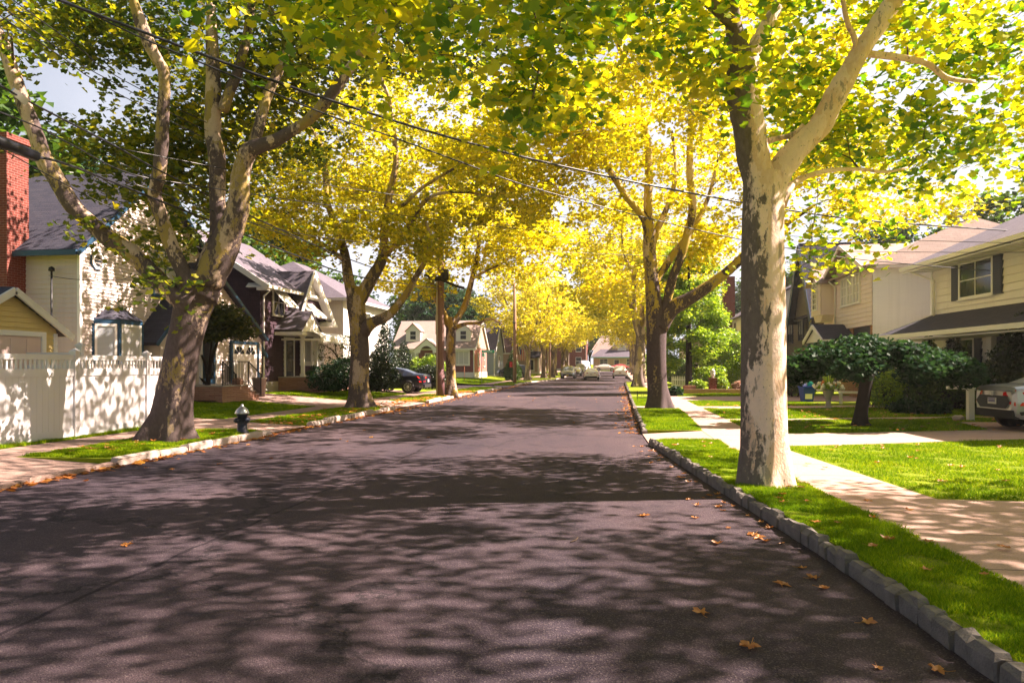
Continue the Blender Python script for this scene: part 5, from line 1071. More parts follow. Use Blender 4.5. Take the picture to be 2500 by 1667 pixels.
def crom(pts, rad, sub=4):
    P_ = [Vector(p) for p in pts]; out = []; ro = []
    for i in range(len(P_)-1):
        p0 = P_[max(i-1, 0)]; p1 = P_[i]; p2 = P_[i+1]; p3 = P_[min(i+2, len(P_)-1)]
        for k in range(sub):
            t = k/sub; out.append(.5*((2*p1)+(p2-p0)*t+(2*p0-5*p1+4*p2-p3)*t*t+(3*p1-p0-3*p2+p3)*t**3)); ro.append(rad[i]*(1-t)+rad[i+1]*t)
    out.append(P_[-1]); ro.append(rad[-1]); return out, ro
def limb(mb, pts, rad, n, rnd, wob=.05, sub=4):
    p, r = crom(pts, rad, sub); ph = rnd.uniform(0, 6)
    r = [a*(1+rnd.uniform(-wob, wob)) for a in r]
    mb.tube(p, r, n, mod=lambda i, th: 1+.05*math.sin(2*th+ph+i*.3)+.03*math.sin(3*th+i*.7)); return list(zip(p, r))
def twigs(nodes, clusters, rng, rmax=.07):
    """join every leaf cluster to the nearest wood; returns polylines"""
    NP = np.array([tuple(p) for p, r in nodes]); NR = np.array([r for p, r in nodes])
    C = np.array(clusters); d0 = np.array([np.min(((NP-c)**2).sum(1)) for c in C]); order = np.argsort(d0); lines = []
    for ci in order:
        c = C[ci]; dd = NP-c; dist = np.sqrt((dd**2).sum(1)); cost = dist + np.maximum(0, NP[:, 2]-c[2])*.6 + (NR > .16)*.3
        j = int(np.argmin(cost)); p0 = NP[j]; L = dist[j]
        if L < .15: continue
        r0 = min(NR[j]*.65, .012+.011*L, rmax); k = max(3, int(L/.5)+2)
        t = np.linspace(0, 1, k)[:, None]; bow = rng.normal(size=3)*.10*L; bow[2] = abs(bow[2])*.9 + .06*L
        pl = p0+(c-p0)*t + bow*np.sin(t*math.pi) + rng.normal(size=(k, 3))*.025*L*np.sin(t*math.pi)
        rr = r0+(.006-r0)*t[:, 0]; lines.append((pl, rr)); NP = np.vstack([NP, pl[1:]]); NR = np.concatenate([NR, rr[1:]])
    return lines
def ell(rng, c, r, n, shell=.45):
    v = rng.normal(size=(n, 3)); v /= np.linalg.norm(v, axis=1)[:, None]; q = rng.uniform(shell**3, 1, n)**(1/3)
    return np.array(c)+v*q[:, None]*np.array(r)
def spray(rng, C, sub, per, spread, tight, flat=.55):
    out = []
    for c in C:
        m = max(1, int(rng.poisson(sub))); s = c+rng.normal(size=(m, 3))*np.array([spread, spread, spread*flat])
        out.append(np.repeat(s, per, 0)+rng.normal(size=(m*per, 3))*np.array([tight, tight, tight*.7]))
    return np.concatenate(out)
def pxl(tr, D0, D1=None):
    """limb traced in photo pixels (x, y, width) between two distances -> points, radii"""
    D1 = D1 if D1 is not None else D0; n_ = len(tr); P_, r_ = [], []
    for i, (x, y, w_) in enumerate(tr): D = D0+(D1-D0)*i/(n_-1); P_.append(P(x, y, D)); r_.append(w_/2*D/F)
    return P_, r_
def make_tree(name, label, base, limbs, crowns, bark_m, leaf_m, seed, leaf=.16, sub=6, per=9, spread=.42, tight=.13, shape='dia', flare=1.5, buttress=.25, cat='tree', group=None, nside=14, twn=5, top=None):
    flute = .075 if buttress > .4 else .035; rnd = random.Random(seed); rng = np.random.default_rng(seed); root = empty(name, base, 0, label, cat, group); B = Vector(base)
    tk = MB(); nodes = []
    for li, (pts, rad) in enumerate(limbs):
        pts = [Vector(p)-B for p in pts]
        if li == 0:
            p, r = crom(pts, rad, 6); ph = rnd.uniform(0, 6); z0 = p[0].z
            def md(i, th, p=p, ph=ph):
                f = max(0, 1-(p[i].z-z0)/(1.1)); f = f**2.2
                return 1+(flare-1)*f+buttress*f*math.sin(5*th+ph)+flute*math.sin(3*th+i*.12)+.03*math.sin(7*th+ph+i*.15)-flute*.9*max(0, math.cos(th-2.2+i*.05))**9
            p = [Vector((q.x, q.y, q.z-(.15 if i == 0 else 0))) for i, q in enumerate(p)]
            tk.tube(p, r, 28, mod=md); nodes += list(zip(p[len(p)//2:], r[len(p)//2:]))
        else: nodes += limb(tk, pts, rad, nside, rnd)
    C = np.concatenate([ell(rng, np.array(tuple(c))-np.array(tuple(B)), r, n_, sh) for c, r, n_, sh in crowns])
    ls = twigs(nodes, C, rng)
    for pl, rr in ls: tk.tube([Vector(q) for q in pl], list(rr), twn, cap=False, mi=1)
    tk.build('trunk', [M[bark_m], M[bark_m if leaf > .17 else 'twig']], root, uv=False)
    # a few leaf sprays along the twigs as well
    along = [pl[k] for pl, rr in ls for k in range(len(pl)) if k > len(pl)*.45 and rr[k] < .03]
    ends = np.array([pl[-1] for pl, rr in ls]+along)
    ends = ends+rng.normal(size=ends.shape)*.1
    L = spray(rng, ends, sub, per, spread, tight)
    if top:
        hi = L[:, 2] > top+rng.normal(size=len(L))*.5; L[hi] += rng.normal(size=(int(hi.sum()), 3))*.32; leaves_np('crown', L[~hi], leaf, M[leaf_m], root, rng, shape); leaves_np('upper_shade_crown', L[hi], leaf*1.1, M['leaf_shade'], root, rng, 'dia')  # high leaves scattered and darkened to deepen the shade on the road
    else: leaves_np('crown', L, leaf, M[leaf_m], root, rng, shape)
    return root, len(L)
tot = 0
# ---- big left tree
b1 = G(405, 1076, .12)
tr = lambda *a, **k: pxl(*a, **k)
L1 = [tr([(408, 1078, 84), (412, 1045, 88), (419, 1010, 88), (430, 930, 82), (443, 850, 78), (462, 770, 84), (480, 715, 92), (500, 668, 80)], 15.2),
      tr([(470, 745, 62), (415, 712, 46), (366, 662, 42), (318, 616, 42), (272, 588, 41), (235, 556, 40), (198, 524, 40), (171, 493, 40), (138, 438, 38), (110, 393, 38), (91, 341, 38), (57, 249, 34), (23, 153, 31), (-5, 85, 29), (-60, -10, 26), (-110, -120, 16)], 15.0, 14.0),
      tr([(470, 735, 48), (453, 680, 36), (420, 604, 33), (395, 535, 32), (379, 486, 33), (380, 462, 32), (390, 410, 31), (395, 350, 30), (398, 268, 28), (402, 215, 27), (398, 172, 27), (384, 145, 26), (367, 115, 27), (344, 57, 27), (325, 0, 22), (305, -70, 16)], 15.0, 13.6),
      tr([(488, 730, 85), (505, 680, 74), (522, 632, 62), (534, 576, 46), (531, 493, 40), (531, 410, 40), (525, 355, 38), (520, 325, 37), (520, 191, 34), (517, 77, 28), (515, 23, 22), (508, -80, 16)], 15.2, 16.4),
      tr([(545, 270, 26), (560, 225, 24), (582, 172, 23), (601, 96, 22), (612, 19, 20), (622, -60, 14)], 15.9, 16.4),
      tr([(505, 690, 80), (535, 630, 70), (560, 570, 62), (578, 520, 56), (585, 470, 50), (589, 420, 44), (602, 378, 40), (625, 360, 36), (670, 344, 30), (710, 322, 28), (746, 298, 27), (778, 270, 26), (804, 237, 26), (842, 184, 24), (892, 115, 23), (925, 55, 22), (950, -20, 18), (975, -90, 12)], 15.2, 14.2),
      tr([(598, 385, 30), (618, 350, 26), (635, 300, 26), (651, 237, 26), (681, 172, 22), (700, 119, 16), (697, 70, 12), (690, 0, 8)], 15.4, 16.4)]
W1 = lambda px, py, D: tuple(P(px, py, D))
def add(c, r, n_, sh=.3): return (c, r, n_, sh)
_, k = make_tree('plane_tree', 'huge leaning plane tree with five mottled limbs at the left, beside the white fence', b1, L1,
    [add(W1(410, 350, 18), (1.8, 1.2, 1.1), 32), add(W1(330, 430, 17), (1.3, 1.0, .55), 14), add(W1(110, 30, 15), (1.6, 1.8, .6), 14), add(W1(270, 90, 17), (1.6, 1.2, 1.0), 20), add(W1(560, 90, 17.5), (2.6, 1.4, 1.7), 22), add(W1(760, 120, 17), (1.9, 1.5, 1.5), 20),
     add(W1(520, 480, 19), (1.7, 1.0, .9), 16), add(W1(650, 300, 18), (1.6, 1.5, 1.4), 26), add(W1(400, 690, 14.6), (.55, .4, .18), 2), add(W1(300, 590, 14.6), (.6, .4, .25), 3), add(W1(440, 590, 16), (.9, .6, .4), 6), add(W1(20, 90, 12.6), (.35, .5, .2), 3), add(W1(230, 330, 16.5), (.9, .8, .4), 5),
     add((-9.3, 16, 11.6), (6.5, 6, 2.2), 80), add((-3.2, 16.5, 10.0), (2.8, 3, 1.3), 30), add((-5.0, 15, 10.4), (3.0, 4, 1.4), 20)], 'bark_left', 'leaf_left', 11, leaf=.125, sub=6, per=8, shape='lobe', flare=1.6, buttress=.42, top=9.6)  # crown lump out over the road added to shade the fence
tot += k
# ---- second left tree
L2 = [tr([(878, 998, 54), (878, 968, 50), (877, 940, 48), (879, 858, 45), (874, 790, 43), (868, 746, 43), (866, 700, 44)], 26.7),
      tr([(866, 735, 34), (852, 690, 26), (843, 625, 21), (832, 585, 19), (819, 550, 18), (805, 512, 16), (796, 479, 15), (795, 412, 13), (779, 345, 10), (756, 305, 7), (740, 230, 5)], 26.7, 28),
      tr([(845, 640, 14), (810, 612, 10), (770, 586, 9), (689, 555, 7), (640, 540, 5)], 26.8, 25),
      tr([(870, 750, 38), (888, 712, 32), (912, 672, 29), (930, 640, 26), (938, 600, 23), (938, 560, 20), (948, 492, 18), (958, 445, 16), (966, 400, 14), (964, 345, 13), (958, 290, 11), (945, 225, 9), (930, 191, 8), (938, 120, 6), (945, 60, 4)], 26.7, 25.5),
      tr([(934, 632, 20), (955, 608, 14), (975, 592, 12), (1003, 548, 12), (1028, 501, 11), (1069, 474, 8), (1136, 470, 6), (1200, 480, 4)], 26.6, 24.5),
      tr([(946, 510, 12), (985, 500, 9), (1030, 459, 8), (1106, 413, 7), (1150, 385, 5), (1190, 371, 4)], 26, 24),
      tr([(882, 815, 38), (905, 790, 28), (948, 769, 23), (984, 729, 18), (1011, 684, 15), (1037, 639, 12), (1050, 590, 9), (1040, 540, 6)], 26.7, 25)]
b2 = G(878, 998, .12)
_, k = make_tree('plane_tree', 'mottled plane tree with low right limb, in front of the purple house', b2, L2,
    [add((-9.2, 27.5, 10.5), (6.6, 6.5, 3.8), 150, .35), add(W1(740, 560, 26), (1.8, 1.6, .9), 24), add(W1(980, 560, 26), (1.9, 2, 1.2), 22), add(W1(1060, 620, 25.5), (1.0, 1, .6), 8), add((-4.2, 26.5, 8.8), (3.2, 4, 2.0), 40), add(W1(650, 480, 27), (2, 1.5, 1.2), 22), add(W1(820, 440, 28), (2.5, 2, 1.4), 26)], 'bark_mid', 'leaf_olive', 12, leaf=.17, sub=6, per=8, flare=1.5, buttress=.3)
tot += k
# ---- third left tree
L3 = [tr([(1101, 963, 25), (1101, 930, 24), (1101, 880, 23), (1100, 813, 23), (1104, 775, 24)], 37.6),
      tr([(1104, 795, 20), (1122, 768, 16), (1137, 740, 15), (1148, 700, 13), (1154, 672, 12), (1162, 640, 11), (1167, 608, 10), (1172, 560, 7), (1178, 500, 5)], 37.6, 38),
      tr([(1100, 800, 20), (1085, 770, 16), (1070, 742, 15), (1058, 705, 13), (1050, 672, 12), (1046, 630, 10), (1029, 586, 7), (1020, 540, 5)], 37.6, 36.5),
      tr([(1108, 800, 12), (1140, 790, 8), (1170, 788, 7), (1195, 778, 6), (1225, 790, 4)], 37.5, 36),
      tr([(1155, 680, 8), (1190, 660, 6), (1230, 640, 5), (1270, 600, 4)], 37.6, 35)]
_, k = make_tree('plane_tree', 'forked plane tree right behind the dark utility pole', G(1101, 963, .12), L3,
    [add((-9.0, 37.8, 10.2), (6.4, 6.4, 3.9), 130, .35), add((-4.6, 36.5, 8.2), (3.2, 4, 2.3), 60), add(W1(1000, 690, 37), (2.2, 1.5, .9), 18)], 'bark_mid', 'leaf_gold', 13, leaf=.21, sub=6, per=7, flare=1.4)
tot += k
# ---- big right tree
R1 = [tr([(1868, 1200, 106), (1868, 1165, 104), (1868, 1120, 106), (1868, 1060, 108), (1865, 907, 104), (1863, 729, 102), (1860, 560, 97), (1862, 470, 98), (1866, 425, 98)], 9.45),
      tr([(1860, 455, 84), (1840, 385, 80), (1826, 300, 76), (1812, 230, 72), (1806, 160, 66), (1800, 110, 50), (1790, 60, 42), (1782, 0, 34), (1772, -100, 28), (1768, -230, 18)], 9.45, 9.0),
      tr([(1816, 215, 50), (1832, 150, 42), (1850, 105, 38), (1875, 57, 34), (1906, 0, 30), (1935, -90, 24), (1950, -220, 15)], 9.3, 9.9),
      tr([(1878, 480, 70), (1898, 425, 66), (1925, 388, 62), (1962, 348, 58), (2002, 306, 56), (2028, 258, 52), (2050, 215, 50), (2075, 172, 48), (2110, 110, 46), (2147, 57, 45), (2190, -10, 42), (2240, -100, 34), (2290, -240, 20)], 9.45, 9.0),
      tr([(1905, 500, 30), (1925, 462, 22), (1940, 448, 18), (1967, 432, 13), (2021, 417, 11), (2097, 413, 9), (2160, 420, 7), (2215, 410, 5)], 9.7, 10.6),
      tr([(1875, 345, 16), (1900, 338, 13), (1925, 333, 12), (1945, 322, 11), (1962, 306, 12)], 9.5, 9.4),
      tr([(2095, 160, 14), (2085, 90, 13), (2070, 60, 12), (2058, 0, 10), (2050, -80, 7)], 9.2, 8.6),
      tr([(2100, 130, 20), (2250, 150, 14), (2310, 190, 12), (2380, 200, 8)], 9.2, 9.4),
      tr([(1790, 60, 30), (1700, -20, 24), (1600, -80, 20), (1450, -60, 15), (1380, 30, 12), (1330, 110, 9), (1310, 200, 6), (1290, 280, 3)], 9.0, 7.2)]
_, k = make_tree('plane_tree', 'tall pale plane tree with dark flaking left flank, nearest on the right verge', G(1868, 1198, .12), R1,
    [add((1.9, 9.6, 10.6), (5.4, 5.4, 3.2), 165, .3), add((6.3, 12.5, 8.1), (2.9, 3.4, 2.1), 30, .2), add((2.5, 15.0, 10.6), (4.5, 3, 1.8), 40, .2), add(W1(2150, 130, 10), (1.9, 1.2, .95), 16), add(W1(2350, 230, 11), (1.3, 1.5, 1.1), 18), add(W1(1990, 330, 11), (1.0, 1.0, .55), 12), add(W1(2220, 400, 12.5), (2.0, 1.2, .5), 12), add(W1(2040, 600, 13.5), (1.0, .5, .22), 2), add(W1(1950, 650, 12.4), (.2, .2, .25), 2),  # lump behind the trunk added to shade the middle of the road
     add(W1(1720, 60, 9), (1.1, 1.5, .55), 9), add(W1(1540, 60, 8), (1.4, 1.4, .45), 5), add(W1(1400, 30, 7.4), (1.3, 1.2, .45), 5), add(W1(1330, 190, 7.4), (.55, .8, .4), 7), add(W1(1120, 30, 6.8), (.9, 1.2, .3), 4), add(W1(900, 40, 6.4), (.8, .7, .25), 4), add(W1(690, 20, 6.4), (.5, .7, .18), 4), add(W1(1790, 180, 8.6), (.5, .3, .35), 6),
     add((8.3, 8.6, 9.6), (3.2, 3.2, 2.0), 40, .2), add((6.0, 7.5, 10.4), (3, 2.6, 1.4), 40, .2), add((4.8, 4.6, 10.2), (4.2, 3.6, 1.8), 66, .2), add((-2.5, 8.5, 11.5), (3.5, 4.0, 1.8), 30)], 'bark_near', 'leaf_near', 14, leaf=.115, sub=6, per=6, spread=.36, tight=.14, shape='lobe', flare=1.27, buttress=.2, nside=20, top=9.3)  # unseen high crown lumps added to dapple the foreground road
tot += k
# ---- second right tree
R2 = [tr([(1609, 1000, 50), (1608, 970, 48), (1605, 932, 47), (1603, 855, 47), (1603, 791, 48), (1598, 745, 42), (1594, 727, 37), (1589, 664, 33), (1585, 613, 31), (1586, 560, 29)], 26.3),
      tr([(1586, 600, 28), (1582, 497, 20), (1584, 383, 18), (1573, 306, 16), (1550, 210, 14), (1508, 107, 12), (1490, 30, 9), (1480, -50, 6)], 26.3, 25.5),
      tr([(1587, 590, 22), (1575, 540, 20), (1552, 508, 18), (1527, 478, 16), (1490, 420, 15), (1451, 363, 14), (1393, 268, 13), (1336, 172, 11), (1312, 100, 8), (1300, 40, 5)], 26.3, 24.5),
      tr([(1590, 600, 20), (1605, 560, 16), (1625, 515, 14), (1642, 470, 12), (1650, 400, 9), (1640, 320, 6)], 26.3, 27.5),
      tr([(1612, 775, 26), (1624, 750, 20), (1633, 715, 21), (1645, 671, 22), (1663, 625, 21), (1676, 580, 20), (1690, 517, 19), (1686, 450, 18), (1684, 383, 17), (1688, 268, 14), (1699, 153, 11), (1705, 60, 8)], 26.2, 25.4),
      tr([(1600, 690, 16), (1625, 650, 18), (1650, 612, 16), (1690, 560, 13), (1730, 480, 10), (1750, 400, 7)], 26.3, 27.5),
      tr([(1612, 800, 40), (1640, 755, 36), (1665, 738, 33), (1691, 725, 31), (1742, 689, 27), (1781, 659, 24), (1809, 633, 22), (1860, 590, 16), (1930, 540, 11), (1990, 500, 7)], 26.2, 25.2)]
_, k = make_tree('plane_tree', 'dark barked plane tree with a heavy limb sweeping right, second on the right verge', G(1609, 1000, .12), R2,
    [add((1.6, 26.5, 10.6), (6.6, 6.4, 3.9), 150, .35), add((6.5, 24.5, 7.9), (3.4, 3.4, 1.6), 30), add((3.2, 20.0, 10.2), (4.5, 3, 1.8), 40), add((-3.0, 25.5, 9.4), (3.2, 4.2, 2.4), 45), add(W1(1720, 600, 27.5), (1.2, 1, .9), 16), add(W1(2200, 500, 24), (2.6, 1.6, .5), 16), add(W1(1450, 300, 26), (2.2, 1.6, 2.0), 34)], 'bark_dark', 'leaf_gold', 15, leaf=.17, sub=6, per=8, flare=1.35, buttress=.25)  # crown lump nearer the camera added to shade the road beside it
tot += k
# ---- grown trees for the rest of the street
def grow_limbs(seed, H=13, trunk_h=3.6, r0=.36, n_=5, spread=5.0, lean=0.0):
    rnd = random.Random(seed); out = []; top = Vector((lean, rnd.uniform(-.2, .2), trunk_h))
    out.append(([Vector((0, 0, 0)), Vector((lean*.3, 0, trunk_h*.4)), top, top+Vector((lean*.3, 0, .6))], [r0, r0*.88, r0*.86, r0*.7]))
    for i in range(n_):
        a = 2*math.pi*(i+rnd.uniform(-.25, .25))/n_; rr = spread*rnd.uniform(.6, 1.0); hh = H*rnd.uniform(.75, .92)
        d = Vector((math.cos(a), math.sin(a), 0)); r_ = r0*rnd.uniform(.45, .62)
        pts = [top-Vector((0, 0, .3))+d*.05] + [top+d*rr*t**1.15+Vector((rnd.uniform(-.25, .25), rnd.uniform(-.25, .25), (hh-trunk_h)*t**.85)) for t in (.2, .42, .65, .85, 1)]
        out.append((pts, [r_*1.1, r_, r_*.8, r_*.55, r_*.35, r_*.15]))
        q = pts[2]; e = d*rr*.5+Vector((-d.y, d.x, 0))*rnd.choice((-1, 1))*1.8+Vector((0, 0, 2.0)); out.append(([q, q+e*.5+Vector((0, 0, .3)), q+e], [r_*.5, r_*.35, r_*.12]))
    return out
def proto_tree(name, label, seed, bark_m, leaf_m, H, trunk_h, rad, n_cl, leaf, sub, per, r0=.36, cat='tree', group=None, low=0, sp=.6):
    Lb = grow_limbs(seed, H, trunk_h, r0, 5, rad*.8)
    cz = (trunk_h+1.2+H)/2
    return make_tree(name, label, (0, 0, 0), Lb, [add((0, 0, cz+.3), (rad, rad, (H-trunk_h)/2-.2), n_cl, .45), add((0, 0, trunk_h+2.8), (rad*.9, rad*.9, .8), n_cl//9, .5)], bark_m, leaf_m, seed, leaf=leaf, sub=sub, per=per, spread=sp, tight=.2, cat=cat, group=group, nside=8, twn=3)
PT = []
for s in range(3):
    r_, k = proto_tree('plane_tree', 'plane tree', 30+s, 'bark_far', ('leaf_far', 'leaf_gold', 'leaf_olive')[s], 12.5, 3.4+.3*s, 6.0, 120, .28, 5, 7, r0=.36); PT.append(r_); tot += k
def put(p, x, y, z=None, rz=0.0, s=1.0, label=None, group=None, first=[set()], sz=None):
    o = p if id(p) not in first[0] else copy_tree(p); first[0].add(id(p)) if o is p else None
    o.location = (x, y, zg(x, y) if z is None else z); o.rotation_euler = (0, 0, rz); o.scale = (s, s, sz or s)
    if label: o['label'] = label
    if group: o['group'] = group
    return o
FL = [(-9.1, 92.5, 'pale plane tree left of the slate blue car, first of the far left row'), (-8.6, 99, 'forked plane tree directly behind the grey pole in the far left row'), (-9.0, 108, 'slim plane tree above the slate blue car'), (-8.4, 117, 'dark trunked plane tree above the second parked car on the left'),
      (-8.6, 126, 'thick dark plane tree above the third parked car on the left'), (-8.8, 135, 'last dark plane tree of the left row before the end house'), (-9.2, 55+21, 'plane tree beyond the orange brown pole on the left corner')]
for i, (x, y, lb) in enumerate(FL): put(PT[i % 3], x, y, rz=i*1.3, s=.92+.05*(i % 3), label=lb, group='plane trees lining the left kerb')
b3 = G(1560, 946, .12)
FR = [(b3.x, 54.0, 'thick plane tree trunk half hidden by the second right-hand tree'), (2.6, 68, 'plane tree just before the side street on the right'), (3.2, 84, 'plane tree just past the side street on the right'), (3.0, 98, 'plane tree beside the parked white sport utility car'), (3.0, 113, 'plane tree beside the dark parked car on the right'), (3.0, 129, 'farthest plane tree of the right row')]
for i, (x, y, lb) in enumerate(FR): put(PT[(i+1) % 3], x, y, rz=2+i*1.7, s=(1.0 if i else 1.05)+.03*(i % 2), label=lb, group='plane trees lining the right kerb')
# back garden trees
BG = []
for s, lm in enumerate(('leaf_green', 'leaf_blue')):
    r_, k = proto_tree('garden_tree', 'tree', 50+s, 'bark_plain', lm, 13, 2.6, 5.2, 130, .42, 5, 7, r0=.28); BG.append(r_); tot += k
bgs = [(-27, 24, 0, 1.0, 'green tree behind the slate roof of the white house'), (-30, 37, 1, 1.0, 'dark green tree behind the purple house'), (-27, 52, 0, .95, 'light green tree behind the pale two storey house'), (-24, 62, 1, .62, 'dark tree left of the brick cape house'), (-29, 70, 0, .8, 'green tree at the left end of the brick cape'),
       (-22, 89, 1, .85, 'dark tree rising behind the ridge of the brick cape'), (-27, 100, 0, 1.0, 'green tree behind the blue cape house'), (-25, 118, 1, 1.0, 'dark green tree behind the tan house on the left'), (-30, 135, 0, 1.1, 'green tree far back on the left'), (27, 38, 1, 1.05, 'blue green tree behind the roof of the pink house'), (33, 26, 1, 1.1, 'blue green tree behind the cream house'), (36, 42, 0, 1.1, 'green tree far back at the right edge'),
       (26, 52, 0, .95, 'green tree behind the pink roof, left of the vent'), (24, 66, 1, 1.0, 'dark tree behind the dark brown house'), (22, 80, 0, .95, 'green tree behind the white house on the right'), (13, 80, 1, .6, 'small dark tree above the white house on the right'), (20, 98, 0, 1.0, 'green tree behind the far right houses'), (20, 116, 1, 1.0, 'dark tree behind the farthest right house'), (-6, 175, 0, 1.1, 'green tree behind the far end house'), (8, 172, 1, 1.1, 'dark tree right of the far end house'), (-20, 172, 1, 1.1, 'dark tree left of the far end house'), (22, 150, 0, 1.1, 'green tree at the far right corner')]
for i, (x, y, v, s, lb) in enumerate(bgs): put(BG[v], x, y, rz=i*2.1, s=s, label=lb, group='trees in the back gardens')
SH, k = proto_tree('shade_tree', 'tree', 71, 'bark_mid', 'leaf_near', 12.5, 3.5, 5.8, 165, .17, 6, 8, r0=.35, sp=.8); tot += k
# trees off to the right and behind the camera added to throw the foreground shade
put(SH, 11.5, -1.5, rz=.5, s=1.0, label='tree standing right of the camera outside the view', group='trees outside the view')
put(SH, 2.2, -4.5, rz=1.5, s=1.0, label='tree on the verge behind the camera', group='trees outside the view')
put(SH, 13.5, 7.5, rz=2.5, s=.85, label='tree right of the concrete path outside the view', group='trees outside the view')
print('leaves', tot)
# ---------------------------------------------------------------- shrubs and small trees
def shrub(name, label, loc, lumps, leaf_m, n_, leaf, seed, cat='shrub', stems=True, up=.3, shape='dia', trunk=None, group=None, inner=True, shell=.75):
    """lumps: (x,y,z, rx,ry,rz) relative to loc"""
    rng = np.random.default_rng(seed); rnd = random.Random(seed); e = empty(name, loc, 0, label, cat, group)
    A = [l[3]*l[4]+l[3]*l[5]+l[4]*l[5] for l in lumps]; S = sum(A); pts = []
    for l, a in zip(lumps, A):
        m = int(n_*a/S); v = rng.normal(size=(m, 3)); v /= np.linalg.norm(v, axis=1)[:, None]
        q = rng.uniform(shell, 1.0, m)*(1+.13*np.sin(v[:, 0]*7+seed)*np.sin(v[:, 1]*6+v[:, 2]*8)); 
        pts.append(np.array(l[:3])+v*q[:, None]*np.array(l[3:6]))
    P_ = np.concatenate(pts); P_ = P_[P_[:, 2] > .02]
    leaves_np('foliage', P_, leaf, M[leaf_m], e, rng, shape, up=up)
    mb = MB()
    if trunk: 
        for pl, rr in trunk: p, r = crom(pl, rr, 3); mb.tube(p, r, 9)
        mb.build('trunk', M['bark_plain'], e, uv=False)
    else:
        for l in lumps:
            for k in range(5): mb.tube([(l[0]*.4, l[1]*.4, 0), (l[0]+rnd.uniform(-.3, .3)*l[3], l[1]+rnd.uniform(-.3, .3)*l[4], l[2]*.6), (l[0]+rnd.uniform(-.7, .7)*l[3], l[1]+rnd.uniform(-.7, .7)*l[4], l[2]+l[5]*.5)], [.03, .02, .008], 5)
        mb.build('stem', M['bark_plain'], e, uv=False)
    return e
def at(px, py, z=.15): return tuple(G(px, py, z))
# umbrella tree
ub = at(2103, 1037, .17)
rng = np.random.default_rng(5); lum = []
for i in range(26):
    a = rng.uniform(0, 6.28); r = 2.1*math.sqrt(rng.uniform(0, 1)); x = math.cos(a)*r+.25; y = math.sin(a)*r*.8
    lum.append((x, y, 2.06-.145*r*r-rng.uniform(0, .15), .6, .55, .36))
lum += [(-2.3, -.2, 1.5, .5, .5, .32), (-2.0, -.3, 1.5, .5, .5, .3), (2.35, .1, 1.4, .55, .5, .4), (1.6, .6, 1.35, .6, .5, .4), (-1.4, .4, 1.4, .6, .5, .35), (2.6, .3, 1.25, .4, .4, .3)]
shrub('umbrella_tree', 'wide low weeping tree with umbrella shaped dark crown on the right lawn strip', ub, lum, 'leaf_blue', 26000, .095, 5, 'tree', up=.6, shape='lobe', shell=.3,
      trunk=[([(-.02, 0, -.05), (-.03, 0, .1), (0, 0, .4), (.08, 0, .9), (.15, 0, 1.35)], [.30, .20, .16, .155, .17]), ([(.12, 0, 1.2), (.6, .1, 1.6), (1.5, .2, 1.6), (2.3, .3, 1.2)], [.11, .08, .05, .02]), ([(.12, 0, 1.2), (-.4, 0, 1.65), (-1.3, .1, 1.6), (-1.9, 0, 1.2)], [.10, .08, .05, .02]), ([(.14, 0, 1.25), (.2, .5, 1.7), (.3, 1.3, 1.5)], [.09, .06, .02]), ([(.14, 0, 1.25), (.3, -.5, 1.7), (.3, -1.2, 1.5)], [.09, .06, .02])])
# Japanese maple in front of the white house
mp = at(508, 978, .38)
shrub('maple', 'small bronze green maple with slim forked trunk in front of the white garage', mp, [(-.3, 0, 2.75, 1.3, 1.1, .38), (.9, 0, 3.0, .9, .8, .38), (-1.3, .2, 2.6, .8, .8, .35), (1.3, .1, 2.55, .7, .7, .3), (.2, .2, 3.4, 1.0, .9, .32), (-.6, 0, 3.1, .8, .8, .35), (.4, -.4, 2.4, .7, .6, .22)], 'leaf_bronze', 9000, .10, 6, 'tree', up=.6, shape='lobe', shell=.35,
      trunk=[([(0, 0, -.1), (0, 0, .6), (.05, 0, 1.2), (.3, 0, 2.0), (.7, 0, 3.0)], [.11, .09, .085, .05, .02]), ([(0, 0, 1.0), (-.2, 0, 1.6), (-.7, 0, 2.3)], [.07, .05, .02]), ([(0, 0, .55), (-.4, 0, 1.0), (-.7, .1, 1.8)], [.05, .04, .015]), ([(.05, 0, 1.2), (.0, .2, 1.9), (0, .3, 2.8)], [.06, .04, .015])])
mb = MB(); mb.lathe([(.8, 0), (.7, .03), (.2, .05)], 18); o = mb.build('mulch_ring', M['soil']); o.location = (mp[0], mp[1], mp[2]-.0); tag(o, 'brown mulch ring round the foot of the small maple', 'mulch')
# left garden
def S(name, label, px, py, z, lum, m, n_, leaf, seed, **k): return shrub(name, label, at(px, py, z), lum, m, n_, leaf, seed, **k)
S('shrub', 'dark spreading shrub left of the second plane tree, by the stone steps', 815, 956, .42, [(-.4, 0, .7, 1.0, .9, .7), (.5, 0, .85, 1.0, .9, .85), (.1, -.3, .55, .9, .7, .5)], 'leaf_blue', 7000, .09, 21)
S('shrub', 'yellow green topped shrub close against the second plane tree', 835, 953, .42, [(.2, .8, 1.25, .8, .7, .5)], 'leaf_green', 2500, .09, 22)
shrub('ornamental_tree', 'thin bare branched red leaved tree in front of the pale house', at(842, 950, .42), [(-.6, 0, 2.0, 1.2, .8, .6), (.2, 0, 2.6, .7, .6, .5)], 'leaf_bronze', 900, .09, 23, 'tree', trunk=[([(0, 0, 0), (-.1, 0, 1.2), (-.8, 0, 2.2), (-1.5, 0, 2.5)], [.08, .06, .03, .01]), ([(-.05, 0, .9), (.2, 0, 1.8), (.3, 0, 3.0)], [.05, .03, .01]), ([(-.2, 0, 1.4), (-.9, .1, 1.7), (-1.6, 0, 1.8)], [.04, .025, .01]), ([(-.5, 0, 1.9), (-.6, 0, 2.5), (-1.1, 0, 3.0)], [.03, .02, .01])])
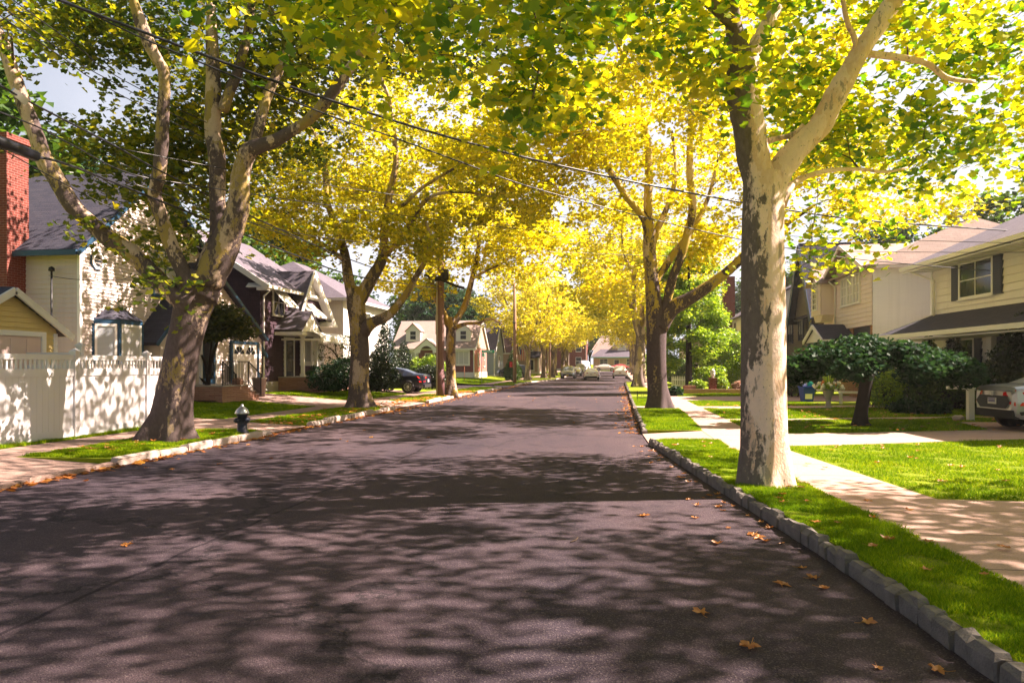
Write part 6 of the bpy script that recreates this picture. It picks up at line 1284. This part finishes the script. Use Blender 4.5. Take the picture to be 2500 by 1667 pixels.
def conelump(h, r, n_=7): return [(0, 0, h*(i+.5)/n_, r*(1-(i/n_)**1.6)*(.8 if i == 0 else 1), r*(1-(i/n_)**1.6)*(.8 if i == 0 else 1), h/n_*1.1) for i in range(n_)]
S('conifer', 'tall dark columnar evergreen beside the pale house, behind the navy sedan', 940, 940, .42, conelump(4.0, 1.15), 'leaf_dark', 9000, .10, 24, cat='shrub')
S('conifer', 'shorter dark cone evergreen just right of the tall columnar one', 985, 936, .42, conelump(2.9, 1.15), 'leaf_dark', 6000, .11, 25)
S('shrub', 'purple grey shrub between the second plane tree and the navy sedan', 903, 956, .4, [(.2, 0, 1.0, .9, .8, 1.0), (.8, 0, .7, .8, .8, .7)], 'leaf_dark', 5000, .09, 26)
S('hedge', 'dark clipped hedge between the navy sedan and the utility pole', 1047, 949.5, .3, [(-.45, 0, .65, .65, .6, .65), (.45, 0, .7, .65, .6, .7), (0, 0, .8, .75, .6, .65)], 'leaf_dark', 9000, .08, 27)
S('shrub', 'bright yellow green shrub with pink blooms above the dark hedge', 1040, 940, .3, [(-.6, 0, 1.1, 1.1, .8, .9), (.5, 0, 1.3, 1.0, .8, .9)], 'leaf_lime', 6000, .11, 28)
S('topiary', 'big cone shaped clipped evergreen behind the orange brown pole', 1251, 929, .2, conelump(2.9, 1.0, 8), 'leaf_green', 12000, .08, 29)
for i, (px, py, m_, r, lb) in enumerate([(1121, 921, 'leaf_dark', .24, 'tiny clipped ball shrub in front of the brick cape'), (1148, 920, 'leaf_blue', .33, 'dark ball shrub at the corner of the brick cape'), (1172, 920, 'leaf_dark', .38, 'dark bush directly left of the street sign post'), (1192, 919, 'leaf_lime', .38, 'golden bush directly right of the street sign post'), (1228, 900, 'leaf_dark', .8, 'dark round bush in front of the brown roofed house'), (1320, 905, 'leaf_green', .7, 'round bush in front of the tan house')]):
    S('shrub', lb, px, py, .3, [(0, 0, r, r, r, r)], m_, 1200, .07 if r < .5 else .12, 40+i)
# right garden
S('shrub', 'dense bush left of the umbrella tree behind the pale trunk', 1935, 968, .17, [(0, .3, .9, .8, .7, .9), (.7, .5, .8, .8, .7, .8), (-.5, .5, .6, .6, .6, .6)], 'leaf_green', 6000, .09, 31)
S('shrub', 'dark shrub bed with lime tipped leaves to the right behind the umbrella tree', 2235, 1000, .17, [(-1.0, .4, .9, .8, .7, .8), (0, .2, .8, .9, .7, .75), (1.0, 0, .8, .9, .7, .7), (1.7, -.2, .8, .6, .6, .7)], 'leaf_green', 9000, .09, 32)
S('shrub', 'added lime bush for the lit left part of the shrub bed', 2165, 1001, .17, [(0, .2, .7, .55, .5, .65), (.4, .5, 1.0, .5, .5, .5)], 'leaf_lime', 3000, .09, 53)  # lime leaves stand for sunlight on the left of the bed
S('shrub', 'blue green low plants at the edge of the dark bed behind the mailbox', 2210, 1010, .17, [(0, 0, .2, .5, .3, .25), (.8, -.1, .2, .5, .3, .22)], 'leaf_blue', 1500, .12, 33)
shrub('conifer', 'large dark twin topped yew against the cream house at the right edge', (12.2, 23.4, .2), conelump(2.9, 1.5)+[(l[0]+.2, l[1]-1.7, l[2], *l[3:]) for l in conelump(3.1, 1.4)], 'leaf_dark', 22000, .09, 34)
shrub('shrub', 'dark evergreen bush in front of the lower window of the cream house', (12.0, 27.4, .2), conelump(2.4, 1.1), 'leaf_dark', 8000, .09, 35)
shrub('conifer', 'small pointed evergreen below the shuttered lower window', (11.9, 29.2, .2), conelump(2.6, .8), 'leaf_green', 5000, .09, 36)
shrub('clipped_tree', 'round clipped tree of dense yellow green leaves left of the pale trunk', (7.0, 46.5, .15), [(0, 0, 2.0, 1.5, 1.5, 1.6), (.1, 0, 2.9, 1.2, 1.2, 1.0), (-.2, 0, 1.3, 1.3, 1.3, .9)], 'leaf_lime', 12000, .12, 37, 'tree', shell=.8, trunk=[([(0, 0, 0), (0, 0, 1.5)], [.1, .08])])
rg = np.random.default_rng(8); cl = []
for i in range(64):
    h = rg.uniform(.6, 8.0); rr = 2.6*(1-((h-1.5)/8.5)**2*.8); a = rg.uniform(0, 6.28); cl.append((math.cos(a)*rr*.7, math.sin(a)*rr*.7, h+.4, .85, .85, .5))
shrub('conifer_tree', 'feathery bright green conifer rising behind the second right-hand plane tree', (4.4, 43.5, .12), cl, 'leaf_lime', 42000, .15, 38, 'tree', up=.9, shell=.2, trunk=[([(0, 0, 0), (0, 0, 4), (0, 0, 8.5)], [.22, .15, .03])])
S('hedge', 'dark rounded hedge behind the picket fence', 1692, 927, .15, [(0, 0, .9, 1.6, .9, 1.0), (-.6, 0, .6, 1.2, .8, .7)], 'leaf_blue', 7000, .11, 39)
S('hedge', 'dark clipped hedge behind the brick pier, next to the clipped tree', 1738, 926, .15, [(-.5, 0, .6, .8, .7, .65), (.5, 0, .65, .8, .7, .65), (1.2, 0, .6, .6, .7, .6)], 'leaf_dark', 7000, .10, 47)
shrub('shrub', 'lime shrub in the planter right of the brick pier', (6.1, 42.2, .3), [(0, 0, .35, .42, .4, .45)], 'leaf_lime', 1500, .09, 48)
shrub('shrub', 'low lime plants in the planter left of the brick pier', (4.75, 42.2, .3), [(0, 0, .25, .5, .4, .35)], 'leaf_lime', 1500, .09, 49)
shrub('flower_bush', 'pink flowering bush in the planter beside the pale trunk', (7.6, 42.3, .3), [(-.35, 0, .25, .55, .4, .32), (.4, 0, .28, .55, .4, .32)], 'leaf_pink', 2600, .09, 51)
shrub('shrub', 'blue green spiky plant beside the second right-hand trunk', (3.15, 38.2, .12), [(0, 0, .2, .42, .35, .32)], 'leaf_blue', 1200, .13, 52)
for i, (x, y, m_, r, lb) in enumerate([(5.2, 60, 'leaf_green', 1.1, 'green bush behind the picket fence'), (3.9, 76-4.5, 'leaf_lime', 1.5, 'pale leafy bush near the side street on the right'), (4.5, 90, 'leaf_green', 1.5, 'bush beside the parked white sport utility car'), (-11.8, 84, 'leaf_green', .9, 'bush on the lawn left of the grey pole')]):
    shrub('shrub', lb, (x, y, .15), [(0, 0, r, r, r, r)], m_, 3500, .13, 60+i)
# urn flowers
ue = empty('flower_arrangement', (7.72, 27.3, .17), 0, 'white and orange flowers with long spiky leaves filling the urn', 'flowers'); rnd = random.Random(3)
mb = MB()
for i in range(26):
    a = rnd.uniform(0, 6.28); l = rnd.uniform(.35, .65); c, s = math.cos(a), math.sin(a); w_ = .018; hh = rnd.uniform(.55, .75)
    p = [Vector((c*.03, s*.03, .7)), Vector((c*l*.45, s*l*.45, .7+hh*.75)), Vector((c*l, s*l, .7+hh*(.9 if i % 2 else .55)))]; t = Vector((-s, c, 0))*w_
    mb.add([p[0]-t, p[0]+t, p[1]+t, p[1]-t, p[2]], [(0, 1, 2, 3), (3, 2, 4)])
mb.build('spikes', M['leaf_lime'], ue)
for nm, mt, n_, zz in (('white_flowers', 'flower_white', 60, .80), ('orange_flowers', 'flower_orange', 12, .9)):
    mb = MB()
    for i in range(n_): a = rnd.uniform(0, 6.28); r = rnd.uniform(.1, .55 if nm[0] == 'w' else .3); blob(mb, (math.cos(a)*r, math.sin(a)*r*.8, zz+rnd.uniform(-.16, .12)), .055, seed=i, jit=.3)
    mb.build(nm, M[mt], ue)
leaves_np('greenery', ell(np.random.default_rng(2), (0, 0, .78), (.45, .4, .16), 500, .3), .08, M['leaf_lime'], ue, np.random.default_rng(2))
# ---------------------------------------------------------------- grass blades
n = NT('grass_blade'); n.t.nodes.remove(n.b); geo = n.n('ShaderNodeNewGeometry'); big = n.noise(n.coord('Object'), .9, 4)
fc = n.math('ADD', n.math('MULTIPLY', geo.outputs['Random Per Island'], .6), n.math('MULTIPLY', n.math('SUBTRACT', big, .25), .8), True)
col = n.ramp(fc, [(0, (.05, .13, .007)), (.5, (.18, .31, .009)), (.85, (.44, .51, .012)), (.93, (.60, .50, .10)), (1, (.50, .36, .12))])
d = n.n('ShaderNodeBsdfDiffuse'); t = n.n('ShaderNodeBsdfTranslucent'); n.l(col, d.inputs[0]); n.l(col, t.inputs[0]); mx_ = n.n('ShaderNodeMixShader'); mx_.inputs[0].default_value = .4; n.l(d.outputs[0], mx_.inputs[1]); n.l(t.outputs[0], mx_.inputs[2]); n.l(mx_.outputs[0], n.out.inputs[0]); M['grass_blade'] = n.m
def inpoly(p, poly):
    x, y = p[:, 0], p[:, 1]; c = np.zeros(len(p), bool); q = poly[-1]
    for r in poly:
        cond = ((r[1] > y) != (q[1] > y)) & (x < (q[0]-r[0])*(y-r[1])/((q[1]-r[1]) or 1e-9)+r[0]); c ^= cond; q = r
    return c
def grass(poly, N, h, w_, seed, excl=()):
    rng = np.random.default_rng(seed); N = int(N*1.15); a = np.array(poly); lo = a.min(0); hi = a.max(0); pts = np.zeros((0, 2))
    while len(pts) < N:
        p = rng.uniform(lo, hi, (N*2, 2)); p = p[inpoly(p, poly)]
        for e in excl: p = p[~inpoly(p, e)]
        pts = np.vstack([pts, p])
    pts = pts[:N]; z = np.array([zg(x, y) for x, y in pts]); B = np.column_stack([pts, z])
    cl = np.sin(pts[:, 0]*5.1+pts[:, 1]*3.3)*np.sin(pts[:, 1]*4.7-pts[:, 0]*2.2); B[:, 2] -= np.where(cl < -.55, h*.45, 0); an = rng.uniform(0, 6.28, N); d = np.column_stack([np.cos(an), np.sin(an), np.zeros(N)]); s = w_*rng.uniform(.6, 1.4, N)[:, None]
    hh = h*rng.uniform(.5, 1.3, N)*(.8+.35*np.sin(pts[:, 0]*2.3+1)*np.sin(pts[:, 1]*1.9)); lean = rng.normal(size=(N, 3))*.55*hh[:, None]; lean[:, 2] = hh
    V = np.stack([B-d*s, B+d*s, B+lean], 1).reshape(-1, 3)
    o = np_mesh('grass', V, np.arange(3*N), 3, M['grass_blade']); o['kind'] = 'stuff'; return o
def inset(poly): return poly
grass(band([(x+.10, y) for x, y in K], [(x+.05, y) for x, y in SL], 2.2, 15.5), 120000, .055, .0045, 1)
lawn1 = [(3.25, 14.4), (8.6, 16.3), (13, 16.9), (13, 9.12), (3.80, 9.12), (3.28, 13.8)]
grass(lawn1, 90000, .05, .008, 2)
grass([(3.25, 17.3), (8.9, 18.6), (9.2, 21.0), (13, 21.6), (13, 22.8), (3.28, 21.1)], 60000, .06, .012, 3)
grass([(3.27, 21.9), (12.5, 23.6), (11.5, 28.0), (3.25, 27.0)], 50000, .06, .014, 4)
grass([(3.25, 28.6), (8, 29.2), (8, 31.5), (3.27, 33)], 20000, .06, .016, 41)
grass([(3.25, 37.7), (8, 38.6), (8, 41), (3.27, 41)], 14000, .06, .02, 42)
grass(band([(x+.1, y) for x, y in K2], SL, 18, 26.9), 30000, .055, .01, 5); grass(band([(x+.1, y) for x, y in K2], SL, 28.5, 36.4), 16000, .055, .014, 6)
grass([(-8.62, 11.1), (-8.62, 16.3), (-10.25, 16.3), (-10.25, 11.1)], 45000, .06, .008, 7)
grass([(-11.5, 8), (-11.5, 16.9), (-11.75, 16.9), (-11.75, 8)], 7000, .09, .008, 8)
grass([(-8.62, 18.9), (-8.62, 26.4), (-10.25, 26.4), (-10.25, 18.9)], 30000, .06, .012, 9)
grass([(-11.55, 19.7), (-11.55, 26.4), (-15.5, 26.4), (-15.8, 19.7)], 45000, .06, .014, 10)
grass([(-11.55, 31.1), (-11.55, 38.6), (-16, 38.6), (-16, 31.1)], 26000, .06, .018, 11); grass([(-8.65, 31.6), (-8.65, 38.4), (-10.25, 38.4), (-10.25, 31.6)], 12000, .06, .016, 12)
grass([(-8.65, 43), (-8.65, 52), (-10.25, 52), (-10.25, 43)], 9000, .06, .02, 13); grass([(-11.55, 60.6), (-11.55, 76), (-20, 76), (-20, 60.6)], 26000, .07, .035, 14); grass([(-8.65, 60.6), (-8.65, 72), (-10.25, 72), (-10.25, 60.6)], 9000, .06, .02, 15)
# ---------------------------------------------------------------- fallen leaves
star = []
rnd = random.Random(12); LM = []
for v in range(5):
    mb = MB(); rim = []
    for k in range(20):
        a = 2*math.pi*k/20-math.pi/2; lob = (1.0, .62, .50, .70)[k % 4]; lob = lob*(1 if k % 20 else .35); rr = .5*lob*rnd.uniform(.85, 1.1)
        rim.append((math.cos(a)*rr, math.sin(a)*rr, .10*abs(math.sin(a*2.5+v))*rnd.uniform(.4, 1.6)+(.20 if v % 2 else .08)*rr*2*rnd.uniform(.3, 1)))
    vs = [(0, 0, .02)]+rim; mb.add(vs, [(0, i+1, (i+1) % 20+1) for i in range(20)]); mb.tube([(0, -.1, .03), (.02, -.45, .05), (.06, -.75, .12)], .012, 4)
    me = mb.build('fallen_leaf', M['leaf_fallen']); LM.append(me)
used = set(); fcount = 0
def fallen(x, y, s, label, z=None, rz=None, v=None, tilt=.15):
    global fcount
    v = rnd.randrange(5) if v is None else v; o = LM[v] if v not in used else LM[v].copy()
    if v in used: COL.objects.link(o)
    used.add(v); o.location = (x, y, (zg(x, y) if z is None else z)+.006); o.scale = (s, s, s); o.rotation_euler = (rnd.uniform(-tilt, tilt), rnd.uniform(-tilt, tilt), rnd.uniform(0, 6.28) if rz is None else rz)
    tag(o, label, 'leaf', 'fallen plane leaves'); fcount += 1; return o
for px, py, s, lb in [(1828, 1582, .15, 'curled orange leaf on the road, nearest to the viewer'), (1711, 1497, .14, 'orange leaf lying flat on the road, second from the viewer'), (1909, 1428, .15, 'pale orange leaf on the road near the kerb, by two brown ones'), (1986, 1412, .13, 'brown curled leaf touching the kerb foot'), (2010, 1438, .11, 'small brown leaf just below the curled one at the kerb'), (1957, 1388, .10, 'upright brown leaf leaning on the kerb stones'),
                      (2119, 1521, .12, 'torn tan leaf in the gutter at the lower right'), (2143, 1632, .07, 'tiny orange leaf on the road at the bottom right'), (2289, 1640, .12, 'leaf against the kerb in the bottom right corner'), (1750, 1328, .13, 'flat orange leaf on the sunny patch left of the gutter pile'), (1571, 1260, .15, 'ragged orange leaf out on the road in dappled light'), (1702, 1234, .11, 'small orange leaf level with the big pale trunk'), (1838, 1306, .14, 'left leaf of the small pile in the gutter'), (1853, 1314, .15, 'middle leaf of the small pile in the gutter'), (1868, 1322, .12, 'right leaf of the small pile in the gutter'),
                      (309, 1332, .13, 'lone small leaf on the left half of the dark road')]:
    q = G(px, py, 0); fallen(q.x, q.y, s, lb, 0)
for px, py, s, lb in [(1991, 1278, .12, 'tan leaf lying in the shaded verge grass'), (2169, 1321, .15, 'brown leaf on the verge close to the path'), (2217, 1249, .13, 'brown leaf alone in the middle of the near path'), (2119, 1226, .12, 'dark leaf on the path behind the lone brown one'), (2015, 1144, .11, 'leaf on the path right of the big pale trunk'), (1973, 1135, .12, 'brown leaf on the path close to the big pale trunk'), (2452, 1340, .13, 'orange leaf on the rough path at the right edge')]:
    q = G(px, py, .13); fallen(q.x, q.y, s, lb, .14)
def scatter(n_, fn, s0, s1, label, z=None):
    for i in range(n_):
        x, y = fn(); fallen(x, y, rnd.uniform(s0, s1), label, z=z if z is not None else zg(x, y)+.03)
scatter(46, lambda: (rnd.uniform(3.9, 10), rnd.uniform(9.3, 15.2)), .08, .14, 'small brown leaf among many on the sunny right lawn')
scatter(22, lambda: (lambda y: (rnd.uniform(at_y(K, y)+.2, at_y(SL, y)), y))(rnd.uniform(5, 15)), .08, .13, 'small leaf in the grass of the near right verge')
scatter(34, lambda: (lambda y: (at_y(K, y)-abs(rnd.gauss(0, .22))-.05, y))(rnd.uniform(7, 15.5)), .06, .13, 'small leaf in the right gutter before the driveway', 0)
scatter(30, lambda: (lambda y: (at_y(K2, y)-abs(rnd.gauss(0, .3))-.05, y))(rnd.uniform(18, 34)), .08, .15, 'small leaf in the right gutter beyond the driveway', 0)
scatter(40, lambda: (rnd.uniform(-10.1, -8.7), rnd.uniform(11.3, 16)), .09, .17, 'tan leaf in the grass round the big left tree')
scatter(9, lambda: (rnd.uniform(-8.4, -5), rnd.uniform(9, 18)), .07, .12, 'small leaf on the asphalt near the left kerb', 0)
def litter(name, n_, fn, s, seed):
    rng = np.random.default_rng(seed); p = np.array([fn() for _ in range(n_)]); o = leaves_np(name, p, s, M['leaf_fallen'], None, rng, 'lobe', up=2.5, var=.4); o['kind'] = 'stuff'; return o
litter('leaf_litter', 700, lambda: (-8.42+abs(rnd.gauss(0, .16)), rnd.uniform(4, 27), .012), .10, 1)
litter('leaf_litter', 900, lambda: (-8.6-abs(rnd.gauss(0, .7)), rnd.uniform(18, 44), .15), .11, 2)
litter('leaf_litter', 420, lambda: (lambda y: (at_y(K2, min(71, y))-abs(rnd.gauss(0, .25)), y, .012))(rnd.uniform(18, 60)), .075, 3)
litter('leaf_litter', 700, lambda: (-8.3+abs(rnd.gauss(0, .35)), rnd.uniform(24, 66), .012), .085, 4)
litter('leaf_litter', 70, lambda: (rnd.uniform(-9, 2), rnd.uniform(10, 60), .012), .07, 5)
litter('leaf_litter', 260, lambda: (rnd.uniform(3.4, 11), rnd.uniform(17.5, 30), .22), .08, 6)
tg = MB(); tg.tube([(0, 0, .01), (.05, .09, .012), (.06, .2, .01)], .006, 5); o = tg.build('twig', M['twig']); q = G(1393, 1325, 0); o.location = q; tag(o, 'thin bent twig lying alone on the road', 'twig')
# ---------------------------------------------------------------- wires
n = NT('cable'); M['cable'] = n.fin((.012, .013, .02), .35, .5)
def dl(px): r = (px-1250)/F; return 9.0/(.1425-.99*r)
def wire(label, pts, r, D=None, name='overhead_wire', grp='overhead wires'):
    P_ = []
    for i, p in enumerate(pts):
        if len(p) == 3: d = p[2]
        elif D: t = (p[0]-pts[0][0])/(pts[-1][0]-pts[0][0]); d = 1/((1-t)/D[0]+t/D[1])
        else: d = dl(p[0])
        P_.append(P(p[0], p[1], d))
    q, rr = crom(P_, [r]*len(P_), 5); B = q[0].copy(); mb = MB(); mb.tube([v-B for v in q], r, 6); o = mb.build(name, M['cable'], uv=False); o.location = B; tag(o, label, 'wire', grp); return o
wire('thickest twisted cable crossing the street from top left to the right edge', [(60, -36), (142, 0), (329, 71), (536, 149), (689, 205), (800, 243), (1030, 316), (1259, 379), (1508, 436), (1700, 474), (1914, 511), (2136, 540), (2500, 565), (2700, 572)], .024, (10.5, 29))
wire('thinner cable running just below the thick one across the street', [(60, -42), (153, 0), (344, 92), (574, 188), (800, 281), (953, 333), (1125, 396), (1336, 469), (1700, 561), (1935, 608), (2124, 636), (2500, 667), (2700, 676)], .014, (10.5, 30))
wire('upper left wire leaving the top left corner, lowest of its three', [(-60, -20), (0, 38), (142, 134), (283, 226), (600, 380), (900, 480), (1080, 528)], .0095)
wire('upper left wire leaving the top left corner, middle of its three', [(-60, -50), (0, 11), (145, 120), (283, 205), (600, 362), (900, 470), (1083, 520)], .0095)
wire('upper left wire leaving the top left corner, highest of its three', [(-30, -60), (31, 0), (191, 115), (306, 199), (620, 352), (900, 460), (1085, 512)], .0095)
wire('tangled black cable passing over the outer limb of the big left tree', [(-60, 180), (0, 209), (57, 241), (153, 291), (287, 360), (406, 425), (650, 545), (900, 650), (1081, 700)], .018)
wire('cable below the tangled one at the left edge', [(-60, 246), (0, 274), (96, 312), (180, 356), (321, 425), (517, 459, 15), (800, 501, 20), (1200, 552, 27), (1700, 597, 33), (1850, 612, 35)], .013)
wire('thin wire fanning right across the yellow canopy', [(287, 362), (574, 417, 15), (689, 436, 17), (900, 467, 21), (1374, 530, 28), (1700, 570, 34), (1950, 590, 37)], .0095)
wire('thin wire crossing the street low under the others', [(300, 440, 13), (700, 565, 18), (1000, 600, 24), (1350, 615, 30), (1700, 628, 34), (2058, 640, 37), (2500, 640, 30)], .0095)
wire('heavy cable leading down to the dark pole', [(85, 383), (153, 398), (295, 452), (406, 497), (517, 540), (594, 572), (748, 633), (880, 676), (1082, 706)], .022)
wire('thin wire above the heavy cable near the purple house', [(287, 395), (450, 470), (628, 550), (754, 593), (909, 653), (1082, 700)], .010)
wire('thin wire low in front of the brick chimney', [(-60, 330), (0, 362), (191, 467), (380, 560), (500, 610, 22)], .0095)
wire('wire running from the orange brown pole down the far street', [(1082, 706), (1256, 786), (1345, 793, 80), (1430, 800, 92)], .012)
wire('fine wire high in front of the pink house roof', [(1860, 572, 26), (1917, 576, 26), (2200, 586, 24), (2500, 594, 22), (2620, 596, 21)], .0095)
wire('fine wire low in front of the pink house roof', [(1860, 600, 28), (2058, 613, 27), (2300, 616, 24), (2500, 616, 22), (2620, 615, 21)], .0095)
wire('slack service wire to the mast of the white house', [(119, 672, 22.0), (150, 678, 21), (200, 683, 20), (280, 683, 18.5), (330, 672, 17), (600, 560, 16)], .0095)
o = MB(); A = P(-70, 318, dl(-70)); B_ = P(88, 382, dl(88)); o.tube([Vector((0, 0, 0)), (B_-A)*.5, B_-A], .085, 12); o = o.build('cable_sleeve', M['cable'], uv=False); o.location = A; tag(o, 'thick black sleeve round a cable at the left edge, in front of the brick chimney', 'cable sleeve')
o = MB(); A = P(48, 236, dl(48)); o.box(-.12, .12, -.04, .04, -.05, .05); o = o.build('splice', M['silver'], uv=False); o.location = A; o.rotation_euler = (.4, .5, 1.2); tag(o, 'small grey cable splice on the tangled wire at upper left', 'splice')
print('fallen', fcount)
# ---------------------------------------------------------------- air
n = NT('haze'); n.t.nodes.remove(n.b); v = n.n('ShaderNodeVolumePrincipled'); v.inputs['Color'].default_value = (1, .93, .86, 1); v.inputs['Density'].default_value = .0004; v.inputs['Anisotropy'].default_value = .35
n.l(v.outputs[0], n.out.inputs['Volume']); mb = MB(); mb.box(-110, 110, -30, 270, -1.5, 18); hz = mb.build('haze', n.m, uv=False); hz['kind'] = 'stuff'
